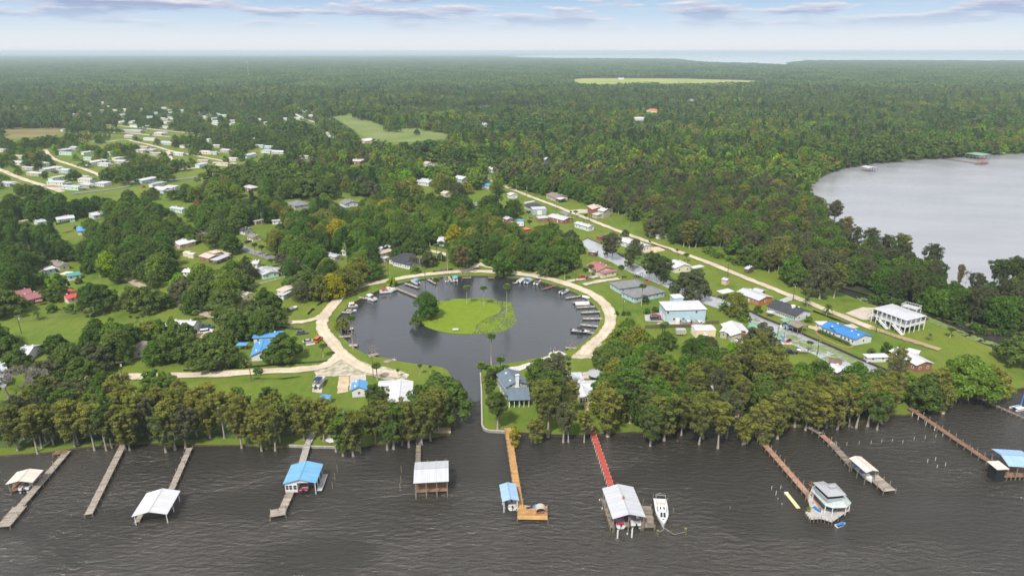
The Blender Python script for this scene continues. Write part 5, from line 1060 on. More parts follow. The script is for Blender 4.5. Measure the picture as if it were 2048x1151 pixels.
# boathouses
def bh(label, *w, **kw): return house('boathouse', label, 'boathouse', *w, base=0, **kw)
bh('boathouse with a ribbed cream white roof beside the far left dock', ('A', (40, 450), (250, 434), (333, 340), D(ridge='bc', h=3.1, roof='cream', wall=None, pitch=.22, posts=(3, 2, .16, -1.2))))
bh('snow white gabled boathouse standing free at the end of the third dock', ('A', (1005, 697), (1278, 678), (1360, 500), D(ridge='bc', h=2.9, roof='white', wall=None, pitch=.26, posts=(3, 2, .14, -1.2), postm=TRIM)))
t, ws = bh('boathouse with a blue tiled roof, white walls and a boat slip', ('B', (250, 447), (505, 440), (548, 295), D(ridge='bc', h=3.7, roof='tileblue', wall=None, pitch=.28, posts=(4, 2, .16, -1.2), postm=TRIM)))
w = ws[0]
mb = MB(); mb.box((0, w['iw'] * .30, .8), (w['il'], w['iw'] * .40, 2.75)); addp('wall', mb, WL['white'], t, w)
mb = MB(); mb.add([(-w['il'] / 2 - .02, -w['iw'] / 2, 3.55), (-w['il'] / 2 - .02, w['iw'] / 2, 3.55), (-w['il'] / 2 - .02, 0, 3.6 + w['rise'])], [(0, 2, 1)]); mb.add([(-w['il'] / 2 + .06, -w['iw'] / 2, 3.55), (-w['il'] / 2 + .06, w['iw'] / 2, 3.55), (-w['il'] / 2 + .06, 0, 3.6 + w['rise'])], [(0, 1, 2)]); addp('gable', mb, WL['white'], t, w)
mb = MB(); mb.box((0, -w['iw'] / 2 - .9, .8), (w['il'] * .95, 1.3, .12)); addp('side_deck', mb, PK['pale'], t, w)
mb = MB(); mb.box((0, w['iw'] * .30, .68), (w['il'] + .3, w['iw'] * .44, .12)); addp('floor', mb, PK['red'], t, w)
for y in (.18, .33, .44): add_window(t, *w['tr'](-w['il'] / 2, w['iw'] * y, 1.5), w['rz'] - math.pi / 2, 1.0, 1.5)
t, ws = bh('boathouse with white ridged roof and rust brown wall on tall pilings', ('B', (1250, 441), (1520, 426), (1512, 268), D(h=4.6, roof='pale', wall=None, pitch=.2, posts=(4, 2, .22, -1.4))))
w = ws[0]; mb = MB(); mb.box((0, -w['iw'] / 2 + 1.9, .9), (w['il'], .12, 2.0)); addp('wall', mb, PK['rust'], t, w)
mb = MB(); mb.box((0, -w['iw'] / 2 + 1.3, .8), (w['il'], 1.3, .1)); addp('walkway', mb, PK['rust'], t, w)
pb = MB(); pb.box((0, 0, -1.4), (.2, .2, 3.6)); pme = pb.mesh('piling', WOODP)
for i in range(4): link('piling', pme, t, w['tr'](-w['il'] / 2 + w['il'] * i / 3, -w['iw'] / 2 - .9, 0), w['rz'])
for i in range(3): link('piling', pme, t, w['tr'](-w['il'] * .15 + w['il'] * .3 * i, w['iw'] / 2 + 1.5, 2.2), w['rz'])
bh('narrow boathouse with a patched pale blue metal roof by the golden deck', ('C', (94, 660), (223, 650), (208, 520), D(ridge='bc', h=3.5, roof='paleblue', wall=None, pitch=.3, posts=(3, 2, .18, -1.3), postm=TRIM)))
t, ws = bh('big boathouse with pale grey metal roof and turquoise gable at the end of red dock', ('C', (938, 790), (1192, 776), (1103, 545), D(ridge='bc', h=4.2, roof='pale', wall=None, pitch=.28, posts=(5, 3, .2, -1.4), over=.35)))
w = ws[0]; mb = MB(); x = -w['il'] / 2 - .05
mb.add([(x, -w['iw'] * .22, 4.25 + w['rise'] * .45), (x, w['iw'] * .22, 4.25 + w['rise'] * .45), (x, 0, 4.1 + w['rise'])], [(0, 2, 1)]); mb.add([(x + .06, -w['iw'] * .22, 4.25 + w['rise'] * .45), (x + .06, w['iw'] * .22, 4.25 + w['rise'] * .45), (x + .06, 0, 4.1 + w['rise'])], [(0, 1, 2)])
addp('gable', mb, mat('turquoise_paint', (.02, .45, .45), .6), t, w)
mb = MB(); mb.box((0, 0, .8), (w['il'] * .9, 1.5, .1)); addp('centre_walkway', mb, PK['dark'], t, w)
pb = MB(); pb.tube([(0, 0, -1.2), (0, 0, 2.3)], .16, 8); pme = pb.mesh('piling', PILE_W)
for y in (-.42, .05): link('piling', pme, t, w['tr'](-w['il'] / 2 - 2.2, -y * w['iw'], 0), 0)
mb = MB(); mb.box((0, 0, 0), (.5, .5, .5)).box((0, 0, .5), (.1, .1, .7)); link('roof_vent', mb.mesh('roof_vent', mat('rusty_metal', (.35, .12, .04), .9)), t, w['tr'](0, 0, 4.2 + w['rise'] - .1), 0)
bh('boat lift with pale cream gabled roof between the dark dock and tan platform', ('D', (880, 573), (968, 562), (868, 458), D(ridge='bc', h=4.2, roof='cream', wall=None, pitch=.25, posts=(3, 2, .16, -1.4))))
t, ws = bh('blue roofed boathouse at the right frame edge over a brown deck', ('D', (1875, 527), (2090, 540), (2080, 425), D(h=4.4, roof='paleblue', wall=None, pitch=.2, posts=(4, 2, .18, -1.4))), ('D', (1795, 552), (1880, 548), (1835, 490), D(h=4.2, type='flat', roof='cream', wall='dark', pitch=.02, win=False)))
dk = [(PQ('D', *q, .95) - t.location) for q in ((1722, 566), (1800, 606), (2110, 600), (2110, 490), (1765, 482))]; mb = MB(); mb.prism([(q.x, q.y) for q in dk], .82, .95); mb.obj('deck', PK['rust'], t)
for i in range(11): q = dk[1].lerp(dk[2], i / 10); link('piling', pile_mesh(.9, .13, WOODP), t, (q.x, q.y, 0))
for i in range(4): q = dk[0].lerp(dk[1], i / 4); link('piling', pile_mesh(.9, .13, WOODP), t, (q.x, q.y, 0))
# tiered pavilion on its own platform
o = PQ('D', 640, 800, 1.0); t = thing('pavilion', 'two tiered pavilion with pale green-grey hip roofs on a pointed pier platform', 'pavilion', (o.x, o.y, 0))
def loc(k, pts, z): return [((PQ(k, *p, z) - o).x, (PQ(k, *p, z) - o).y) for p in pts]
lo = loc('a', [(140, 757), (290, 920), (380, 950), (545, 940), (592, 890), (505, 780), (405, 690), (160, 690)], 3.6); hi = loc('a', [(228, 760), (322, 852), (398, 862), (500, 848), (510, 820), (430, 750), (380, 700), (225, 700)], 4.6)
def ringroof(name, lo, hi, z0, z1, m):
    mb = MB(); n = len(lo); mb.add([(x, y, z0) for x, y in lo] + [(x, y, z1) for x, y in hi] + [(x, y, z0 - .1) for x, y in lo], [(i, (i + 1) % n, n + (i + 1) % n, n + i) for i in range(n)] + [(2 * n + i, 2 * n + (i + 1) % n, (i + 1) % n, i) for i in range(n)] + [tuple(range(2 * n, 3 * n))[::-1], tuple(range(n, 2 * n))]); mb.obj(name, m, t)
ringroof('lower_roof', lo, hi, 3.6, 4.6, mat('pale_green_metal_roof', (.38, .44, .43), .5, .25, .4))
uo = loc('a', [(148, 655), (325, 820), (430, 812), (536, 798), (405, 660), (322, 668), (270, 640)], 6.5); ui = loc('a', [(285, 690), (350, 735), (390, 735), (415, 728), (370, 700), (330, 692), (300, 685)], 7.4)
ringroof('upper_roof', uo, ui, 6.5, 7.4, RF['pale']); cxy = (sum(p[0] for p in uo) / 7, sum(p[1] for p in uo) / 7); wl = [(cxy[0] + (x - cxy[0]) * .82, cxy[1] + (y - cxy[1]) * .82) for x, y in uo]
mb = MB(); mb.prism(wl, 4.4, 6.4); mb.obj('wall', WL['greyblue'], t); band = [(cxy[0] + (x - cxy[0]) * .83, cxy[1] + (y - cxy[1]) * .83) for x, y in uo]; mb = MB(); mb.prism(band, 5.4, 6.0); mb.obj('window_band', GLASS, t)
mbv = MB(); mbv.box((0, 0, 0), (1.7, 1.2, .45)); q = PQ('a', 368, 708, 7.5) - o; link('roof_vent', mbv.mesh('roof_vent', RF['pale']), t, (q.x, q.y, 7.3), .3)
plat = loc('a', [(60, 1000), (118, 1080), (245, 1070), (370, 1110), (575, 965), (520, 900), (300, 700), (140, 700), (90, 850), (120, 960)], 1.0)
mb = MB(); mb.prism(plat, .86, 1.0); mb.obj('platform', PK['pale'], t)
for x, y in lo: 
    pb = MB(); pb.box((0, 0, 0), (.16, .16, 2.6)); link('post', pb.mesh('post', TRIM), t, (x * .93, y * .93, 1.0))
room = loc('a', [(310, 960), (410, 975), (440, 930), (200, 760), (180, 790)], 1.0); mb = MB(); mb.prism(room, 1.0, 3.5); mb.obj('room', mat('dark_blue_wall', (.04, .09, .16), .6), t)
for x, y in plat: link('piling', pile_mesh(1.5, .09, WOODP), t, (x * .985, y * .985, 0))
for i in range(8):
    a = plat[i % 4]; b = plat[i % 4 + 1]; f = .35 if i < 4 else .7; link('piling', pile_mesh(1.5, .08, WOODP), t, (a[0] + (b[0] - a[0]) * f, a[1] + (b[1] - a[1]) * f, 0))
for pp in ([(110, 780), (165, 800), (285, 958), (228, 968)], [(430, 962), (565, 945), (572, 962), (440, 985)]): mb = MB(); mb.prism(loc('a', pp, 1.02), 1.0, 1.02); mb.obj('decking', PK['brown'], t)
for k, u, v in (('a', 190, 745), ('a', 120, 700), ('a', 100, 990)):
    tt = thing('potted_plant', f'{"reddish shrub" if v < 800 else "round green plant"} in a pot on the pavilion platform, {"by the corner" if u == 100 else "inner" if u == 190 else "outer"}', 'potted plant', PQ(k, u, v, 1.0)); b = MB(); b.tube([(0, 0, 0), (0, 0, .4)], [.3, .38], 10); b.obj('pot', mat('terracotta', (.30, .13, .08), .9), tt)
    link('foliage', leafmesh('foliage', LEAF['rust'] if v < 800 else LEAF['lime'], [(0, 0, .8)], [.6], 60, .12, 3), tt)

# ------------------------------------------------------------------ boats
def loft(stations, m, name, t):
    mb = MB(); n = len(stations[0]); vs = [p for s in stations for p in s]
    fs = [(i * n + j, i * n + j + 1, (i + 1) * n + j + 1, (i + 1) * n + j) for i in range(len(stations) - 1) for j in range(n - 1)]; fs.append(tuple(range(n))[::-1]); mb.add(vs, fs); return mb.obj(name, m, t)
def hull_st(Lb, W_, dp, bow=.35, sheer=.25, n=9):
    st = []
    for i in range(n):
        f = i / (n - 1); x = -Lb / 2 + Lb * f; w = W_ / 2 * (1 if f < 1 - bow else max(.02, (1 - ((f - 1 + bow) / bow) ** 1.8))); z = dp * (1 + sheer * max(0, f - .4) ** 1.3); kz = -.25 + .5 * max(0, f - .75) * 2
        st.append([(x, -w, z), (x, -w * .92, z * .45), (x, -w * .6, min(0, kz) if f < .95 else kz), (x, 0, kz - .08), (x, w * .6, min(0, kz) if f < .95 else kz), (x, w * .92, z * .45), (x, w, z)])
    return st
BOATP = {}
def outboard(t, x, m=MOTOR, z=.5, y=0):
    mb = MB(); mb.box((x, y, z + .35), (.45, .36, .5), taper=.8).box((x + .02, y, z - .75), (.18, .12, 1.15)).box((x + .05, y, z - .8), (.34, .08, .12)); mb.obj('outboard_motor', m, t)
def pontoon(label, loc, rz, canopy, Lb=6.4, name='pontoon_boat', hull=HULLW, seats=SEATM, group=None, cover=False):
    t = thing(name, label, 'boat', loc, rz, group); 
    tm_ = MB(); tm_.tube([(-Lb / 2, 0, .12), (Lb / 2 - .7, 0, .12), (Lb / 2, 0, .3)], [.32, .32, .08], 8); tme = tm_.mesh('pontoon', ALU, True)
    for y in (-.85, .85): link('pontoon', tme, t, (0, y, 0))
    mb = MB(); mb.box((0, 0, .42), (Lb * .95, 2.5, .1)); mb.obj('deck', SEATG, t); mb = MB()
    for y in (-1.2, 1.2): mb.box((-.1, y, .52), (Lb * .86, .05, .62))
    for x in (-Lb * .46, Lb * .40): mb.box((x, .55, .52), (.05, 1.3, .62)).box((x, -.75, .52), (.05, .9, .62))
    mb.obj('side_panel', hull, t)
    if cover: mb = MB(); mb.prism([(-Lb * .46, -1.25), (Lb * .44, -1.25), (Lb * .48, 0), (Lb * .44, 1.25), (-Lb * .46, 1.25)], 1.1, 1.45, [(-Lb * .4, -.2), (Lb * .36, -.2), (Lb * .4, 0), (Lb * .36, .2), (-Lb * .4, .2)]); mb.obj('cover', canopy, t)
    else:
        sm = MB(); sm.box((0, 0, 0), (1.9, .6, .42)).box((0, .3, .42), (1.9, .14, .38)); sme = sm.mesh('seat', seats)
        link('seat', sme, t, (Lb * .25, .85, .52), 0); link('seat', sme, t, (Lb * .25, -.85, .52), math.pi); link('seat', sme, t, (-Lb * .3, .8, .52), 0)
        mb = MB(); mb.box((-.3, -.75, .52), (.6, .7, .8)); mb.obj('console', hull, t)
        if canopy:
            mb = MB(); n = 7
            for i in range(n - 1):
                a, b = -1 + 2 * i / (n - 1), -1 + 2 * (i + 1) / (n - 1); vs = [(x, 1.25 * q, 2.25 + .22 * (1 - q * q)) for q in (a, b) for x in (-Lb * .36, Lb * .06)]; mb.add(vs + [(x, y, z - .06) for x, y, z in vs], [(0, 1, 3, 2), (4, 6, 7, 5), (0, 4, 5, 1), (2, 3, 7, 6), (0, 2, 6, 4), (1, 5, 7, 3)])
            mb.obj('canopy', canopy, t); mb = MB()
            for y in (-1.2, 1.2): mb.beam((-.15 * Lb, y, .9), (-.35 * Lb, y, 2.25), .05).beam((-.15 * Lb, y, .9), (.05 * Lb, y, 2.25), .05)
            mb.obj('canopy_frame', ALU, t)
    outboard(t, -Lb / 2 - .2); return t
def runabout(label, loc, rz, hull=HULLW, Lb=6.0, canopy=None, seats=SEATM, wind=True, name='motorboat', group=None, W_=2.3):
    t = thing(name, label, 'boat', loc, rz, group); loft(hull_st(Lb, W_, .75), hull, 'hull', t)
    mb = MB(); st = hull_st(Lb * .97, W_ * .93, .62); mb.add([s[0] for s in st] + [s[-1] for s in st], [(i, i + 1, len(st) + i + 1, len(st) + i) for i in range(len(st) - 1)]); mb.obj('cockpit_floor', SEATG, t)
    mb = MB(); st = hull_st(Lb * .98, W_ * .98, .78); h = [s for s in st[5:]]; mb.add([(s[0][0], s[0][1], s[0][2]) for s in h] + [(s[-1][0], s[-1][1], s[-1][2]) for s in h], [(i, i + 1, len(h) + i + 1, len(h) + i) for i in range(len(h) - 1)]); mb.obj('foredeck', HULLW, t)
    sm = MB(); sm.box((0, 0, 0), (.55, .55, .4)).box((-.25, 0, .4), (.12, .55, .45)); sme = sm.mesh('seat', seats)
    for y in (-.55, .55): link('seat', sme, t, (-.1, y, .5), 0)
    mb = MB(); mb.box((-Lb * .38, 0, .5), (.6, W_ * .8, .42)); mb.obj('bench', seats, t)
    if wind:
        mb = MB(); mb.add([(Lb * .10, -W_ * .43, .75), (Lb * .2, -W_ * .2, .82), (Lb * .2, W_ * .2, .82), (Lb * .10, W_ * .43, .75), (Lb * .04, -W_ * .4, 1.35), (Lb * .12, -W_ * .18, 1.4), (Lb * .12, W_ * .18, 1.4), (Lb * .04, W_ * .4, 1.35)], [(0, 1, 5, 4), (1, 2, 6, 5), (2, 3, 7, 6)]); mb.obj('windscreen', GLASS, t)
    if canopy:
        mb = MB(); mb.box((-.5, 0, 1.95), (2.2, 2.0, .08)); mb.obj('canopy', canopy, t); mb = MB()
        for x in (-1.3, .4):
            for y in (-.95, .95): mb.beam((x * .6, y, .8), (x, y, 1.95), .05)
        mb.obj('canopy_frame', ALU, t)
    outboard(t, -Lb / 2 - .2); return t
def aim(k, a, b, z=0):
    A, B = PQ(k, *a, z), PQ(k, *b, z); return math.atan2((B - A).y, (B - A).x)
def bp(k, u, v, z=.02): return PQ(k, u, v, z)
# river boats
pontoon('white pontoon boat under the cream roof beside the far left dock', bp('A', 222, 455, .3), aim('A', (190, 495), (260, 400)), None)
dock('brown lift cradle under the cream roof beside the pontoon boat', [('A', (135, 440), (115, 500), 2.0)], 'rust', name='boat_lift', z=.8, cat='boat lift')
dock('mossy float at the open end of the snow white boathouse', [('A', (1075, 680), (1045, 740), 1.2)], 'grey', z=.5, cap=.1)
runabout('dark boat with red seats in the slip of the blue tiled boathouse', bp('B', 425, 465, .5), aim('B', (415, 490), (470, 330)), hull=HULLB, seats=REDC)
runabout('white motorboat hanging in the narrow boathouse by the golden deck', bp('C', 165, 670, .6), aim('C', (168, 700), (150, 560)), Lb=5.5)
runabout('white boat with red seats in the left slip of the big grey boathouse', bp('C', 985, 795, .6), aim('C', (992, 840), (950, 650)), seats=REDC, Lb=6.5)
pontoon('beige seated boat in the right slip of the big grey boathouse', bp('C', 1100, 795, .5), aim('C', (1110, 840), (1060, 650)), None)
runabout('white and blue boat on the lift under the pale cream gabled roof', bp('D', 858, 585, .7), aim('D', (905, 620), (820, 540)) + math.pi, seats=BLUEP, Lb=7.5, wind=False)
# cruiser
A = bp('C', 1312, 765, 0); rz = aim('C', (1305, 665), (1338, 862)); t = thing('cabin_cruiser', 'white cabin cruiser moored bow-out beside the big boathouse', 'boat', A, rz); Lb = 8.6
A2 = PQ('C', 1305, 668), PQ('C', 1338, 865); Lb = (A2[1] - A2[0]).length
loft(hull_st(Lb, 3.3, 1.35, bow=.5, sheer=.35), HULLW, 'hull', t); st = hull_st(Lb * .99, 3.2, 1.33, bow=.5, sheer=.35); mb = MB(); mb.add([s[0] for s in st] + [s[-1] for s in st], [(i, i + 1, len(st) + i + 1, len(st) + i) for i in range(len(st) - 1)]); mb.obj('deck', HULLW, t)
mb = MB(); mb.prism([(-Lb * .12, -1.25), (Lb * .18, -1.1), (Lb * .27, -.7), (Lb * .27, .7), (Lb * .18, 1.1), (-Lb * .12, 1.25)], 1.3, 2.35, [(-Lb * .12, -1.1), (Lb * .06, -.95), (Lb * .13, -.6), (Lb * .13, .6), (Lb * .06, .95), (-Lb * .12, 1.1)]); mb.obj('cabin', HULLW, t)
for s in (-1, 1):
    mb = MB(); y0, y1 = .08 * s, .66 * s; mb.add([(Lb * .262, y0, 1.5), (Lb * .262, y1, 1.5), (Lb * .162, y1 * .93, 2.22), (Lb * .162, y0, 2.22)][::s], [(0, 1, 2, 3)]); mb.obj('windscreen', GLASS, t)
    mb = MB(); mb.box((Lb * .02, .42 * s, 2.34), (1.1, .38, .03)); mb.obj('roof_hatch', GLASS, t)
    mb = MB(); mb.beam((-Lb * .1, 1.2 * s, 1.9), (Lb * .1, 1.08 * s, 1.9), .06, .35); mb.obj('side_window', GLASS, t)
mb = MB(); mb.box((Lb * .33, 0, 1.5), (.35, .45, .05)); mb.obj('bow_hatch', GLASS, t)
mb = MB(); mb.tube([(-Lb * .34, -1.2, 1.3), (-Lb * .36, -1.2, 3.1), (-Lb * .36, -.9, 3.35), (-Lb * .36, .9, 3.35), (-Lb * .36, 1.2, 3.1), (-Lb * .34, 1.2, 1.3)], .05, 6); mb.tube([(-Lb * .2, -1.2, 2.0), (-Lb * .45, -1.2, 2.9), (-Lb * .5, 0, 2.95), (-Lb * .45, 1.2, 2.9), (-Lb * .2, 1.2, 2.0)], .04, 6); mb.obj('bimini_frame', ALU, t)
mb = MB(); mb.tube([(-Lb * .1, -1.5, 1.9), (Lb * .25, -1.25, 2.1), (Lb * .42, -.6, 2.25), (Lb * .49, 0, 2.3), (Lb * .42, .6, 2.25), (Lb * .25, 1.25, 2.1), (-Lb * .1, 1.5, 1.9)], .03, 5); mb.obj('bow_rail', ALU, t)
mb = MB(); mb.box((-Lb * .28, 0, 1.35), (.6, 2.2, .5)).box((-Lb * .2, -.6, 1.35), (.5, .5, .8)); mb.obj('cockpit_seat', SEATM, t)
# catamaran
A = bp('c', 720, 985, 0); t = thing('catamaran', 'small white sailing catamaran with blue furled sail at the right edge', 'boat', A, .3)
for y in (-1.1, 1.1): o_ = loft([[(p[0], p[1] + y, p[2]) for p in s] for s in hull_st(5.2, .5, .5, bow=.5)], HULLW, 'hull', t)
mb = MB(); mb.box((-.2, 0, .55), (3.0, 2.4, .06)); mb.obj('trampoline', WHC, t); mb = MB(); mb.tube([(.6, 0, .5), (.9, 0, 8.0)], .06, 6); mb.obj('mast', ALU, t); mb = MB(); mb.tube([(.6, 0, 1.3), (-2.2, 0, 1.3)], .14, 6); mb.tube([(.5, .02, 1.2), (.75, .05, 5.5)], [.22, .1], 6); mb.obj('sail', BLUEP, t)
# jet ski, floats
def jetski(label, loc, rz, m=HULLW, m2=BLUEP):
    t = thing('jet_ski', label, 'jet ski', loc, rz); loft(hull_st(3.0, 1.15, .5, bow=.6), m, 'hull', t); mb = MB(); mb.prism([(-1.2, -.25), (.3, -.25), (.3, .25), (-1.2, .25)], .45, .85); mb.obj('seat', m2, t); mb = MB(); mb.prism([(.2, -.35), (1.1, -.12), (1.1, .12), (.2, .35)], .45, 1.05, [(.2, -.2), (.6, -.05), (.6, .05), (.2, .2)]).beam((.35, -.4, 1.05), (.35, .4, 1.05), .06); mb.obj('handlebar', m2, t)
jetski('blue and white jet ski parked on the pavilion platform', PQ('D', 530, 838, 1.05), 2.2)
jetski('small white float with a blue top drifting below the pavilion', PQ('D', 702, 944, -.1), .4)
t = thing('floating_mat', 'long pale yellow floating mat near white stakes left of the pavilion', 'float', bp('D', 365, 770, .05), aim('D', (330, 725), (400, 812))); mb = MB(); mb.box((0, 0, 0), (6.3, 1.0, .18)); mb.obj('mat', mat('pale_yellow_foam', (.62, .56, .30), .8), t); mb = MB(); mb.box((-3.3, 0, 0), (.35, 1.05, .3)); mb.obj('end_roll', HULLW, t)
t = thing('kayak', 'turquoise kayak lying by the canal shelter', 'kayak', PQ('O', 1288, 580, LZ), aim('O', (1250, 560), (1330, 605))); loft(hull_st(4.6, 1.3, .45, bow=.5), TEALC, 'hull', t); loft([[(p[0], p[1], .9 - p[2] * .9) for p in s] for s in hull_st(4.2, 1.2, .4, bow=.5)], TEALC, 'cover', t)
# stakes
def stake(label, k, u, v, h, m, r=.09, group=None, name='mooring_post', cat='post', base=0):
    p = PQ(k, u, v, base); t = thing(name, label, cat, (p.x, p.y, base), 0, group); link('shaft', pile_mesh(h, r, m, 1.0 if base == 0 else .3), t)
    c = MB(); c.tube([(0, 0, h), (0, 0, h + .1)], [r * 1.15, r * .3], 7); link('cap', c.mesh('cap', m), t); return t
ords = ['first', 'second', 'third', 'fourth', 'fifth', 'sixth', 'seventh', 'eighth', 'ninth', 'tenth', 'eleventh', 'twelfth', 'thirteenth', 'fourteenth', 'fifteenth', 'sixteenth']
for i, (u, v) in enumerate([(638, 345), (672, 378), (744, 382), (830, 374), (913, 371), (987, 362), (1061, 356), (1134, 368), (1213, 345), (1290, 336), (1364, 327), (1410, 320)]):
    stake(f'white swim area stake, {ords[i]} from the left in the row', 'D', u, v, .95, PILE_W, .045, group='white stakes of the swim area')
for i, (u, v) in enumerate([(1200, 180), (1241, 205), (1295, 244), (1356, 280)]): stake(f'white stake beside the long dark brown dock, {ords[i]} from the shore', 'D', u, v, 1.3, PILE_W, group='white stakes along the brown dock')
for (u, v), w_ in zip([(1307, 500), (1362, 488), (1374, 540), (1431, 525)], ['back left', 'back right', 'front left', 'front right']): stake(f'white mooring stake, {w_} of the four in open water', 'D', u, v, .95, PILE_W, .06, group='four white mooring stakes')
for i, (u, v, h) in enumerate([(220, 690, 1.0), (250, 728, 1.2), (283, 685, 1.0), (312, 725, .8), (264, 758, .4), (292, 795, .4)]): stake(f'thin white stake, {ords[i]} from the back near the yellow float', 'D', u, v, h, PILE_W, .06, group='thin white stakes near the yellow float')
for i, (u, v) in enumerate([(668, 355), (650, 420), (632, 485), (1158, 360), (1154, 440), (1148, 495)]): stake(f'tall leaning grey pole {"right of the blue tiled boathouse" if i < 3 else "left of the brown walled boathouse"}, {["farthest", "middle", "nearest"][i % 3]}', 'B', u, v, 2.2, WOODP, .07, group='grey poles in the river')
for lab, u, v, h, r in (('stout mossy mooring post off the cruiser bow, left one', 1280, 920, 1.6, .3), ('stout mossy mooring post off the cruiser bow, right one', 1492, 908, 1.7, .3), ('short dark post right of the cruiser', 1402, 735, .9, .12), ('short dark post behind the cruiser', 1356, 650, .7, .12), ('short dark post behind the old side deck', 1247, 625, .8, .1), ('thin far dark stake right of the cruiser', 1835, 715, .8, .07), ('dark stake at the back corner of the old side deck', 1172, 665, 1.0, .1)): stake(lab, 'C', u, v, h, mat('mossy_wood', (.14, .13, .05), .95, .4, 2) if r > .2 else WOODP, r)
for i, (u, v) in enumerate([(838, 650), (858, 715), (1050, 908), (1085, 910)]): stake(f'small white buoy beside the big grey boathouse, {["upper left", "lower left", "front left", "front right"][i]}', 'C', u, v, .35, PILE_W, .14, name='buoy', cat='buoy')
for i, (u, v) in enumerate([(545, 700), (800, 665), (597, 590)]): stake(f'dark broken stake in the river {["left of the second dock end", "between second dock and white boathouse", "beside the second dock middle"][i]}', 'A', u, v, .6, WOODP, .06)
rope = MB(); a, b = PQ('C', 1290, 885, 1.5), PQ('C', 1335, 860, 1.8); rope.tube([a, (a + b) / 2 - Vector((0, 0, .4)), b], .04, 4); c = PQ('C', 1490, 890, 1.5); rope.tube([b, (b + c) / 2 - Vector((0, 0, 1.3)), c], .03, 4); tag(rope.obj('mooring_rope', mat('pale_rope', (.5, .48, .42), .9)), 'slack mooring rope from the cruiser bow to two mossy posts', 'rope')

# ------------------------------------------------------------------ basin slips and their boats
bd = [('K', (790, 290), (1060, 400), 1.6, 'long grey pier crossing the left of the basin'), ('K', (890, 240), (1030, 288), 1.3, 'short slip dock beside the blue topped pontoon boat'), ('K', (1130, 198), (1215, 245), 1.3, 'slip dock beside the grey boat at the top of the basin'),
    ('K', (1345, 170), (1378, 225), 1.2, 'slip dock between the two boats at the top of the basin'), ('L', (192, 180), (256, 182), 2.2, 'small reddish landing at the top centre of the basin'), ('L', (490, 232), (455, 240), 1.4, 'slip dock left of the covered boats'), ('L', (885, 265), (762, 303), 1.3, 'reddish slip dock at the upper right of the basin'),
    ('L', (1155, 372), (1000, 395), 1.3, 'empty pale slip dock below the black topped boat'), ('L', (1250, 427), (1075, 443), 1.3, 'slip dock just above the white covered boat'), ('L', (1305, 482), (1115, 493), 1.3, 'slip dock just below the white covered boat'), ('L', (1362, 535), (1165, 545), 1.5, 'long empty slip dock, highest of three on the right'),
    ('L', (1385, 608), (1180, 608), 1.5, 'long empty slip dock, middle of three on the right'), ('L', (1345, 690), (1158, 670), 1.5, 'long empty slip dock, lowest of three on the right'), ('L', (1305, 762), (1230, 752), 1.2, 'short slip dock at the bow of the black and white boat'), ('L', (1120, 918), (1000, 912), 1.5, 'small T shaped landing at the lower right of the basin'),
    ('K', (405, 385), (490, 400), 1.3, 'slip dock behind the white pontoon boat at the left'), ('K', (230, 540), (330, 548), 1.4, 'slip dock by the two boats at the left'), ('K', (200, 800), (320, 790), 1.8, 'dark slip dock under the leaning palm'), ('K', (300, 888), (395, 885), 1.8, 'grey slip dock at the foot of the leaning palm'),
    ('K', (510, 1000), (608, 975), 2.0, 'weathered slip dock at the lower left, left one'), ('K', (670, 1065), (790, 1035), 2.0, 'weathered slip dock at the lower left, right one'), ('K', (1490, 183), (1580, 180), 1.4, 'thin white landing at the top of the basin')]
for k, a, b, wd, lab in bd:
    dock(lab, [(k, a, b, wd)], 'rust' if 'reddish' in lab else 'conc' if 'slip dock' in lab and 'dark' not in lab and 'weathered' not in lab else 'grey', z=.6, step=2.6, cap=.5, pr=.1, group='slip docks round the basin', skip=.02)
for u, v in ((550, 945), (700, 1010)): pass
def lift(label, k, u, v, s=1.6):      # boat lift frame
    p = PQ(k, u, v, 0); t = thing('boat_lift', label, 'boat lift', p, .5); pl = pile_mesh(2.2, .1, WOODP)
    for x in (-s, s):
        for y in (-s, s): link('piling', pl, t, (x, y, 0))
    for y in (-s, s): b = MB(); b.beam((-s, y, 2.1), (s, y, 2.1), .14); b.obj('beam', WOODP, t)
    for x in (-s * .5, s * .5): b = MB(); b.beam((x, -s, .5), (x, s, .5), .12); b.obj('cradle', ALU, t)
lift('dark boat lift frame under the tree at the left bank', 'K', 320, 760); lift('boat lift frame on the lower left slip dock', 'K', 560, 965, 1.2); lift('small lift frame at the lower right landing', 'L', 1065, 900, 1.2)
PB = [('K', (540, 415), (500, 400), (590, 430), None, 'white pontoon boat with grey top at the left bank of the basin', WHC), ('K', (690, 340), (640, 345), (750, 335), None, 'white pontoon boat with a crimson top by the long pier', REDC), ('K', (735, 315), (700, 310), (790, 330), None, 'smaller white boat with no top moored beside the long pier', None),
    ('K', (1000, 240), (960, 215), (1040, 260), None, 'pontoon boat with a bright blue top beside its slip dock', SKYC), ('K', (1415, 210), (1415, 170), (1430, 240), None, 'pontoon boat with a turquoise top at the top of the basin', TEALC), ('L', (535, 225), (510, 240), (570, 200), None, 'lilac covered pontoon boat, left of three side by side', LILAC),
    ('L', (612, 232), (580, 250), (650, 205), None, 'pontoon boat with a pale blue top, middle of three side by side', SKYC), ('L', (705, 245), (680, 265), (730, 215), None, 'pontoon boat with a black top, right of three side by side', BLKC), ('L', (985, 340), (940, 365), (1040, 315), None, 'white pontoon boat with black top beside empty slip dock', BLKC)]
for k, c, a, b, _, lab, cn in PB: pontoon(lab, bp(k, *c), aim(k, a, b) + (math.pi if c[1] < 300 and k == 'K' else 0), cn, cover='covered' in lab)
pontoon('white covered boat with a blue stern between two slip docks', bp('L', 1175, 470), 0.1, WHC, cover=True, Lb=7)
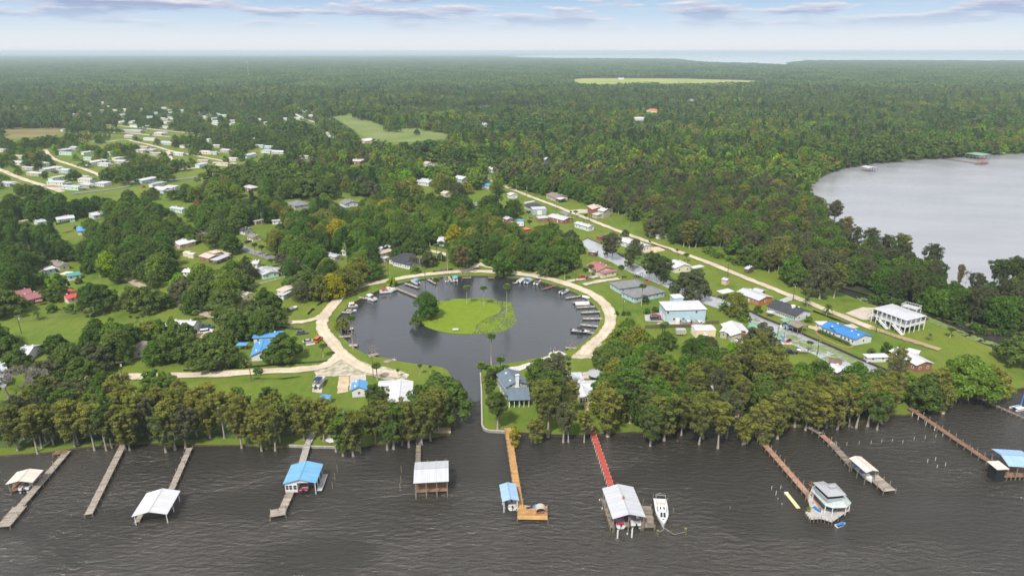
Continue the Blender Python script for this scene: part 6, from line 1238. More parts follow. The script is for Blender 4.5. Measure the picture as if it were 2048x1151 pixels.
runabout('grey fishing boat beside the slip dock at top left of basin', bp('K', 1205, 210), aim('K', (1180, 180), (1230, 240)), seats=SEATG, Lb=5.5)
runabout('white boat with black seats at the top of the basin', bp('K', 1320, 205), aim('K', (1330, 240), (1310, 175)), seats=BLKC, Lb=6)
runabout('silver boat with raised bow beside the left slip dock', bp('K', 330, 540), aim('K', (280, 535), (380, 540)), hull=ALU, Lb=5)
runabout('small white topped boat at the left bank behind the silver boat', bp('K', 345, 490), aim('K', (310, 495), (370, 490)), canopy=WHC, Lb=4.5)
t = thing('kayak', 'orange red kayak at the left bank of the basin', 'kayak', bp('K', 332, 467), .05); loft(hull_st(4.4, .8, .3, bow=.5), HULLR, 'hull', t); loft([[(p[0], p[1], .55 - p[2] * .8) for p in s] for s in hull_st(4.0, .7, .3, bow=.5)], HULLR, 'deck', t)
t = runabout('black and white cabin boat with a black top at the right of the basin', bp('L', 1160, 755), aim('L', (1080, 750), (1240, 765)), hull=HULLB, canopy=BLKC, Lb=8.0, W_=2.6)
runabout('dark boat under the leaning tree at the left bank', bp('K', 300, 735), .3, hull=HULLB, Lb=4.5, wind=False, seats=SEATG)
for lab, k, u, v, rz, m in (('small boat upside down on the lawn beside the ring road', 'L', 1215, 380, -.5, HULLW),):
    t = thing('rowing_boat', lab, 'boat', PQ(k, u, v, LZ + .5), rz); loft([[(p[0], p[1], -p[2]) for p in s] for s in hull_st(3.6, 1.2, .45, bow=.5)], m, 'hull', t)
pontoon('blue covered boats in the shelter by the dark shingle boathouse', bp('S', 400, 360, .4), .3, TEALC, cover=True)
runabout('white boat in slip under the dark shingle boathouse', bp('S', 330, 340, .4), .9, Lb=5.5)
# island bench / float
t = thing('bench', 'small grey picnic bench at the near shore of the basin island', 'bench', PQ('K', 1418, 735, .25), .02); mb = MB(); mb.box((0, 0, .7), (2.4, .8, .08)); mb.obj('tabletop', PILE_W, t)
lg = MB(); lg.box((0, 0, 0), (.1, .7, .7)); lm = lg.mesh('leg', WOODP); [link('leg', lm, t, (x, 0, 0)) for x in (-.9, .9)]
bn = MB(); bn.box((0, 0, .42), (2.4, .3, .06)); bm_ = bn.mesh('seat', PILE_W); [link('seat', bm_, t, (0, y, 0)) for y in (-.75, .75)]
# far river marina
house('boathouse', 'big green roofed boathouse far across the right lake', 'boathouse', ('f', (830, 275), (1170, 322), (1330, 300), D(h=5, type='flat', roof='green', wall=None, posts=(5, 3, .3, -1), pitch=.04)), base=0)
house('boathouse', 'red roofed open boat shelter at the end of the far dock', 'boathouse', ('f', (1075, 412), (1200, 430), (1280, 415), D(h=3.6, type='hip', roof='red', wall=None, posts=(4, 2, .25, -1), pitch=.15)), base=0)
house('boathouse', 'pale roofed boathouse standing alone in the far lake cove', 'boathouse', ('X', (750, 178), (800, 190), (835, 180), D(h=4, roof='pale', wall=None, posts=(4, 2, .3, -1), pitch=.15)), base=0)
dock('long thin dock far across the right lake', [('f', (200, 345), (1060, 470), 2.2), ('f', (1030, 485), (1300, 470), 3.5)], 'rust', z=1, step=7, pw=.6)
A = bp('f', 1440, 280); t = thing('houseboat', 'white two deck houseboat moored far across the lake', 'boat', A, -.25); loft(hull_st(20, 6, 1.6, bow=.25), HULLW, 'hull', t); mb = MB(); mb.box((-.5, 0, 1.5), (14, 5, 2.4)); mb.obj('lower_cabin', HULLW, t); mb = MB(); mb.box((-2, 0, 3.9), (9, 4.4, 2.2)); mb.obj('upper_cabin', HULLW, t)
mb = MB(); mb.box((-2, 0, 6.1), (11, 5, .2)); mb.obj('roof', HULLW, t); wm = MB(); wm.box((0, 0, 0), (1.4, .06, 1.1)); wme = wm.mesh('window', GLASS)
for i in range(6): link('window', wme, t, (-6 + i * 2.2, -2.53, 2.2))
for i in range(4): link('window', wme, t, (-5.5 + i * 2.2, -2.23, 4.5))

# ------------------------------------------------------------------ vehicles
TYRE = mat('tyre_rubber', (.02, .02, .02), .9); RIM = mat('wheel_rim', (.4, .4, .42), .4, metal=.5)
PAINT = dict(white=mat('white_paint', (.75, .76, .77), .25, spec=.5), blue=mat('blue_paint', (.02, .07, .22), .25, spec=.5), red=mat('red_paint', (.42, .02, .015), .25, spec=.5), orange=mat('orange_paint', (.60, .12, .01), .25, spec=.5), black=mat('black_paint', (.015, .018, .025), .2, spec=.5), slate=mat('slate_grey_paint', (.07, .08, .10), .25, spec=.5), tan=mat('pale_tan_paint', (.55, .52, .45), .3, spec=.5), silver=mat('silver_paint', (.45, .46, .48), .3, metal=.4))
def car(label, k, u, v, rz, kind, paint, cat=None):
    S_ = dict(pickup=([(-2.7, .55), (-2.7, 1.0), (-.7, 1.02), (-.6, 1.05), (1.35, 1.05), (2.65, .95), (2.75, .5)], [(-.65, 1.04), (-.45, 1.72), (.75, 1.72), (1.35, 1.04)]), suv=([(-2.4, .5), (-2.45, 1.05), (1.3, 1.08), (2.35, .95), (2.45, .5)], [(-2.35, 1.05), (-2.15, 1.75), (.7, 1.75), (1.35, 1.06)]),
              sedan=([(-2.3, .5), (-2.35, .95), (1.0, .98), (2.25, .8), (2.35, .45)], [(-1.75, .95), (-1.0, 1.42), (.35, 1.42), (1.1, .97)]))[kind]
    t = thing('pickup_truck' if kind == 'pickup' else 'parked_car', label, cat or dict(pickup='pickup truck', suv='suv', sedan='car')[kind], PQ(k, u, v, LZ + .03), rz)
    prof, cab = S_; w = .92; mb = MB(); n = len(prof); lo = [(prof[0][0], .35)] + prof + [(prof[-1][0], .35)]; n = len(lo)
    mb.add([(x, y, z) for y in (-w, w) for x, z in lo], [tuple(range(n)), tuple(range(n, 2 * n))[::-1]] + [(i, n + i, n + (i + 1) % n, (i + 1) % n) for i in range(n)]); mb.obj('body', PAINT[paint], t)
    mb = MB(); n = 4; mb.add([(x, s * (w - .04 if i in (0, 3) else w - .22), z) for s in (-1, 1) for i, (x, z) in enumerate(cab)], [(0, 1, 2, 3), (7, 6, 5, 4), (0, 4, 5, 1), (2, 6, 7, 3)]); mb.obj('window', GLASS, t)
    mb = MB(); (x1, z1), (x2, z2) = cab[1], cab[2]; mb.box(((x1 + x2) / 2, 0, z1 - .02), (x2 - x1 + .1, 1.42, .07)); mb.obj('roof', PAINT[paint], t)
    if kind == 'pickup': mb = MB(); mb.box((-1.72, 0, 1.0), (1.8, 1.55, .05)); mb.obj('truck_bed', MOTOR, t)
    wm = MB(); wm.tube([(0, -.12, 0), (0, .12, 0)], .37, 12); wme = wm.mesh('wheel', TYRE); rm = MB(); rm.tube([(0, -.13, 0), (0, .13, 0)], .2, 8); rme = rm.mesh('rim', RIM)
    for x in (-1.5, 1.5):
        for y in (-.82, .82): q = link('wheel', wme, t, (x, y, .37)); link('rim', rme, q)
    lm = MB(); lm.box((0, 0, 0), (.06, .35, .16)); lme = lm.mesh('headlight', TRIM); [link('headlight', lme, t, (prof[-1][0] - .06, y, .68)) for y in (-.6, .6)]
    p = PQ(k, u, v); FOOT.append([(p.x - 2.8, p.y - 2.8), (p.x + 2.8, p.y - 2.8), (p.x + 2.8, p.y + 2.8), (p.x - 2.8, p.y + 2.8)]); q_ = Q(k, u, v); SEEN.append([(q_[0] - 11, q_[1] - 9), (q_[0] + 11, q_[1] - 9), (q_[0] + 11, q_[1] + 5), (q_[0] - 11, q_[1] + 5)]); return t
car('white suv on the sand drive between the oaks, nearer of two cars', 'E', 1580, 250, .35, 'suv', 'white'); car('dark blue car on the sand drive behind the white suv', 'E', 1592, 212, .3, 'sedan', 'blue')
car('orange suv parked where the gravel road forks', 'F', 713, 310, 1.35, 'suv', 'orange'); car('red pickup truck on the drive of the rose roofed house', 'L', 1180, 190, .12, 'pickup', 'red')
car('dark slate suv on the grey gravel beside the two storey blue house', 'O', 180, 458, .06, 'suv', 'slate'); car('red and black car behind the slate suv at the blue house', 'O', 178, 425, .0, 'sedan', 'red')
car('white and tan suv beside the pale yellow barn', 'O', 757, 675, .03, 'suv', 'tan'); car('black pickup truck on the grass by the lily canal', 'H', 567, 462, math.pi - .05, 'pickup', 'black')
car('pale blue car on the bend of the asphalt road', 'J', 262, 322, -.6, 'sedan', 'silver'); car('black car beside the black roofed garage house', 'J', 700, 405, 1.2, 'sedan', 'black'); car('black van beside the hedge behind the weathered tan roof', 'J', 700, 860, .1, 'suv', 'black')
car('small silver car among boats behind the blue roofed long home', 'F', 640, 325, .4, 'sedan', 'silver'); car('silver car parked under the trees by the twin roofed grey house', 'F', 590, 258, .3, 'sedan', 'slate')
car('white pickup at the barn end of sage walled house', 'O', 1170, 705, .3, 'suv', 'silver')
def trailer(label, k, a, b, c, h, m, kind='trailer'):
    cen, rz, Lx, Wy = rect(k, a, b, c, LZ + h); Wy = max(2.2, min(Wy, 2.8)); t = thing(kind, label, 'trailer' if kind == 'trailer' else 'camper', (cen.x, cen.y, LZ), rz); mb = MB(); x = Lx / 2
    pr = [(-x, .5), (x - .3, .5), (x, 1.0), (x, h - .3), (x - .3, h), (-x + .2, h), (-x, h - .2)]; n = len(pr); mb.add([(a_, y, z) for y in (-Wy / 2, Wy / 2) for a_, z in pr], [tuple(range(n)), tuple(range(n, 2 * n))[::-1]] + [(i, n + i, n + (i + 1) % n, (i + 1) % n) for i in range(n)]); mb.obj('body', m, t)
    mb = MB(); mb.box((0, 0, h), (Lx - .5, Wy - .1, .05)); mb.obj('roof', RF['white'], t); wm = MB(); wm.tube([(0, -.1, 0), (0, .1, 0)], .33, 10); wme = wm.mesh('wheel', TYRE)
    for xx in (-.4, .4):
        for y in (-Wy / 2 + .05, Wy / 2 - .05): link('wheel', wme, t, (xx, y, .33))
    if kind != 'trailer':
        for i in range(4): add_window(t, -Lx / 2 + Lx * (i + .5) / 4, -Wy / 2, 1.5, 0, 1.0, .8)
    mb = MB(); mb.beam((-x, 0, .55), (-x - 1.3, 0, .45), .15); mb.obj('hitch', MOTOR, t); SEEN.append([Q(k, *a), Q(k, *b), Q(k, *c)])
trailer('sage green box trailer with a white top on the dry lawn', 'O', (420, 572), (538, 572), (536, 552), 2.5, WL['sage']); trailer('white travel camper with a row of windows in front of the woods', 'M', (298, 455), (420, 455), (422, 444), 3.0, PAINT['white'], 'camper')
pontoon('white pontoon boat on a trailer parked on the concrete drive', PQ('F', 722, 635, LZ + .7), 1.5, NAVY, Lb=7.5)
runabout('small boat stored beside the canal shelter on the lawn', PQ('S', 495, 590, LZ + .4), 3.0, hull=ALU, Lb=4.2, wind=False); runabout('lilac covered boat behind the sage walled house', PQ('O', 1165, 715, LZ + .4), 2.6, Lb=5)
for lab, k, u, v, rz in (('grey skiff stored along the blue house wall', 'O', 530, 490, .1), ('second skiff on a trailer along the blue house wall', 'O', 655, 492, 0), ('old boat on the lawn behind the ring road left side', 'F', 520, 68, .8)): runabout(lab, PQ(k, u, v, LZ + .5), rz, hull=ALU, Lb=4.5, wind=False, seats=SEATG)
jetski('red jet ski on the patio under the twin green shelter', PQ('S', 375, 490, LZ + .3), .5, HULLR, BLKC); jetski('white jet ski under the twin green shelter', PQ('S', 320, 495, LZ + .3), 1.0); dock('pale patio paving under the twin green shelter', [('S', (250, 500), (400, 505), 3.4)], 'pale', z=LZ + .12, pile=.2, cap=0, name='patio', cat='patio')
# fire pit on the round patio, seawall
t = thing('fire_pit', 'dark round fire pit on the pale circular patio by the shore', 'fire pit', PQ('F', 830, 1050, LZ)); mb = MB(); mb.tube([(0, 0, 0), (0, 0, .45)], [.8, .7], 12); mb.obj('ring', mat('dark_stone', (.10, .08, .07), .9), t); mb = MB(); [mb.beam((-.4, y, .5), (.4, -y, .55), .12) for y in (-.3, 0, .3)]; mb.obj('log', mat('burnt_wood', (.04, .03, .025), .9), t)
def seawall(label, px, z=.75, w=.35, m=None):
    W_ = [P(*p) for p in px]; o = W_[0].copy(); t = thing('seawall', label, 'seawall', (o.x, o.y, 0)); mb = MB()
    for a, b in zip(W_, W_[1:]): mb.beam((a.x - o.x, a.y - o.y, (z - 1) / 2), (b.x - o.x, b.y - o.y, (z - 1) / 2), w, z + 1)
    mb.obj('wall', m or SEAWALL, t); mb = MB()
    for a, b in zip(W_, W_[1:]): mb.beam((a.x - o.x, a.y - o.y, z + .05), (b.x - o.x, b.y - o.y, z + .05), w + .12, .1)
    mb.obj('coping', m or mat('coping', (.40, .38, .34), .9, .2, 1), t)
DKW = mat('dark_timber_wall', (.05, .042, .035), .95, .3, 1)
seawall('pale concrete seawall along the right side of the channel point', [(961, 746), (963, 783), (964, 850), (968, 857), (977, 861), (1011, 863)])
seawall('long dark timber seawall on the far side of the lily canal', [(1445, 595), (1471, 605), (1497, 620), (1528, 635), (1558, 647), (1600, 664), (1617, 672), (1671, 695), (1725, 719), (1780, 742), (1830, 762), (1887, 788), (1925, 803)], m=DKW)
seawall('seawall from the canal mouth along the lower right lawn', [(1925, 803), (1955, 796), (2045, 777), (2300, 735)], m=DKW)
seawall('brown seawall below the lawn right of the golden dock', [(1011, 863), (1066, 867), (1139, 870.5), (1186, 869), (1272, 864)], m=DKW, z=.6)
seawall('low pale seawall in front of the round fire pit patio', [(578, 890), (620, 892), (667, 893), (720, 894)], z=.6)
# brick-edged bed and hedge
t = thing('hedge', 'long clipped hedge in a curved bed before the vivid blue roofed house', 'hedge', PQ('S', 655, 400)); o = t.location.copy(); cs = []
for i in range(30):
    f = i / 29; p = P(*((np.array(Q('S', 658, 402)) * (1 - f) + np.array(Q('S', 945, 525)) * f))) - o; cs.append((p.x, p.y, .6))
link('foliage', leafmesh('foliage', LEAF['oak'], cs, [.75] * 30, 90, .12, 8), t)
t = thing('garden_edging', 'curved red brick edging round the hedge bed of the blue roofed house', 'edging', PQ('S', 630, 380)); o = t.location.copy(); px = QS('S', (672, 378), (640, 376), (628, 395), (650, 425), (720, 470), (830, 520), (930, 550), (975, 550), (985, 530)); px = smooth_open(px, 2); mb = MB()
for a, b in zip(px, px[1:]): A, B = P(*a) - o, P(*b) - o; mb.beam((A.x, A.y, .1), (B.x, B.y, .1), .45, .25)
mb.obj('brick_course', mat('edging_brick', (.38, .19, .13), .9, .25, 3), t)
# utility poles with wires
POLES = [('E', 948, 655, 9.5, 'road pole with transformer before the lakeside cypresses'), ('E', 1922, 620, 8.5, 'road pole right of the long lawn'), ('E', 165, 260, 8.5, 'pole with transformer at the upper left lawn'), ('F', 1135, 590, 8.5, 'pole beside the palm at the gravel lot'), ('G', 668, 490, 7.0, 'dark pole among trees right of the channel'), ('K', 718, 190, 11, 'pole behind the ring road at the upper left'),
    ('K', 1106, 335, 11, 'tall thin pole standing in the basin'), ('L', 1105, 235, 9.5, 'pole beside the red pickup drive'), ('L', 1603, 560, 7.5, 'lamp pole on the lawn right of the ring road'), ('N', 1605, 545, 8, 'pole by the pinkish shed'), ('H', 587, 130, 8.5, 'road pole behind the black roofed house'), ('H', 1112, 335, 8.5, 'road pole between the blue roofed house and stilt house'), ('M', 445, 200, 8, 'road pole at the upper road start'),
    ('M', 1440, 500, 7, 'pole on the lawn right of the upper road'), ('M', 1620, 660, 7, 'pole at the roadside past the white long home'), ('M', 905, 235, 7, 'pole at the wood edge behind the taupe roofed house'), ('H', 740, 470, 6, 'pole standing at the lily canal'), ('H', 483, 400, 7, 'dark pole at the green shelter'), ('V', 215, 835, 9, 'pole in the clearing of the left woods'), ('V', 328, 940, 8, 'pole behind the grey gabled roof'), ('V', 865, 780, 9, 'pole by the bluish white gable house'), ('I', 5, 500, 9, 'pole at the far left edge'), ('M', 737, 330, 7, 'short pole by the pale roofs'), ('M', 1048, 450, 7, 'pole by the palms at the upper road')]
pm1 = MB(); pm1.tube([(0, 0, -.5), (0, 0, 1)], [.17, .12], 7); pm_t = pm1.mesh('pole', BARK_D if 'BARK_D' in globals() else WOODP); c1 = MB(); c1.box((0, 0, 0), (2.0, .12, .14)); c1m = c1.mesh('crossarm', WOODP); c2 = MB(); c2.tube([(0, 0, 0), (0, 0, .8)], .24, 9); c2m = c2.mesh('transformer', HULLW); ins = MB(); ins.tube([(0, 0, 0), (0, 0, .22)], .06, 5); insm = ins.mesh('insulator', HULLW)
PT = []
for i, (k, u, v, h, lab) in enumerate(POLES):
    p = PQ(k, u, v); t = thing('utility_pole', lab[0].lower() + lab[1:] if len(lab.split()) > 3 else lab, 'utility pole', (p.x, p.y, LZ), .3, 'utility poles'); o_ = link('pole', pm_t, t); o_.scale = (1, 1, h)
    link('crossarm', c1m, t, (0, 0, h - .6)); [link('insulator', insm, t, (x, 0, h - .46)) for x in (-.85, .85, 0)]
    if i % 2 == 0: link('transformer', c2m, t, (.3, .25, h - 2.2))
    PT.append(Vector((p.x, p.y, LZ + h - .3)))
wi = 0
for a, b in ((0, 1), (10, 11), (13, 14), (14, 9), (9, 10), (12, 15)):
    mb = MB(); A, B = PT[a], PT[b]; pts = [A.lerp(B, i / 8) - Vector((0, 0, 1.6 * 4 * (i / 8) * (1 - i / 8))) for i in range(9)]; mb.tube(pts, .022, 3, cap=False); tag(mb.obj('power_line', MOTOR), ['thin power line along the lower left road', 'power line along right road past the blue roof', 'power line along the upper right road', 'power line from the long white home to the pinkish shed', 'power line from the pinkish shed to the black roof', 'power line behind the taupe roofed house'][wi], 'power line'); wi += 1
# radio mast on the horizon
p = P(498, 158, LZ); t = thing('radio_mast', 'thin lattice radio mast rising from the far woods', 'mast', (p.x, p.y, LZ)); mb = MB(); mb.tube([(0, 0, 0), (0, 0, 72)], [1.0, .45], 4); mb.obj('mast', ALU, t); mb = MB(); mb.box((0, 0, 66), (3, 3, 2.5)); mb.obj('antenna', HULLW, t)

# fences and parked cars among the yards
def fence(label, k, a, b, h, m, rails=2, slat=True):
    A, B = PQ(k, *a), PQ(k, *b); t = thing('fence', label, 'fence', A); d = B - A; n = max(2, int(d.length / 2.4)); pb = MB(); pb.box((0, 0, -.2), (.12, .12, h + .3)); pme = pb.mesh('post', m); rz = math.atan2(d.y, d.x)
    for i in range(n + 1): link('post', pme, t, tuple(d * (i / n)), rz)
    for j in range(rails): r = MB(); z = h * (.35 + .5 * j); r.beam((0, 0, z), (d.x, d.y, z), .05, .12); r.obj('rail', m, t)
    if slat:
        s = MB(); q = int(d.length / .22)
        for i in range(q): p = d * (i / q); s.box((p.x, p.y, .05), (.18, .03, h), rz)
        s = s.obj('slat', m, t); s['kind'] = 'stuff'
BRF = mat('brown_fence_wood', (.11, .085, .06), .95, .3, 2)
fence('dark brown board fence behind the barn and box trailer', 'O', (60, 556), (590, 540), 1.5, BRF); fence('dark board fence between the barn and sage walled house', 'O', (760, 508), (905, 500), 1.4, BRF)
fence('low white fence on the lawn before the mint green house', 'J', (740, 828), (1050, 745), 1.0, TRIM, slat=False); fence('brown board fence behind the turquoise walled home', 'I', (540, 240), (700, 205), 1.5, BRF)
fence('post and rail fence across the upper left lawn', 'E', (120, 175), (700, 90), 1.1, WOODP, slat=False); fence('wire fence posts along the right lawn past the dirt track', 'S', (1190, 380), (1560, 520), 1.1, WOODP, 1, False)
cr_ = random.Random(8); proto_c = {}; CARS = []
for t, px, roof, wall in TOWNH:
    if cr_.random() < .5 or t.location.y > 1000: continue
    kd = cr_.choice(['pickup', 'suv', 'sedan']); pt = cr_.choice(['white', 'silver', 'slate', 'red', 'white', 'blue', 'black']); x, y = t.location.x + cr_.choice([-1, 1]) * cr_.uniform(8, 12), t.location.y - cr_.uniform(3, 6); q = proj(x, y, LZ); lab = f"{pt} {dict(pickup='pickup truck', suv='suv', sedan='car')[kd]} parked in the yards of the far settlement"
    if (kd, pt) not in proto_c: o_ = proto_c[(kd, pt)] = car(lab, 'Z', q[0], q[1], cr_.uniform(0, 3), kd, pt)
    else: o_ = dup(proto_c[(kd, pt)], (x, y, LZ + .03), cr_.uniform(0, 3), lab)
    CARS.append((o_, q, lab.split(' parked')[0]))
# ------------------------------------------------------------------ planting
def depth_of(p): q = max(p, key=lambda e: e[1]); return P(q[0], q[1], LZ).y + 3
SN = [(np.array(p), min(q[0] for q in p), max(q[0] for q in p), min(q[1] for q in p), max(q[1] for q in p), depth_of(p)) for p in SEEN if len(p) > 2]
OPEN = [   # stretches of open ground, drives and lawns that the photograph shows
    [(210, 733), (320, 712), (400, 738), (470, 712), (640, 700), (668, 722), (640, 748), (630, 772), (560, 790), (500, 772), (430, 785), (380, 772), (330, 762), (250, 768)],
    [(640, 590), (680, 568), (700, 580), (662, 612), (640, 634), (580, 640), (560, 632), (590, 605)], QS('J', (700, 700), (1060, 730), (980, 820), (720, 830)),
    QS('J', (30, 450), (560, 440), (900, 560), (860, 600), (720, 560), (500, 520), (220, 600), (20, 640)), QS('J', (480, 370), (620, 340), (680, 430), (1000, 480), (1050, 530), (900, 560)),
    QS('E', (80, 130), (260, 60), (500, 30), (700, 60), (760, 130), (560, 150), (330, 230), (340, 360), (220, 400), (180, 320), (200, 250)), QS('E', (1000, 455), (1130, 450), (1500, 470), (1540, 540), (820, 575), (800, 500)),
    QS('I', (1600, 950), (1750, 1020), (1918, 1090), (1700, 1090)), QS('I', (480, 960), (780, 990), (1000, 960), (1200, 930), (1220, 1040), (1000, 1060), (600, 1100), (200, 1151), (150, 1040)), QS('I', (1080, 700), (1420, 700), (1440, 790), (1240, 830)),
    QS('Y', (380, 720), (640, 770), (900, 700), (1190, 700), (1200, 820), (500, 900), (400, 870)), QS('Y', (750, 440), (900, 420), (960, 470), (820, 500)), QS('N', (240, 360), (560, 420), (540, 560), (100, 580), (0, 520), (120, 460)),
    QS('N', (260, 620), (460, 600), (600, 780), (1060, 700), (1100, 760), (960, 900), (540, 960), (430, 770)), QS('N', (1040, 560), (1180, 500), (1540, 500), (1900, 640), (1670, 640), (1500, 700), (1230, 620)),
    QS('N', (500, 0), (740, 0), (900, 130), (850, 180), (1100, 260), (1400, 300), (1480, 350), (1740, 430), (1918, 480), (1918, 640), (1100, 300), (700, 130)), QS('M', (560, 200), (860, 250), (1040, 290), (1020, 340), (700, 280)), QS('M', (1060, 400), (1330, 380), (1540, 480), (1560, 600), (1240, 460)),
    QS('O', (120, 560), (590, 560), (880, 640), (1040, 700), (900, 780), (480, 880), (400, 760), (110, 680)), QS('O', (760, 260), (900, 320), (1250, 480), (1400, 600), (1300, 600), (1150, 490), (760, 440)), QS('S', (300, 540), (560, 560), (700, 640), (480, 650), (330, 620)),
    QS('S', (0, 180), (200, 250), (560, 400), (1000, 600), (1250, 590), (1350, 600), (1500, 560), (1700, 560), (1750, 620), (1850, 520), (1880, 400), (1650, 330), (1100, 330), (600, 200), (560, 100), (1100, 160), (1200, 150), (800, 60), (300, 0), (0, 0)),
    QS('c', (0, 350), (200, 400), (640, 540), (640, 600), (480, 620), (300, 520), (0, 520)), QS('c', (150, 780), (490, 780), (480, 880), (290, 930), (150, 870)), QS('G', (180, 490), (500, 450), (640, 400), (800, 440), (840, 450), (1030, 460), (1000, 540), (860, 550), (540, 500), (290, 560)),
    QS('G', (370, 830), (560, 830), (900, 980), (1300, 880), (1310, 1000), (530, 1020), (370, 990)), QS('D', (1060, 100), (1200, 30), (1320, 120), (1170, 160)), QS('F', (500, 900), (600, 920), (700, 1000), (760, 1090), (480, 1100)),
    QS('F', (690, 560), (860, 585), (1090, 570), (1090, 620), (1200, 600), (1400, 590), (1420, 560), (1450, 530), (1300, 480), (1400, 700), (1180, 640), (1100, 660), (960, 690), (850, 750), (740, 740), (660, 700)), QS('K', (650, 20), (1600, 60), (1640, 90), (800, 200), (700, 180)),
    [(650, 230), (700, 222), (730, 234), (772, 248), (772, 256), (815, 250), (900, 262), (895, 278), (840, 281), (790, 284), (745, 276), (712, 266), (690, 250)], QS('T', (0, 345), (300, 345), (600, 340), (700, 390), (560, 420), (200, 460), (0, 460)), QS('W', (200, 126), (340, 114), (700, 115), (960, 121), (1180, 130), (900, 128), (600, 129)),
    QS('U', (110, 745), (400, 760), (370, 850), (180, 900), (120, 860)), QS('U', (180, 880), (380, 840), (380, 880), (200, 920)), QS('T', (350, 860), (500, 900), (420, 920)), QS('T', (550, 650), (700, 640), (740, 690), (640, 690)), QS('V', (1010, 530), (1120, 560), (1250, 625), (1100, 620), (1000, 570)),
    QS('V', (140, 790), (230, 790), (230, 840), (150, 850)), QS('V', (150, 870), (330, 930), (320, 960), (160, 920)), QS('I', (560, 250), (640, 260), (660, 340), (580, 370)), QS('I', (130, 140), (420, 140), (420, 185), (100, 190)), [(1008, 545), (1200, 590), (1215, 640), (1190, 640), (1100, 575), (950, 555)],
    [(628, 560), (760, 545), (980, 532), (1090, 540), (1200, 585), (1235, 640), (1195, 700), (1165, 720), (1060, 735), (990, 735), (960, 750), (905, 760), (880, 738), (830, 750), (760, 745), (690, 735), (640, 690), (635, 640)],
    QS('V', (1420, 40), (1640, 35), (1640, 60), (1430, 60)), [(760, 208), (1100, 206), (1100, 209), (760, 211)], QS('W', (1340, 620), (1300, 560), (1200, 540), (1230, 520), (1300, 470), (1420, 440), (1700, 410), (2048, 400), (2048, 625)), [(1690, 380), (2048, 340), (2048, 505), (1960, 512), (1905, 545), (1840, 490), (1770, 470), (1680, 440), (1650, 380)]]
OP = [(np.array(p), min(q[0] for q in p), max(q[0] for q in p), min(q[1] for q in p), max(q[1] for q in p)) for p in OPEN + ROAD_OPEN]
FT = [(np.array([(q[0], q[1]) for q in p]), min(q[0] for q in p), max(q[0] for q in p), min(q[1] for q in p), max(q[1] for q in p)) for p in FOOT + ROADS_P[4:]]
FT = [f for f in FT if f[2] - f[1] < 90]
def inside_any(L_, X, Y, depth=None):
    r = np.zeros(len(X), bool)
    for p, x0, x1, y0, y1, *dd in L_:
        m = (X >= x0) & (X <= x1) & (Y >= y0) & (Y <= y1) & ~r
        if dd and depth is not None: m &= depth < dd[0]
        if m.any(): r[m] |= inpoly(p, X[m], Y[m])
    return r
OW = np.array(outerW); LW = np.array(lakeW); BW = np.array(bayW)
def on_land(X, Y, margin=0):
    return inpoly(OW, X, Y) & ~inpoly(LW, X, Y) & ~inpoly(BW, X, Y)
RP = np.array([(p.x, p.y, w_) for W_, w_ in ROADS_W for p in W_[::2]])
def near_road(X, Y, extra=1.0):
    r = np.zeros(len(X), bool)
    m = Y < 1500
    for x, y, w_ in RP:
        d = (np.abs(X - x) < 12) & (np.abs(Y - y) < 12)
        if d.any(): r[d] |= (X[d] - x) ** 2 + (Y[d] - y) ** 2 < (w_ / 2 + extra) ** 2 + 2
    return r
def projv(X, Y, Z):
    dz = Z - CAM_H; f = Y * CP - dz * SP; u = Y * SP + dz * CP; return 1024 + FPX * X / f, 575.5 - FPX * u / f
def visible_ok(X, Y, H, Rd, openchk=True, strict=1.0):
    ok = np.ones(len(X), bool)
    for fx, fz in ((0, .62), (-.75 * strict, .62), (.75 * strict, .62), (0, .93), (-.5 * strict, .85), (.5 * strict, .85), (0, .38), (-.6 * strict, .4), (.6 * strict, .4)):
        px, py = projv(X + fx * Rd, Y, LZ + H * fz); ok &= ~inside_any(SN, px, py, Y)
        if openchk: ok &= ~inside_any(OP, px, py)
    return ok
G = np.random.default_rng(5)
CAND = []      # (kind, leaf, x, y, h)
TAKEN = {}
def take(x, y, r):
    i, j = int(x // 8), int(y // 8)
    for a in (-1, 0, 1):
        for b in (-1, 0, 1):
            for q in TAKEN.get((i + a, j + b), ()):
                if (q[0] - x) ** 2 + (q[1] - y) ** 2 < (r + q[2]) ** 2: return False
    TAKEN.setdefault((i, j), []).append((x, y, r)); return True
RADK = dict(oak=7.5, small_oak=6, cypress=3.6, small_cypress=1.9, broad=4.6, pine=3.4, bare=5, palm=1.6, bush=1.5)
H0 = dict(oak=12, small_oak=9, cypress=16.5, small_cypress=7, broad=13.5, pine=20, bare=13, palm=9, bush=2.2)
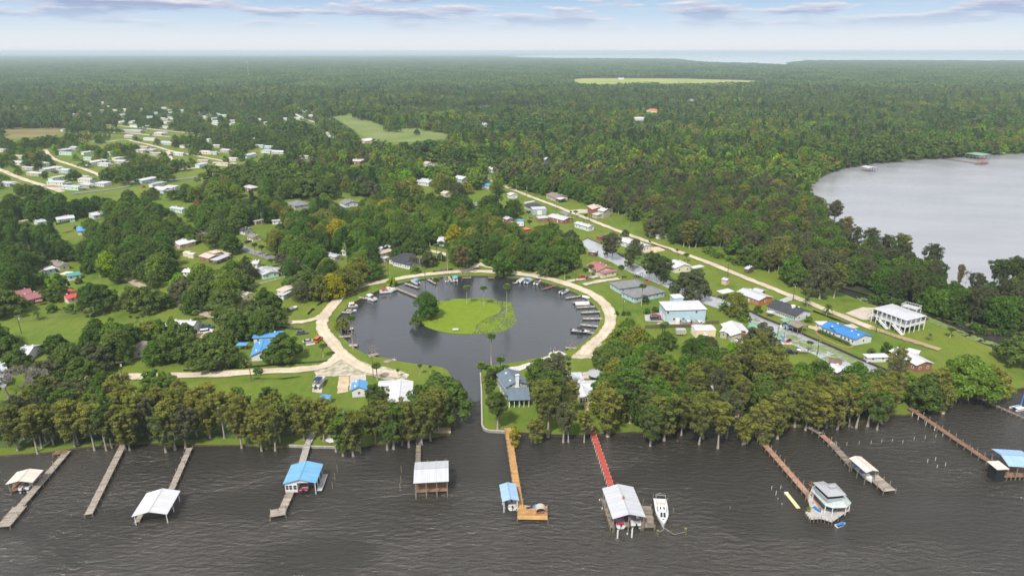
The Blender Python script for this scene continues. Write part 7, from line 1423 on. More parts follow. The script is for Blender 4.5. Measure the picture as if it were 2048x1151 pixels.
def fill(poly, spacing, mix, hs=(.85, 1.1), mode='canopy', openchk=True, prob=1.0, ymax=1e9, strict=1.0, vis=True):
    zc_ = 9.0 if mode == 'canopy' else LZ
    W_ = [P(x, y, zc_) for x, y in poly]; x0, x1 = min(p.x for p in W_), max(p.x for p in W_); y0, y1 = min(p.y for p in W_), max(p.y for p in W_)
    gx, gy = np.meshgrid(np.arange(x0, x1 + spacing, spacing), np.arange(y0, y1 + spacing, spacing)); X = gx.ravel() + G.uniform(-.42, .42, gx.size) * spacing; Y = gy.ravel() + G.uniform(-.42, .42, gx.size) * spacing
    px, py = projv(X, Y, np.full(len(X), zc_)); m = inpoly(poly, px, py) & on_land(X, Y) & (Y < ymax) & (G.random(len(X)) < prob); X, Y = X[m], Y[m]
    if not len(X): return
    ks = list(mix); wts = np.array([mix[k] for k in ks], float); ki = G.choice(len(ks), len(X), p=wts / wts.sum()); kn = [ks[i] for i in ki]; hf = G.uniform(hs[0], hs[1], len(X))
    H_ = np.array([H0[k.split(':')[0]] for k in kn]) * hf; Rd = np.array([RADK[k.split(':')[0]] for k in kn]) * hf
    ok = ~near_road(X, Y, 1.2) & ~inside_any(FT, X, Y)
    if vis: ok &= visible_ok(X, Y, H_, Rd, openchk, strict)
    for i in np.where(ok)[0]:
        if take(X[i], Y[i], min(spacing * .36, Rd[i] * .6)): k = kn[i].split(':'); CAND.append((k[0], k[1] if len(k) > 1 else DEFLEAF[k[0]], X[i], Y[i], H_[i]))
def T_(k, u, v, kind, h, leaf=None, label=None, z=LZ, wide=None, tx=None):
    p = PQ(k, u, v, z); take(p.x, p.y, 1.2); return tree(kind, p.x, p.y, h, leaf, z if z > 0 else -.0, label, wide=wide)
# trees that stand out singly
T_('F', 1650, 880, 'oak', 14.5, 'oak', 'huge dark live oak overhanging the left side of the channel', wide=1.15)
T_('K', 1115, 600, 'broad', 11.5, 'broad', 'tall grey-green tree on the left end of the basin island', wide=1.1); T_('K', 1150, 580, 'broad', 9.5, 'broad'); T_('K', 1005, 690, 'small_oak', 6.0, 'palm', 'low olive green bushy tree leaning over the island shore', z=.3, wide=.62)
T_('K', 235, 730, 'small_oak', 6.2, 'cypress', 'olive tree on the left bank beside the leaning palm', wide=.75)
T_('I', 670, 560, 'small_oak', 7.0, 'lime', 'round bright yellow-green tree at the bend of the tan road', wide=.95); T_('I', 1325, 715, 'bush', 2.6, 'yellow', 'small yellow bush beside the tan road'); T_('I', 640, 905, 'conifer', 8.5, 'pine', 'dark narrow conifer between the red roofs'); T_('I', 1140, 800, 'broad', 8, 'oak')
T_('I', 960, 1050, 'oak', 13.5, 'oak', 'large dark oak right of the bright red roofed bungalow', wide=1.0); T_('I', 880, 1000, 'oak', 11, 'oak'); T_('I', 1420, 1060, 'oak', 13, 'oak', wide=1.0); T_('I', 1290, 1030, 'oak', 11, 'oak'); T_('I', 1760, 960, 'oak', 12, 'grey', 'tan grey mossy oak beside the winding tan road', wide=.85)
T_('I', 850, 670, 'small_oak', 6, 'broad'); T_('I', 50, 1100, 'oak', 12, 'oak', wide=1.1); T_('I', -40, 1020, 'oak', 12, 'oak')
for u, v, h, l in ((290, 990, 3.2, 'palm'), (500, 1060, 3.0, 'broad'), (700, 1080, 4, 'broad'), (760, 800, 3, 'oak'), (330, 790, 5, 'broad'), (420, 800, 5, 'broad'), (480, 830, 4, 'lime'), (560, 780, 4, 'broad'), (360, 720, 4, 'broad'), (1430, 700, 3.6, 'broad'), (900, 1110, 4, 'palm')): T_('I', u, v, 'bush', h, l)
T_('J', 550, 512, 'broad', 11, 'oak', 'lone roadside tree on the near side of the asphalt road', wide=1.25); T_('J', 895, 1130, 'oak', 14, 'oak', 'tall oak with a dark trunk above the gravel side road', wide=.9)
T_('J', 440, 930, 'oak', 13, 'oak', 'broad dark oak left of the mint green house', wide=1.1); T_('J', 620, 850, 'oak', 11, 'oak', wide=.9); T_('J', 700, 780, 'cypress', 13, 'oak'); T_('J', 240, 1000, 'oak', 12, 'oak'); T_('J', 170, 1080, 'broad', 10, 'oak')
T_('J', 1300, 860, 'oak', 12, 'grey', 'wide grey mossy oak behind the tan and grey roofs', wide=1.0); T_('J', 1150, 720, 'oak', 11, 'grey'); T_('J', 1230, 960, 'broad', 9, 'grey'); T_('J', 1400, 960, 'broad', 12, 'cypress'); T_('J', 1520, 930, 'broad', 11, 'yellow', 'yellowing green tree at the left bend of the ring road', wide=1.3); T_('J', 1640, 880, 'broad', 12, 'cypress', wide=1.3); T_('J', 1560, 850, 'small_oak', 9, 'oak')
T_('J', 1050, 600, 'small_oak', 8, 'grey'); T_('J', 250, 400, 'small_oak', 6, 'rust'); T_('J', 60, 320, 'small_oak', 8, 'oak'); T_('J', 160, 350, 'small_oak', 8, 'oak'); T_('J', 1700, 520, 'broad', 11, 'lime', 'light green tree left of the ring road woods')
T_('F', 450, 460, 'oak', 11, 'oak', 'round oak spreading over the blue roofed white house', wide=1.15); T_('F', 250, 560, 'bush', 2.4); T_('F', 340, 215, 'oak', 11, 'oak'); T_('F', 100, 250, 'oak', 11.5, 'oak', wide=1.1); T_('F', 20, 180, 'oak', 11, 'oak'); T_('F', 200, 150, 'oak', 9.5, 'grey')
T_('E', 1640, 505, 'oak', 14, 'oak', 'broad dark oak beside the small blue gazebo', wide=1.05); T_('E', 1740, 500, 'palm', 5, 'palm'); T_('E', 1700, 510, 'palm', 4, 'palm'); T_('E', 1660, 520, 'palm', 4.4); T_('E', 1330, 460, 'oak', 13, 'oak', wide=.9); T_('E', 1225, 290, 'small_oak', 9, 'broad', wide=.7); T_('E', 1330, 268, 'small_oak', 8.5, 'broad', wide=.6); T_('E', 1430, 300, 'small_oak', 8, 'oak', wide=.7); T_('E', 1150, 290, 'small_oak', 9, 'cypress'); T_('E', 1190, 490, 'broad', 9, 'broad'); T_('E', 1420, 430, 'oak', 10, 'oak')
T_('E', 1180, 640, 'bush', 5, 'broad', wide=1.2); T_('E', 1260, 650, 'bush', 4.4, 'broad', wide=1.2); 
for u, v, h in ((1330, 670, 4.6), (1365, 680, 3.8), (1390, 690, 3.2), (1060, 195, 4.5), (1105, 180, 4.5), (1010, 180, 4), (1512, 215, 5), (1640, 100, 5), (1600, 120, 4), (1700, 160, 4.5)): T_('E', u, v, 'palm', h)
T_('E', 292, 150, 'feather_palm', 5, label='lone feather palm on the upper left lawn'); T_('E', 500, 95, 'feather_palm', 3.6); T_('E', 400, 90, 'bush', 3); 
for u, v, h in ((60, 760, 14.5), (190, 750, 14), (330, 735, 12)): T_('E', u, v, 'bare', h, label=None, wide=1.15)
PALMS = [('K', 1230, 470, 'tall_palm', 13.5, 'tallest thin palm on the basin island, at its upper left'), ('K', 1535, 458, 'tall_palm', 9, 'slender palm at the back middle of the island'), ('L', 148, 472, 'tall_palm', 9.5, 'slender palm at the right end of the island lawn'), ('L', 385, 545, 'tall_palm', 13.5, 'tall thin palm in the drowned right tip of the island'),
    ('G', 200, 490, 'tall_palm', 12.5, 'very tall thin palm at the channel mouth of the basin'), ('G', 268, 545, 'palm', 6, 'short palm right of the tall channel palm'), ('G', 125, 640, 'palm', 8.5, 'bushy palm at the very edge of the channel'), ('G', 200, 640, 'palm', 6.5, None), ('G', 170, 600, 'palm', 5.5, None), ('G', 240, 620, 'palm', 6, None), ('G', 160, 680, 'palm', 4, None), ('G', 680, 500, 'palm', 5, 'palm beside the dark pole right of the channel'),
    ('L', 990, 205, 'palm', 7, 'palm on the lawn left of the red pickup'), ('L', 1205, 218, 'palm', 7.2, 'palm in front of the red pickup'), ('L', 1265, 170, 'palm', 6.5, None), ('L', 1580, 205, 'palm', 8, 'palm behind the twin hip roofed house drive'), ('N', 780, 820, 'tall_palm', 10.5, 'ragged palm in front of the twin hip roofed house'), ('N', 60, 415, 'palm', 5, None), ('K', 345, 935, 'tall_palm', 14.5, 'tall leaning palm on the left bank of the basin'),
    ('F', 752, 435, 'palm', 6, 'squat palm at the outside of the gravel road fork'), ('F', 1165, 612, 'palm', 7, 'palm at the gravel lot behind the blue garage'), ('F', 1325, 588, 'palm', 3.4, 'tiny palm before the big white roof'), ('F', 1490, 570, 'palm', 4.5, 'silvery palm on the basin bank beside the dark oak'), ('F', 1690, 900, 'palm', 8.5, 'palm in front of the huge live oak'), ('F', 1570, 560, 'palm', 3.5, None),
    ('J', 770, 535, 'palm', 8, 'left of two tall palms along the asphalt road'), ('J', 838, 548, 'palm', 7.5, 'right of two tall palms along the asphalt road'), ('J', 545, 318, 'palm', 5, 'palm before the black roofed garage house'), ('J', 613, 508, 'palm', 3.4, 'little round palm by the asphalt road'), ('J', 405, 1000, 'palm', 7, 'palm standing left of the weathered tan roof'), ('J', 1115, 880, 'palm', 7, 'lone palm before the tan and grey roofs'),
    ('J', 925, 645, 'palm', 5, None), ('J', 220, 1160, 'palm', 5, None), ('J', 330, 1110, 'palm', 5, None), ('J', 390, 1120, 'palm', 5.5, None), ('Y', 800, 812, 'tall_palm', 12.5, 'tall palm right of the dark roofed sunroom house'), ('Y', 1112, 805, 'tall_palm', 16, 'tallest palm behind the ring road, pale trunk'), ('Y', 1040, 705, 'tall_palm', 12, None), ('Y', 985, 695, 'tall_palm', 10, None),
    ('Y', 1333, 785, 'tall_palm', 10.5, 'tall palm at the ring road junction'), ('Y', 950, 500, 'palm', 6, None), ('Y', 910, 520, 'palm', 5.5, None), ('Y', 980, 440, 'palm', 6, None), ('Y', 1095, 500, 'palm', 6, None), ('Y', 1130, 430, 'palm', 5, None), ('Y', 525, 545, 'palm', 5, 'palm by the grey carport'), ('Y', 425, 600, 'palm', 4.5, None), ('M', 828, 860, 'palm', 7, 'palm behind the lawn palm near the wood'),
    ('M', 1016, 440, 'palm', 5, None), ('M', 870, 402, 'palm', 4.4, None), ('M', 918, 402, 'palm', 4.6, None), ('M', 805, 190, 'palm', 8, None), ('M', 905, 225, 'palm', 14, None), ('M', 460, 420, 'palm', 6, None), ('N', 1210, 400, 'palm', 5, None), ('N', 1122, 345, 'palm', 4.5, None), ('H', 675, 168, 'feather_palm', 5.5, 'feather palm at the road opposite the black roof'), ('H', 797, 222, 'feather_palm', 6.5, 'feather palm at the road left of the concrete apron'),
    ('S', 1190, 290, 'feather_palm', 6, 'feather palm at the near corner of the stilt house'), ('S', 1725, 480, 'feather_palm', 3.6, 'young feather palm on the lawn right of the stilt house'), ('O', 248, 690, 'palm', 7.5, 'double headed palm left of the sage trailer'), ('O', 275, 650, 'palm', 6.5, None), ('O', 965, 940, 'palm', 6, None), ('H', 182, 815, 'palm', 8.5, 'palm before the house in the trees above the brown dock'), ('H', 680, 440, 'palm', 4, None), ('H', 700, 445, 'palm', 4, None),
    ('H', 150, 545, 'palm', 6.5, None), ('c', 190, 440, 'palm', 4.6, 'squat palm by the creek lilies'), ('O', 375, 790, 'palm', 5, None), ('M', 210, 430, 'palm', 6, None), ('M', 170, 200, 'palm', 9, None)]
for k, u, v, kd, h, lab in PALMS: T_(k, u, v, kd, h, label=lab, z=.2 if k in 'KL' and u < 400 and 'island' in (lab or '') else LZ)
# canal side and right hand single trees
for k, u, v, kd, h, l, lab, wd in (('N', 500, 380, 'cypress', 15, 'grey', 'grey mossy tree between canal head and rose roofed house', 1.5), ('N', 455, 360, 'cypress', 13, 'grey', None, 1.4), ('N', 670, 480, 'cypress', 12.5, 'oak', None, 1.4), ('N', 720, 330, 'broad', 9, 'grey', None, 1), ('N', 855, 572, 'cypress', 14.5, 'oak', 'moss hung tree on the canal behind the twin hip roofs, left one', 1.5),
    ('N', 925, 595, 'cypress', 14.5, 'oak', None, 1.4), ('N', 990, 620, 'cypress', 14, 'oak', None, 1.4), ('N', 1250, 750, 'oak', 14.5, 'grey', 'large grey-green oak rising from the canal bank behind the two storey house', .95), ('H', 228, 225, 'broad', 10.5, 'cypress', 'olive tree leaning over the canal before the orange house', 1.2), ('M', 1672, 590, 'oak', 14, 'grey', 'great spreading oak over the small white shed', .95),
    ('M', 1395, 585, 'small_oak', 5, 'oak', 'small round tree beside the upper road', .75), ('N', 1185, 255, 'cypress', 15, 'cypress', None, 1.2), ('N', 1240, 265, 'cypress', 16.5, 'cypress', 'pale trunked tree at the wood edge behind the pinkish shed', 1.2), ('N', 1300, 265, 'cypress', 15, 'broad', None, 1.1), ('H', 755, 118, 'cypress', 16.5, 'grey', 'pale trunked mossy tree on the creek lawn, middle', 1.3),
    ('H', 705, 100, 'oak', 12, 'grey', None, .6), ('H', 845, 112, 'cypress', 16.5, 'cypress', 'mossy tree on the creek lawn, right', 1.4), ('Y', 1270, 835, 'cypress', 15, 'rust', 'brown tinged cypress between ring road and junction', 1.3), ('Y', 690, 620, 'oak', 10, 'oak', 'dark oak behind the dark roofed sunroom house', .8), ('Y', 800, 600, 'small_oak', 8, 'oak', None, 1), ('Y', 890, 745, 'small_oak', 8.5, 'grey', None, .9),
    ('Y', 720, 760, 'small_oak', 6.5, 'grey', None, .8), ('Y', 740, 825, 'bush', 4, 'broad', None, 1), ('K', 750, 270, 'bush', 4, 'lime', 'light green bush at the root of the long pier', 1), ('J', 1900, 500, 'broad', 9, 'lime', None, 1), ('Y', 1030, 690, 'small_oak', 5, 'oak', None, .8), ('X', 1410, 985, 'cypress', 11, 'rust', 'thin rust coloured tree against the right lake', .7), ('X', 1462, 975, 'bare', 9, None, 'small dead tree against the right lake', .5),
    ('c', 250, 878, 'oak', 15, 'broad', 'big rounded tree on the lower right lawn, left one', .85), ('c', 330, 888, 'oak', 15, 'broad', 'big rounded tree on the lower right lawn, right one', .95), ('c', 505, 893, 'oak', 12, 'cypress', 'mossy tree at the seawall of the lower right lawn', .85), ('c', 720, 640, 'oak', 13, 'oak', 'dark oak at the right edge beside the creek', 1.0), ('c', 80, 960, 'cypress', 13, 'cypress', None, 1.1), ('c', 140, 1010, 'small_cypress', 8.5, 'cypress', None, 1.1),
    ('G', 250, 985, 'high_cypress', 12, 'oak', 'green tree at the tip of the channel point', 1.5), ('G', 590, 1005, 'high_cypress', 17, 'cypress', None, 1.5), ('G', 635, 1030, 'high_cypress', 16, 'cypress', None, 1.3), ('G', 570, 640, 'broad', 9, 'oak', 'dark tree just behind the slate roofed house', 1.3), ('G', 700, 760, 'cypress', 16, 'grey', None, 1.4), ('G', 820, 900, 'high_cypress', 13, 'cypress', None, .9), ('G', 660, 880, 'cypress', 15.5, 'oak', None, 1.4),
    ('G', 1090, 1030, 'high_cypress', 15, 'cypress', None, 1.3), ('G', 1210, 925, 'high_cypress', 18, 'broad', 'tall straight trunked cypress on the lawn right of the red dock', 1.5), ('G', 1265, 938, 'high_cypress', 17.5, 'broad', None, 1.4), ('H', 193, 500, 'small_oak', 7.5, 'lime', 'fresh dark green dense tree behind the brown dock woods', .75), ('O', 300, 780, 'small_oak', 8, 'oak', None, .8), ('O', 690, 860, 'broad', 8, 'broad', None, 1.1), ('O', 590, 870, 'broad', 7, 'oak', None, 1.1), ('O', 790, 850, 'broad', 7, 'grey', None, 1.1), ('O', 1370, 780, 'oak', 11, 'grey', 'grey mossy oak behind the parked black pickup', .95),
    ('S', 1300, 590, 'bush', 3.6, 'oak', 'dark cube-like clipped bush on the lawn behind the blue roofed house', .8), ('S', 1160, 612, 'bush', 2.4, 'oak', None, 1), ('S', 560, 305, 'bush', 2.5, 'broad', None, 1), ('S', 70, 210, 'bush', 3, 'oak', None, 1), ('N', 820, 795, 'bush', 3, 'oak', None, .8), ('N', 835, 895, 'bush', 2.2, 'broad', None, 1), ('N', 912, 880, 'bush', 2.5, 'oak', None, 1), ('N', 545, 905, 'bush', 1.6, 'oak', None, 1), ('N', 610, 910, 'bush', 1.7, 'oak', None, 1), ('N', 660, 910, 'bush', 1.7, 'oak', None, 1), ('N', 680, 655, 'bush', 3.4, 'lime', None, 1)):
    T_(k, u, v, kd, h, l, lab, wide=wd)
for u, v, h, l in ((565, 590, 17, 'grey'), (640, 690, 15, 'rust'), (800, 790, 16, 'grey'), (1010, 850, 17, 'cypress'), (1210, 930, 17, 'grey'), (1640, 1010, 15, 'oak'), (1700, 1020, 15, 'oak'), (1760, 1005, 15.5, 'oak'), (1820, 1015, 15, 'grey'), (900, 830, 15, 'grey')): T_('X', u, v, 'high_cypress', h, l, wide=1.5)
for u, v, h in ((345, 175, 12), (395, 190, 11), (440, 178, 11), (530, 215, 10), (590, 225, 10), (660, 300, 12), (740, 305, 12), (930, 335, 9), (130, 240, 10), (560, 160, 10)): T_('V', u, v, 'oak', h, 'oak' if u % 2 else 'broad')
# cypresses standing along the river edge
EDGE = [('A', (140, 200), (290, 215), (325, 185), (415, 165), (575, 170), (600, 160), (725, 190), (815, 190), (855, 170), (960, 190), (995, 190), (1090, 90), (1270, 205), (1340, 185), (1420, 175), (1510, 100), (1610, 110), (1720, 110), (1815, 100), (1850, 172), (1900, 150)),
    ('B', (90, 195), (112, 150), (195, 195), (155, 150), (230, 145), (415, 120), (565, 130), (660, 200), (712, 232), (770, 210), (790, 235), (845, 212), (960, 150), (1050, 185), (1100, 180), (1165, 150), (1215, 165), (1315, 150), (1380, 120), (1440, 60), (1380, 60)),
    ('C', (350, 210), (560, 205), (600, 205), (720, 205), (905, 160), (1330, 190), (1240, 160), (1180, 130)), ('e', (560, 330), (690, 280), (600, 240), (850, 230), (1015, 315), (1050, 262), (1190, 352), (1270, 260), (1430, 312), (1465, 278), (1610, 325), (1745, 262), (1905, 152), (2005, 182)),
    ('D', (140, 375), (380, 255), (540, 295), (600, 260), (680, 272), (720, 230), (760, 250), (810, 260), (890, 250), (955, 275), (985, 230))]
er = random.Random(4)
for row in EDGE:
    for u, v in row[1:]:
        small = (row[0] == 'e' and u in (1430, 1465, 1610)) or (row[0] == 'C' and u in (350, 905))
        x, y = Q(row[0], u, v); p = P(x, y, 0); take(p.x, p.y, 1.5); lf = er.choice(['cypress'] * 6 + ['broad', 'grey', 'oak']) if x < 1380 else er.choice(['cypress'] * 5 + [('yellow' if 1440 < x < 1620 else 'broad'), 'grey', 'cypress'])
        tree('small_cypress' if small else ('high_cypress' if row[0] == 'C' or er.random() < .25 else 'cypress'), p.x, p.y, er.uniform(7, 9) if small else er.uniform(12.5, 16) * (.82 if row[0] == 'C' and u < 900 else 1), lf, 0.0, wide=er.uniform(1.05, 1.3))
T_('C', 185, 245, 'small_cypress', 6.5, 'yellow', 'small yellow cypress growing beside the golden dock', z=0)
CY = {'cypress': 5, 'cypress:broad': 2, 'cypress:oak': 2, 'cypress:grey': 1}
fill([(-60, 842), (250, 838), (430, 846), (600, 850), (600, 884), (500, 884), (300, 880), (100, 892), (-60, 905)], 4.5, CY, (.78, .98), 'base', openchk=False, strict=.3)
fill([(-60, 828), (150, 826), (230, 836), (-60, 842)], 6.0, CY, (.8, 1.0), 'base', openchk=False, strict=.3)
fill([(620, 850), (700, 846), (890, 850), (890, 864), (760, 884), (620, 885)], 5.4, CY, (.8, 1.0), 'base', openchk=True, strict=.3)
P18 = [(1380, 692), (1415, 676), (1450, 692), (1500, 680), (1552, 700), (1600, 714), (1645, 722), (1655, 742), (1700, 744), (1725, 726), (1800, 726), (1840, 732), (1880, 738), (1890, 760), (1880, 790), (1790, 800), (1740, 822), (1600, 836), (1450, 840), (1290, 840), (1240, 770), (1300, 745), (1330, 705)]
fill(P18, 5.6, {'cypress': 6, 'cypress:grey': 1, 'broad': 2, 'oak:broad': .7, 'broad:oak': 1.6, 'cypress:yellow': .15}, (.8, 1.02), openchk=True, strict=.5)
fill([(1195, 640), (1260, 628), (1300, 640), (1335, 665), (1335, 700), (1375, 700), (1300, 760), (1300, 840), (1240, 845), (1215, 790), (1205, 730)], 6.0, {'broad': 4, 'broad:cypress': 1, 'oak:broad': 2, 'oak': 1.5}, (.8, 1.0), openchk=True, strict=.6)
# left hand groves
OK_ = {'oak': 5, 'oak:grey': 1, 'broad:oak': 2, 'small_oak': 2, 'broad': 1.2}
for poly in ([(75, 648), (150, 635), (215, 632), (270, 650), (290, 690), (230, 742), (120, 742), (60, 715)], [(-40, 640), (40, 650), (60, 700), (-40, 720)], [(290, 655), (380, 648), (392, 700), (370, 725), (310, 715)], [(390, 508), (498, 515), (505, 560), (490, 600), (440, 620), (390, 598)], [(440, 600), (575, 596), (582, 645), (510, 665), (440, 655)], [(560, 540), (700, 548), (690, 590), (650, 605), (570, 595)]): fill(poly, 7.5, OK_, (.75, 1.0), openchk=True, strict=.8)
fill([(-40, 422), (140, 425), (150, 440), (345, 432), (355, 522), (300, 536), (250, 536), (205, 513), (165, 498), (140, 485), (110, 505), (65, 540), (60, 585), (-40, 570)], 7.0, {'broad:oak': 4, 'oak': 4, 'pine': .6, 'broad': 2, 'small_oak:grey': 1}, (.75, 1.0), strict=.8)
fill([(560, 430), (700, 408), (860, 402), (1000, 425), (1008, 445), (940, 458), (905, 482), (820, 472), (770, 480), (765, 540), (740, 556), (690, 545), (620, 520), (565, 500), (545, 470)], 7.2, {'broad': 5, 'broad:cypress': 2, 'oak:broad': 1, 'broad:yellow': .35, 'pine': 1, 'broad:oak': 2, 'broad:rust': .3}, (.8, 1.08), strict=.9)
fill([(905, 482), (960, 448), (1040, 448), (1110, 458), (1150, 475), (1165, 505), (1150, 528), (1100, 522), (1070, 530), (1020, 528), (935, 505), (890, 500)], 6.8, {'broad': 4, 'oak': 3, 'broad:cypress': 1, 'broad:oak': 2, 'broad:yellow': .2}, (.8, 1.0), strict=.9)
fill([(200, 400), (350, 405), (560, 400), (1000, 395), (1005, 425), (880, 410), (780, 410), (690, 418), (560, 428), (520, 452), (430, 470), (365, 445), (340, 430), (230, 415), (0, 420), (0, 398)], 7.2, {'broad:oak': 3, 'broad': 3, 'pine': .8, 'oak': 2.5, 'broad:cypress': 1, 'broad:rust': .2}, (.8, 1.05), strict=.9)
# garden trees and shrubs round the houses
GARD = {'small_oak': 4, 'oak': 2, 'broad': 3, 'broad:oak': 3, 'bush': 2.5, 'bush:oak': 1.5, 'palm': 1.6, 'small_oak:broad': 2, 'small_oak:grey': 1, 'broad:lime': .3}
fill([(-40, 420), (200, 410), (420, 455), (560, 490), (640, 520), (700, 560), (640, 600), (560, 640), (420, 610), (340, 590), (250, 545), (180, 520), (60, 600), (-40, 600)], 9.0, GARD, (.6, .95), prob=.75, strict=.7)
fill([(-40, 560), (260, 560), (420, 625), (500, 655), (480, 720), (420, 745), (200, 745), (-40, 760)], 9.5, GARD, (.55, .9), prob=.5, strict=.7)
fill([(690, 470), (940, 500), (960, 520), (900, 535), (780, 545), (720, 540)], 8.5, GARD, (.55, .9), prob=.6, strict=.7)
fill([(1000, 380), (1160, 435), (1300, 490), (1500, 565), (1700, 640), (1720, 700), (1560, 640), (1400, 570), (1250, 520), (1160, 480), (1040, 440), (1000, 420)], 9.0, GARD, (.5, .85), prob=.45, strict=.7)
fill([(1200, 520), (1340, 570), (1500, 640), (1660, 715), (1640, 730), (1500, 690), (1420, 680), (1260, 640), (1230, 590)], 9.0, GARD, (.45, .8), prob=.35, strict=.8)
# near right wood
RW = [(1000, 372), (1040, 380), (1106, 392), (1148, 398), (1179, 410), (1220, 425), (1262, 440), (1300, 452), (1335, 478), (1391, 492), (1422, 495), (1483, 523), (1530, 543), (1560, 564), (1620, 580), (1700, 572), (1760, 592), (1800, 609), (1880, 633), (1930, 647), (1990, 658), (2048, 662), (2200, 672), (2300, 640), (2048, 588), (1965, 598), (1935, 610), (1900, 600), (1885, 576), (1850, 554), (1815, 538), (1745, 520), (1682, 493), (1652, 453), (1600, 415), (1500, 380), (1300, 350), (1000, 340)]
SW = {'broad:oak': 3, 'broad': 3, 'cypress:grey': 2.5, 'cypress': 1.2, 'oak': 1.2, 'oak:broad': 1, 'broad:grey': 1.5, 'cypress:oak': 1}
fill(RW, 6.6, SW, (.8, 1.05), 'base', openchk=True, strict=.6)
fill([(1690, 566), (1760, 594), (1800, 610), (1880, 634), (1930, 648), (1990, 658), (2048, 662), (2060, 640), (1900, 618), (1800, 588), (1700, 556)], 5.5, {'broad:oak': 2, 'broad': 2, 'cypress:oak': 2, 'oak': 1}, (.7, .95), 'base', openchk=False, strict=.3)
# underbrush and shrubs at wood edges
def edge_bushes(k, pts, n, leaf='broad', spread=1.8):
    for i in range(n):
        f = i / max(1, n - 1) * (len(pts) - 1); j = min(int(f), len(pts) - 2); f -= j; p = P(*[a * (1 - f) + b * f for a, b in zip(Q(k, *pts[j]), Q(k, *pts[j + 1]))]); CAND.append(('bush', er.choice([leaf, 'oak', 'broad']), p.x + er.uniform(-spread, spread), p.y + er.uniform(-spread, spread), er.uniform(1.8, 3.4)))
edge_bushes('Y', [(340, 420), (600, 440), (740, 430)], 14); edge_bushes('Y', [(1350, 660), (1600, 760), (1850, 800), (2048, 790)], 24); edge_bushes('N', [(1400, 300), (1500, 350), (1740, 430), (1918, 450)], 22); edge_bushes('H', [(0, 700), (250, 790), (480, 860)], 10, 'oak')
edge_bushes('X', [(820, 1080), (1000, 1120), (1300, 1150)], 16, 'oak', 3); edge_bushes('c', [(0, 215), (90, 225), (260, 330), (420, 400), (640, 420)], 26, 'oak', 2.5); edge_bushes('G', [(180, 720), (200, 600), (280, 570)], 5, 'broad', 1); edge_bushes('F', [(0, 520), (160, 500)], 4, 'broad', .8); edge_bushes('I', [(830, 500), (1000, 590), (1250, 680)], 16); edge_bushes('O', [(940, 330), (1100, 420), (1230, 480)], 10, 'broad', 1.5)
# the wide woods beyond, right out to where single trees can no longer be told
FARM = {'broad:oak': 2.5, 'broad': 5, 'pine': .8, 'oak': 2, 'oak:broad': 2, 'broad:cypress': 1, 'broad:grey': .7}
FARLINE = [(-250, 398), (0, 398), (200, 400), (350, 405), (560, 400), (1000, 392), (1000, 340), (1300, 350), (1500, 380), (1600, 415), (1652, 453), (1640, 400), (1640, 385), (1650, 375), (1680, 355), (1700, 345), (1736, 335), (1810, 329), (1884, 324), (1973, 318), (2048, 314), (2300, 300), (2300, 150), (-250, 150)]
TOWNP = [(200, 203), (420, 212), (640, 232), (600, 262), (520, 270), (440, 262), (560, 262), (600, 300), (560, 345), (470, 350), (390, 372), (330, 405), (150, 392), (-250, 400), (-250, 300), (110, 296), (160, 262), (150, 235)]
far0 = len(CAND)
def far_fill():
    sp = 9.0; x = np.arange(-1900, 1900, sp); y = np.arange(420, 2100, sp); gx, gy = np.meshgrid(x, y); X = gx.ravel() + G.uniform(-.42, .42, gx.size) * sp; Y = gy.ravel() + G.uniform(-.42, .42, gx.size) * sp
    px, py = projv(X, Y, np.full(len(X), LZ)); m = (px > -150) & (px < 2200) & inpoly(FARLINE, px, np.clip(py, 151, 1e9)); X, Y, px, py = X[m], Y[m], px[m], py[m]
    m = on_land(X, Y); X, Y, px, py = X[m], Y[m], px[m], py[m]; town = inpoly(TOWNP, px, py); m = ~town | (G.random(len(X)) < .85); X, Y, town = X[m], Y[m], town[m]
    ks = list(FARM); wt = np.array([FARM[k] for k in ks]); ki = G.choice(len(ks), len(X), p=wt / wt.sum()); kn = [ks[i] for i in ki]; hf = G.uniform(.72, 1.14, len(X)) * np.where(town, .7, 1)
    # stands of taller and lower trees
    hf *= 1 + .12 * np.sin(X * .021 + np.sin(Y * .017) * 2) * np.cos(Y * .013 + 1)
    H_ = np.array([H0[k.split(':')[0]] for k in kn]) * hf; Rd = np.array([RADK[k.split(':')[0]] for k in kn]) * hf
    ok = ~near_road(X, Y, 1.0) & ~inside_any(FT, X, Y) & visible_ok(X, Y, H_, Rd * .8, True, .6)
    pf = np.sin(X * .0105 + 1.7 * np.sin(Y * .0081 + .4)) * np.cos(Y * .0123 + 1.3 * np.sin(X * .0067)) + .35 * np.sin(X * .031 + Y * .023)
    for i in np.where(ok)[0]:
        k = kn[i].split(':'); lf = k[1] if len(k) > 1 else DEFLEAF[k[0]]; kd = k[0]
        if pf[i] > .38: kd = 'oak' if G.random() < .75 else kd; lf = 'oak' if G.random() < .8 else lf
        elif pf[i] < -.45: lf = ['broad', 'cypress', 'lime', 'broad', 'cypress'][int(G.integers(5))] if G.random() < .6 else lf
        elif abs(pf[i]) < .06: lf = 'grey' if G.random() < .5 else lf
        CAND.append((kd, lf, X[i], Y[i], H_[i]))
far_fill()
# nearest three hundred of each kind stand as trees of their own
CAND.sort(key=lambda c: c[3]); cnt = {}
for q in TREES: cnt[NAME[q['kind']]] = cnt.get(NAME[q['kind']], 0) + 1
REST = []
for c in CAND:
    px, py = proj(c[2], c[3], LZ + c[4] * .6); n = NAME[c[0]]
    if cnt.get(n, 0) < 300 and -60 < px < 2110: tree(c[0], c[2], c[3], c[4], c[1]); cnt[n] = cnt.get(n, 0) + 1
    else: REST.append(c)
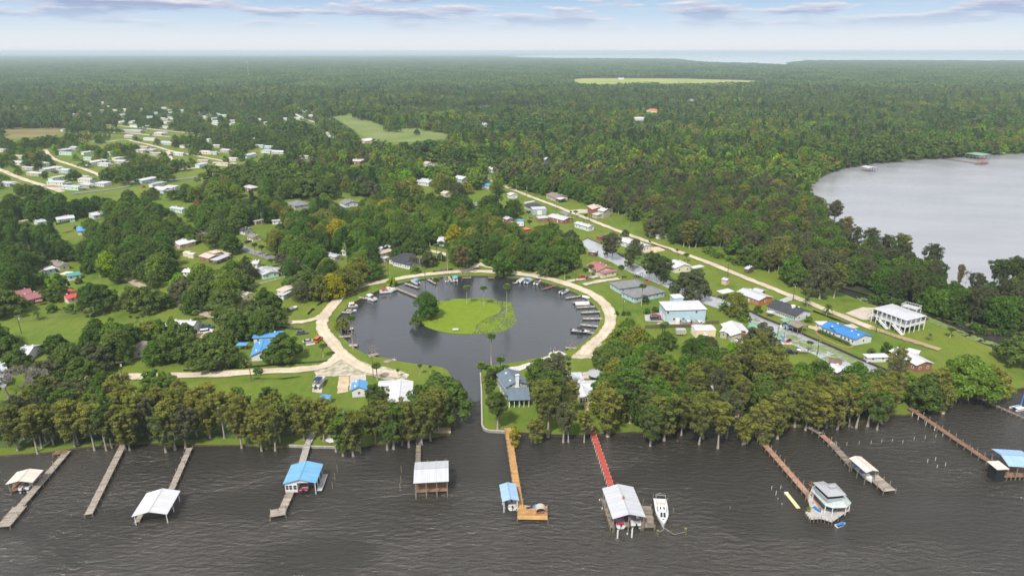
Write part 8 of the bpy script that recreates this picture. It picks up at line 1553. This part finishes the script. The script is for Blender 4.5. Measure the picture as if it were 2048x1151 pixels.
# far versions of the crowns: fewer, larger leaf clumps
gen_oak(200, 13, 6.4, .55, 34, 34, 'far_broad', low=.2); gen_oak(201, 14, 5.8, .55, 34, 34, 'far_broad', low=.2); gen_broad(204, 13, 5.2, 'far_broad', per=30, cnt=26, leaf=.62, low=.1); gen_pine(202, 20); PROTO['far_pine'] = [PROTO['pine'].pop()]; gen_oak(203, 12, 7.6, .62, 34, 26, 'far_oak'); 
def joined(name, parts):
    import bmesh
    bm = bmesh.new(); mats = []
    for nm, me in parts:
        if nm == 'hanging_moss': continue
        n0 = len(bm.faces); bm.from_mesh(me); bm.faces.ensure_lookup_table(); mats.append(me.materials[0])
        for f in bm.faces[n0:]: f.material_index = len(mats) - 1
    out = bpy.data.meshes.new(name); bm.to_mesh(out); bm.free(); [out.materials.append(m) for m in mats]; return out
def scatter(name, label, cat, protos, pts):
    """protos: list of meshes; pts: (x, y, z, rot, sxy, sz, idx)"""
    c = bpy.data.collections.new(name + '_kinds')
    for i, me in enumerate(protos): c.objects.link(bpy.data.objects.new(f'{name}_{i:02d}', me))
    A_ = np.array(pts, 'f'); me = bpy.data.meshes.new(name); me.vertices.add(len(A_)); me.vertices.foreach_set('co', A_[:, :3].ravel())
    for nm, ty, col in (('rot', 'FLOAT', A_[:, 3]), ('sxy', 'FLOAT', A_[:, 4]), ('sz', 'FLOAT', A_[:, 5])): me.attributes.new(nm, ty, 'POINT').data.foreach_set('value', np.ascontiguousarray(col))
    me.attributes.new('idx', 'INT', 'POINT').data.foreach_set('value', A_[:, 6].astype('i'))
    o = bpy.data.objects.new(name, me); COL.objects.link(o); ng = bpy.data.node_groups.new(name, 'GeometryNodeTree')
    ng.interface.new_socket('Geometry', in_out='INPUT', socket_type='NodeSocketGeometry'); ng.interface.new_socket('Geometry', in_out='OUTPUT', socket_type='NodeSocketGeometry')
    gi = ng.nodes.new('NodeGroupInput'); go = ng.nodes.new('NodeGroupOutput'); ip = ng.nodes.new('GeometryNodeInstanceOnPoints'); ci = ng.nodes.new('GeometryNodeCollectionInfo')
    ci.inputs['Collection'].default_value = c; ci.inputs['Separate Children'].default_value = True; ci.inputs['Reset Children'].default_value = True; ip.inputs['Pick Instance'].default_value = True
    def at_(nm, ty): n = ng.nodes.new('GeometryNodeInputNamedAttribute'); n.data_type = ty; n.inputs['Name'].default_value = nm; return n.outputs['Attribute']
    cx = ng.nodes.new('ShaderNodeCombineXYZ'); ng.links.new(at_('rot', 'FLOAT'), cx.inputs[2]); cs = ng.nodes.new('ShaderNodeCombineXYZ'); s_ = at_('sxy', 'FLOAT'); ng.links.new(s_, cs.inputs[0]); ng.links.new(s_, cs.inputs[1]); ng.links.new(at_('sz', 'FLOAT'), cs.inputs[2])
    ng.links.new(gi.outputs[0], ip.inputs['Points']); ng.links.new(ci.outputs[0], ip.inputs['Instance']); ng.links.new(cx.outputs[0], ip.inputs['Rotation']); ng.links.new(cs.outputs[0], ip.inputs['Scale']); ng.links.new(at_('idx', 'INT'), ip.inputs['Instance Index']); ng.links.new(ip.outputs[0], go.inputs[0])
    md = o.modifiers.new('scatter', 'NODES'); md.node_group = ng; o['kind'] = 'stuff'; tag(o, label, cat); return o
protos = []; pidx = {}
def pid(kind, vi, leaf):
    k = (kind, vi, leaf)
    if k not in pidx: pidx[k] = len(protos); protos.append(joined('tree_kind', leafed(kind, vi, leaf)))
    return pidx[k]
DEFLEAF.update(far_broad='broad', far_pine='pine', far_oak='oak')
pts = []
for kind, leaf, x, y, h in REST:
    kk, near_ = kind, y < 560
    if not near_:
        kk = {'broad': 'far_broad', 'pine': 'far_pine', 'oak': 'far_oak', 'small_oak': 'far_oak', 'cypress': 'far_broad', 'bush': 'far_broad'}.get(kind, 'far_broad')
        if leaf in ('broad', 'oak', 'pine') and y > 900 and tr_.random() < .5: leaf = 'wood'
    vi = tr_.randrange(len(PROTO[kk])); pr = PROTO[kk][vi]; s = h / pr['h']; pts.append((x, y, LZ, tr_.uniform(0, 6.28), s * tr_.uniform(.92, 1.15), s, pid(kk, vi, leaf)))
print('trees', len(TREES), cnt, 'rest', len(pts), 'kinds', len(protos))
scatter('woodland', 'wide green woods behind and right of the settlement', 'woods', protos, pts)
# beyond two kilometres the canopy is set out in stands
def stand(seed):
    g = np.random.default_rng(seed); n = 62; C = np.c_[g.uniform(-34, 34, n), g.uniform(-34, 34, n), g.uniform(8, 16, n)]; return leafmesh('stand', LEAF['wood'], C, g.uniform(3.6, 5.6, n), 15, 1.7, seed, .8, .6)
st_ = [stand(i) for i in range(4)]; sp = 62.0
gx, gy = np.meshgrid(np.arange(-10500, 10500, sp), np.arange(2080, 13500, sp)); X = gx.ravel() + G.uniform(-.2, .2, gx.size) * sp; Y = gy.ravel() + G.uniform(-.2, .2, gx.size) * sp
px, py = projv(X, Y, np.full(len(X), LZ)); m = (px > -80) & (px < 2130) & on_land(X, Y) & ~inside_any(OP[30:31], px, py); X, Y = X[m], Y[m]
ff = toW(QS('W', (170, 131), (330, 110), (700, 111), (960, 118), (1180, 128), (1330, 137), (1150, 137), (940, 132), (600, 132), (340, 135)))
for q_ in ([(380, 124), (520, 123), (560, 126), (430, 127)], [(700, 127), (880, 125.5), (930, 128), (760, 129)], [(940, 130), (1060, 127), (1110, 130), (1000, 132)], [(60, 134), (180, 132), (220, 135), (90, 137)], [(1620, 168), (1700, 166), (1720, 170), (1640, 172)], [(1480, 166), (1560, 165), (1580, 168), (1490, 169)]): m_ = ~inpoly(q_, *projv(X, Y, np.full(len(X), LZ))); X, Y = X[m_], Y[m_]
fp = QS('W', (250, 126), (340, 116), (700, 117), (900, 121), (1180, 131), (900, 127), (600, 128), (350, 129))
m = ~inpoly(ff, X, Y)
for zz in (6, 12, 18): px, py = projv(X, Y, np.full(len(X), LZ + zz)); m &= ~inpoly(fp, px, py)
X, Y = X[m], Y[m]
pts = [(X[i], Y[i], LZ, tr_.choice([0, 1.5708, 3.1416, 4.7124]) + tr_.uniform(-.2, .2), tr_.uniform(1.0, 1.15), tr_.uniform(.75, 1.2), tr_.randrange(4)) for i in range(len(X))]
print('stands', len(pts)); scatter('distant_woodland', 'far-off blue green forest reaching to the horizon', 'forest', st_, pts)
# ------------------------------------------------------------------ labels that single the trees and far homes out
MARKS = [('the far left dock', 60, 900), ('the second dock', 225, 880), ('the snow white boathouse dock', 375, 880), ('the ramp of the blue tiled boathouse', 615, 870), ('the fire pit patio', 665, 875), ('the brown walled boathouse', 860, 870), ('the channel mouth', 930, 850), ('the golden dock', 1015, 860), ('the slate roofed house', 1035, 770), ('the white roofed porch house', 1180, 790), ('the red dock', 1190, 865),
    ('the brown pavilion dock', 1490, 850), ('the boat lift dock', 1640, 860), ('the long brown dock', 1830, 825), ('the canal mouth', 1860, 790), ('the black pickup', 1580, 700), ('the sage walled house', 1470, 660), ('the pale yellow barn', 1408, 662), ('the sage box trailer', 1362, 660), ('the two storey blue house', 1370, 625), ('the twin hip roofed house', 1275, 575), ('the rose roofed house', 1200, 540), ('the ring road junction', 1090, 545), ('the white camper', 1035, 445), ('the tall grey garage', 1078, 415),
    ('the tan stucco house', 1205, 425), ('the taupe roofed porch house', 1115, 395), ('the long white new home', 1265, 485), ('the pinkish shed', 1455, 558), ('the brown wood-edge shed', 1500, 535), ('the stilt house', 1800, 635), ('the creek lilies', 1930, 665), ('the lake cove', 1650, 360), ('the lake corner', 1620, 400), ('the lone far boathouse', 1733, 335), ('the green roofed far boathouse', 1950, 310), ('the tiled villa', 1295, 220), ('the dark roofed sunroom house', 800, 515), ('the bluish white gable house', 850, 360), ('the long blue roof', 968, 370),
    ('the field edge house', 745, 280), ('the woods warehouse roof', 712, 320), ('the grey hip roof', 590, 403), ('the mint green house', 530, 540), ('the black roofed garage house', 495, 460), ('the orange brick house', 370, 485), ('the tan roofed lawn house', 428, 508), ('the teal shed', 145, 548), ('the red roofed bungalow', 145, 590), ('the maroon roofed house', 55, 590), ('the blue gazebo', 482, 690), ('the blue roofed white house', 520, 700), ('the white suv', 413, 665), ('the gravel fork', 640, 650), ('the brown shingled house', 275, 700), ('the bare grey trees', 65, 760), ('the marsh field', 60, 265), ('the upper left lawn', 50, 650),
    ('the weathered tan roof', 485, 590), ('the cross road', 150, 427), ('the pines of the left woods', 230, 480), ('the mid wood', 800, 440), ('the dense wood behind the basin', 1010, 490), ('the right wood', 1400, 440), ('the lakeside wood', 1750, 520), ('the creek wood', 1950, 620)]
LEAFW = dict(cypress='olive green', oak='dark green', broad='mid green', pine='deep green', palm='fan leaved', lime='bright green', yellow='yellowing', rust='rust tinged', grey='mossy grey-green', wood='green'); LEAFW[None] = 'leafless grey'
KW = dict(high_cypress='cypress', oak='oak', small_oak='small oak', cypress='cypress', small_cypress='little cypress', broad='broadleaf tree', pine='pine', bare='mossy tree', palm='palm', tall_palm='slim palm', feather_palm='feather palm', bush='bush', conifer='conifer')
from collections import defaultdict
buck = defaultdict(list)
for q in TREES:
    if q['label']: q['o']['label'] = q['label']; q['o']['group'] = KW[q['kind']] + ' group'; continue
    px, py = proj(q['x'], q['y'], q['z']); nm, mx, my = min(MARKS, key=lambda m: (m[1] - px) ** 2 + 2.2 * (m[2] - py) ** 2); dx, dy = px - mx, py - my
    rel = ('left of' if dx < 0 else 'right of') if abs(dx) > 1.3 * abs(dy) else ('behind' if dy < 0 else 'in front of')
    hq = 'tall' if q['h'] > 15.5 else 'low' if q['h'] < 8 and q['kind'] not in ('bush', 'palm') else ''
    buck[(f"{hq} {LEAFW[q['leaf']]} {KW[q['kind']]}".strip(), rel, nm)].append((px, py, q))
for (d, rel, nm), l in buck.items():
    l.sort(key=lambda e: (round(e[0]), e[1])); n = len(l)
    for i, (px, py, q) in enumerate(l):
        ordw = '' if n == 1 else ('leftmost ' if i == 0 else 'rightmost ' if i == n - 1 else (f'{ords[i]} from left ' if i < n / 2 and i < 16 else f'{ords[n - 1 - i]} from right ' if n - 1 - i < 16 else 'inner '))
        q['o']['label'] = f'{ordw}{d} {rel} {nm}' if len(d.split()) + len(nm.split()) > 1 else f'{ordw}{d} standing {rel} {nm}'
        q['o']['group'] = f"{KW[q['kind']]} group {rel} {nm}"
hb_ = defaultdict(list)
TM = [('the marsh field', 100, 270), ('the upper left shell road', 60, 350), ('the cross road', 190, 365), ('the town end by the tall pines', 110, 320), ('the settlement road bend', 150, 320), ('the middle street', 270, 290), ('the far edge of the settlement', 260, 220), ('the back row by the forest', 400, 230), ('the forest edge', 460, 245), ('the right end of the settlement', 610, 235), ('the dead end street', 390, 335), ('the asphalt road end', 440, 330), ('the clearing street', 500, 300), ('the open lawn plots', 340, 310), ('the field edge', 660, 280), ('the near pines', 330, 370)]
for t, px, roof, wall in TOWNH:
    nm, mx, my = min(TM, key=lambda m: (m[1] - px[0]) ** 2 + 4 * (m[2] - px[1]) ** 2); rel = 'left of' if px[0] < mx else 'right of'; hb_[(rn[roof], wall, t['category'], nm, rel)].append((px, t))
wn_ = dict(sky='pale blue', mint='mint')
for (r0, wall, cat, nm, rel), l in hb_.items():
    l.sort(key=lambda e: e[0])
    for i, (px, t) in enumerate(l): t['label'] = f"{'' if len(l) == 1 else ['leftmost ', 'second ', 'third ', 'fourth ', 'fifth ', 'sixth ', 'seventh '][min(i, 6)]}{r0} roofed {cat} in {wn_.get(wall, wall)}, {rel} {nm}"

cb_ = defaultdict(list)
for o, q, d in CARS:
    nm, mx, my = min(TM, key=lambda m: (m[1] - q[0]) ** 2 + 4 * (m[2] - q[1]) ** 2); cb_[(d, 'left of' if q[0] < mx else 'right of', nm)].append((q[0], o))
for (d, rel, nm), l in cb_.items():
    l.sort(key=lambda e: e[0])
    for i, (x, o) in enumerate(l): o['label'] = f"{'' if len(l) == 1 else ['left ', 'second ', 'third ', 'fourth '][min(i, 3)]}{d} parked in the yards {rel} {nm}"
for o in scene.objects:
    if o.get('label') and len(o['label'].split()) > 16: o['label'] = ' '.join(o['label'].replace('light grey roofed mobile home', 'grey roofed mobile home').replace('the far edge of the', 'the').split()[:16])
# ------------------------------------------------------------------ haze: one closed box of pale air
hb = MB(); hb.box((0, 34000, -2.0), (130000, 70000, 118.0)); hz = hb.obj('haze', None); hz['kind'] = 'stuff'; tag(hz, 'pale blue haze over the far woods and water', 'haze')
hm = bpy.data.materials.new('haze_air'); hm.use_nodes = True; ht = hm.node_tree; ht.nodes.clear()
pv = N(ht, 'ShaderNodeVolumePrincipled'); pv.inputs['Density'].default_value = 0.95e-4; pv.inputs['Color'].default_value = (.76, .92, 1, 1); pv.inputs['Anisotropy'].default_value = 0.0
ho = N(ht, 'ShaderNodeOutputMaterial'); L(ht, pv.outputs[0], ho.inputs['Volume']); hz.data.materials.append(hm)
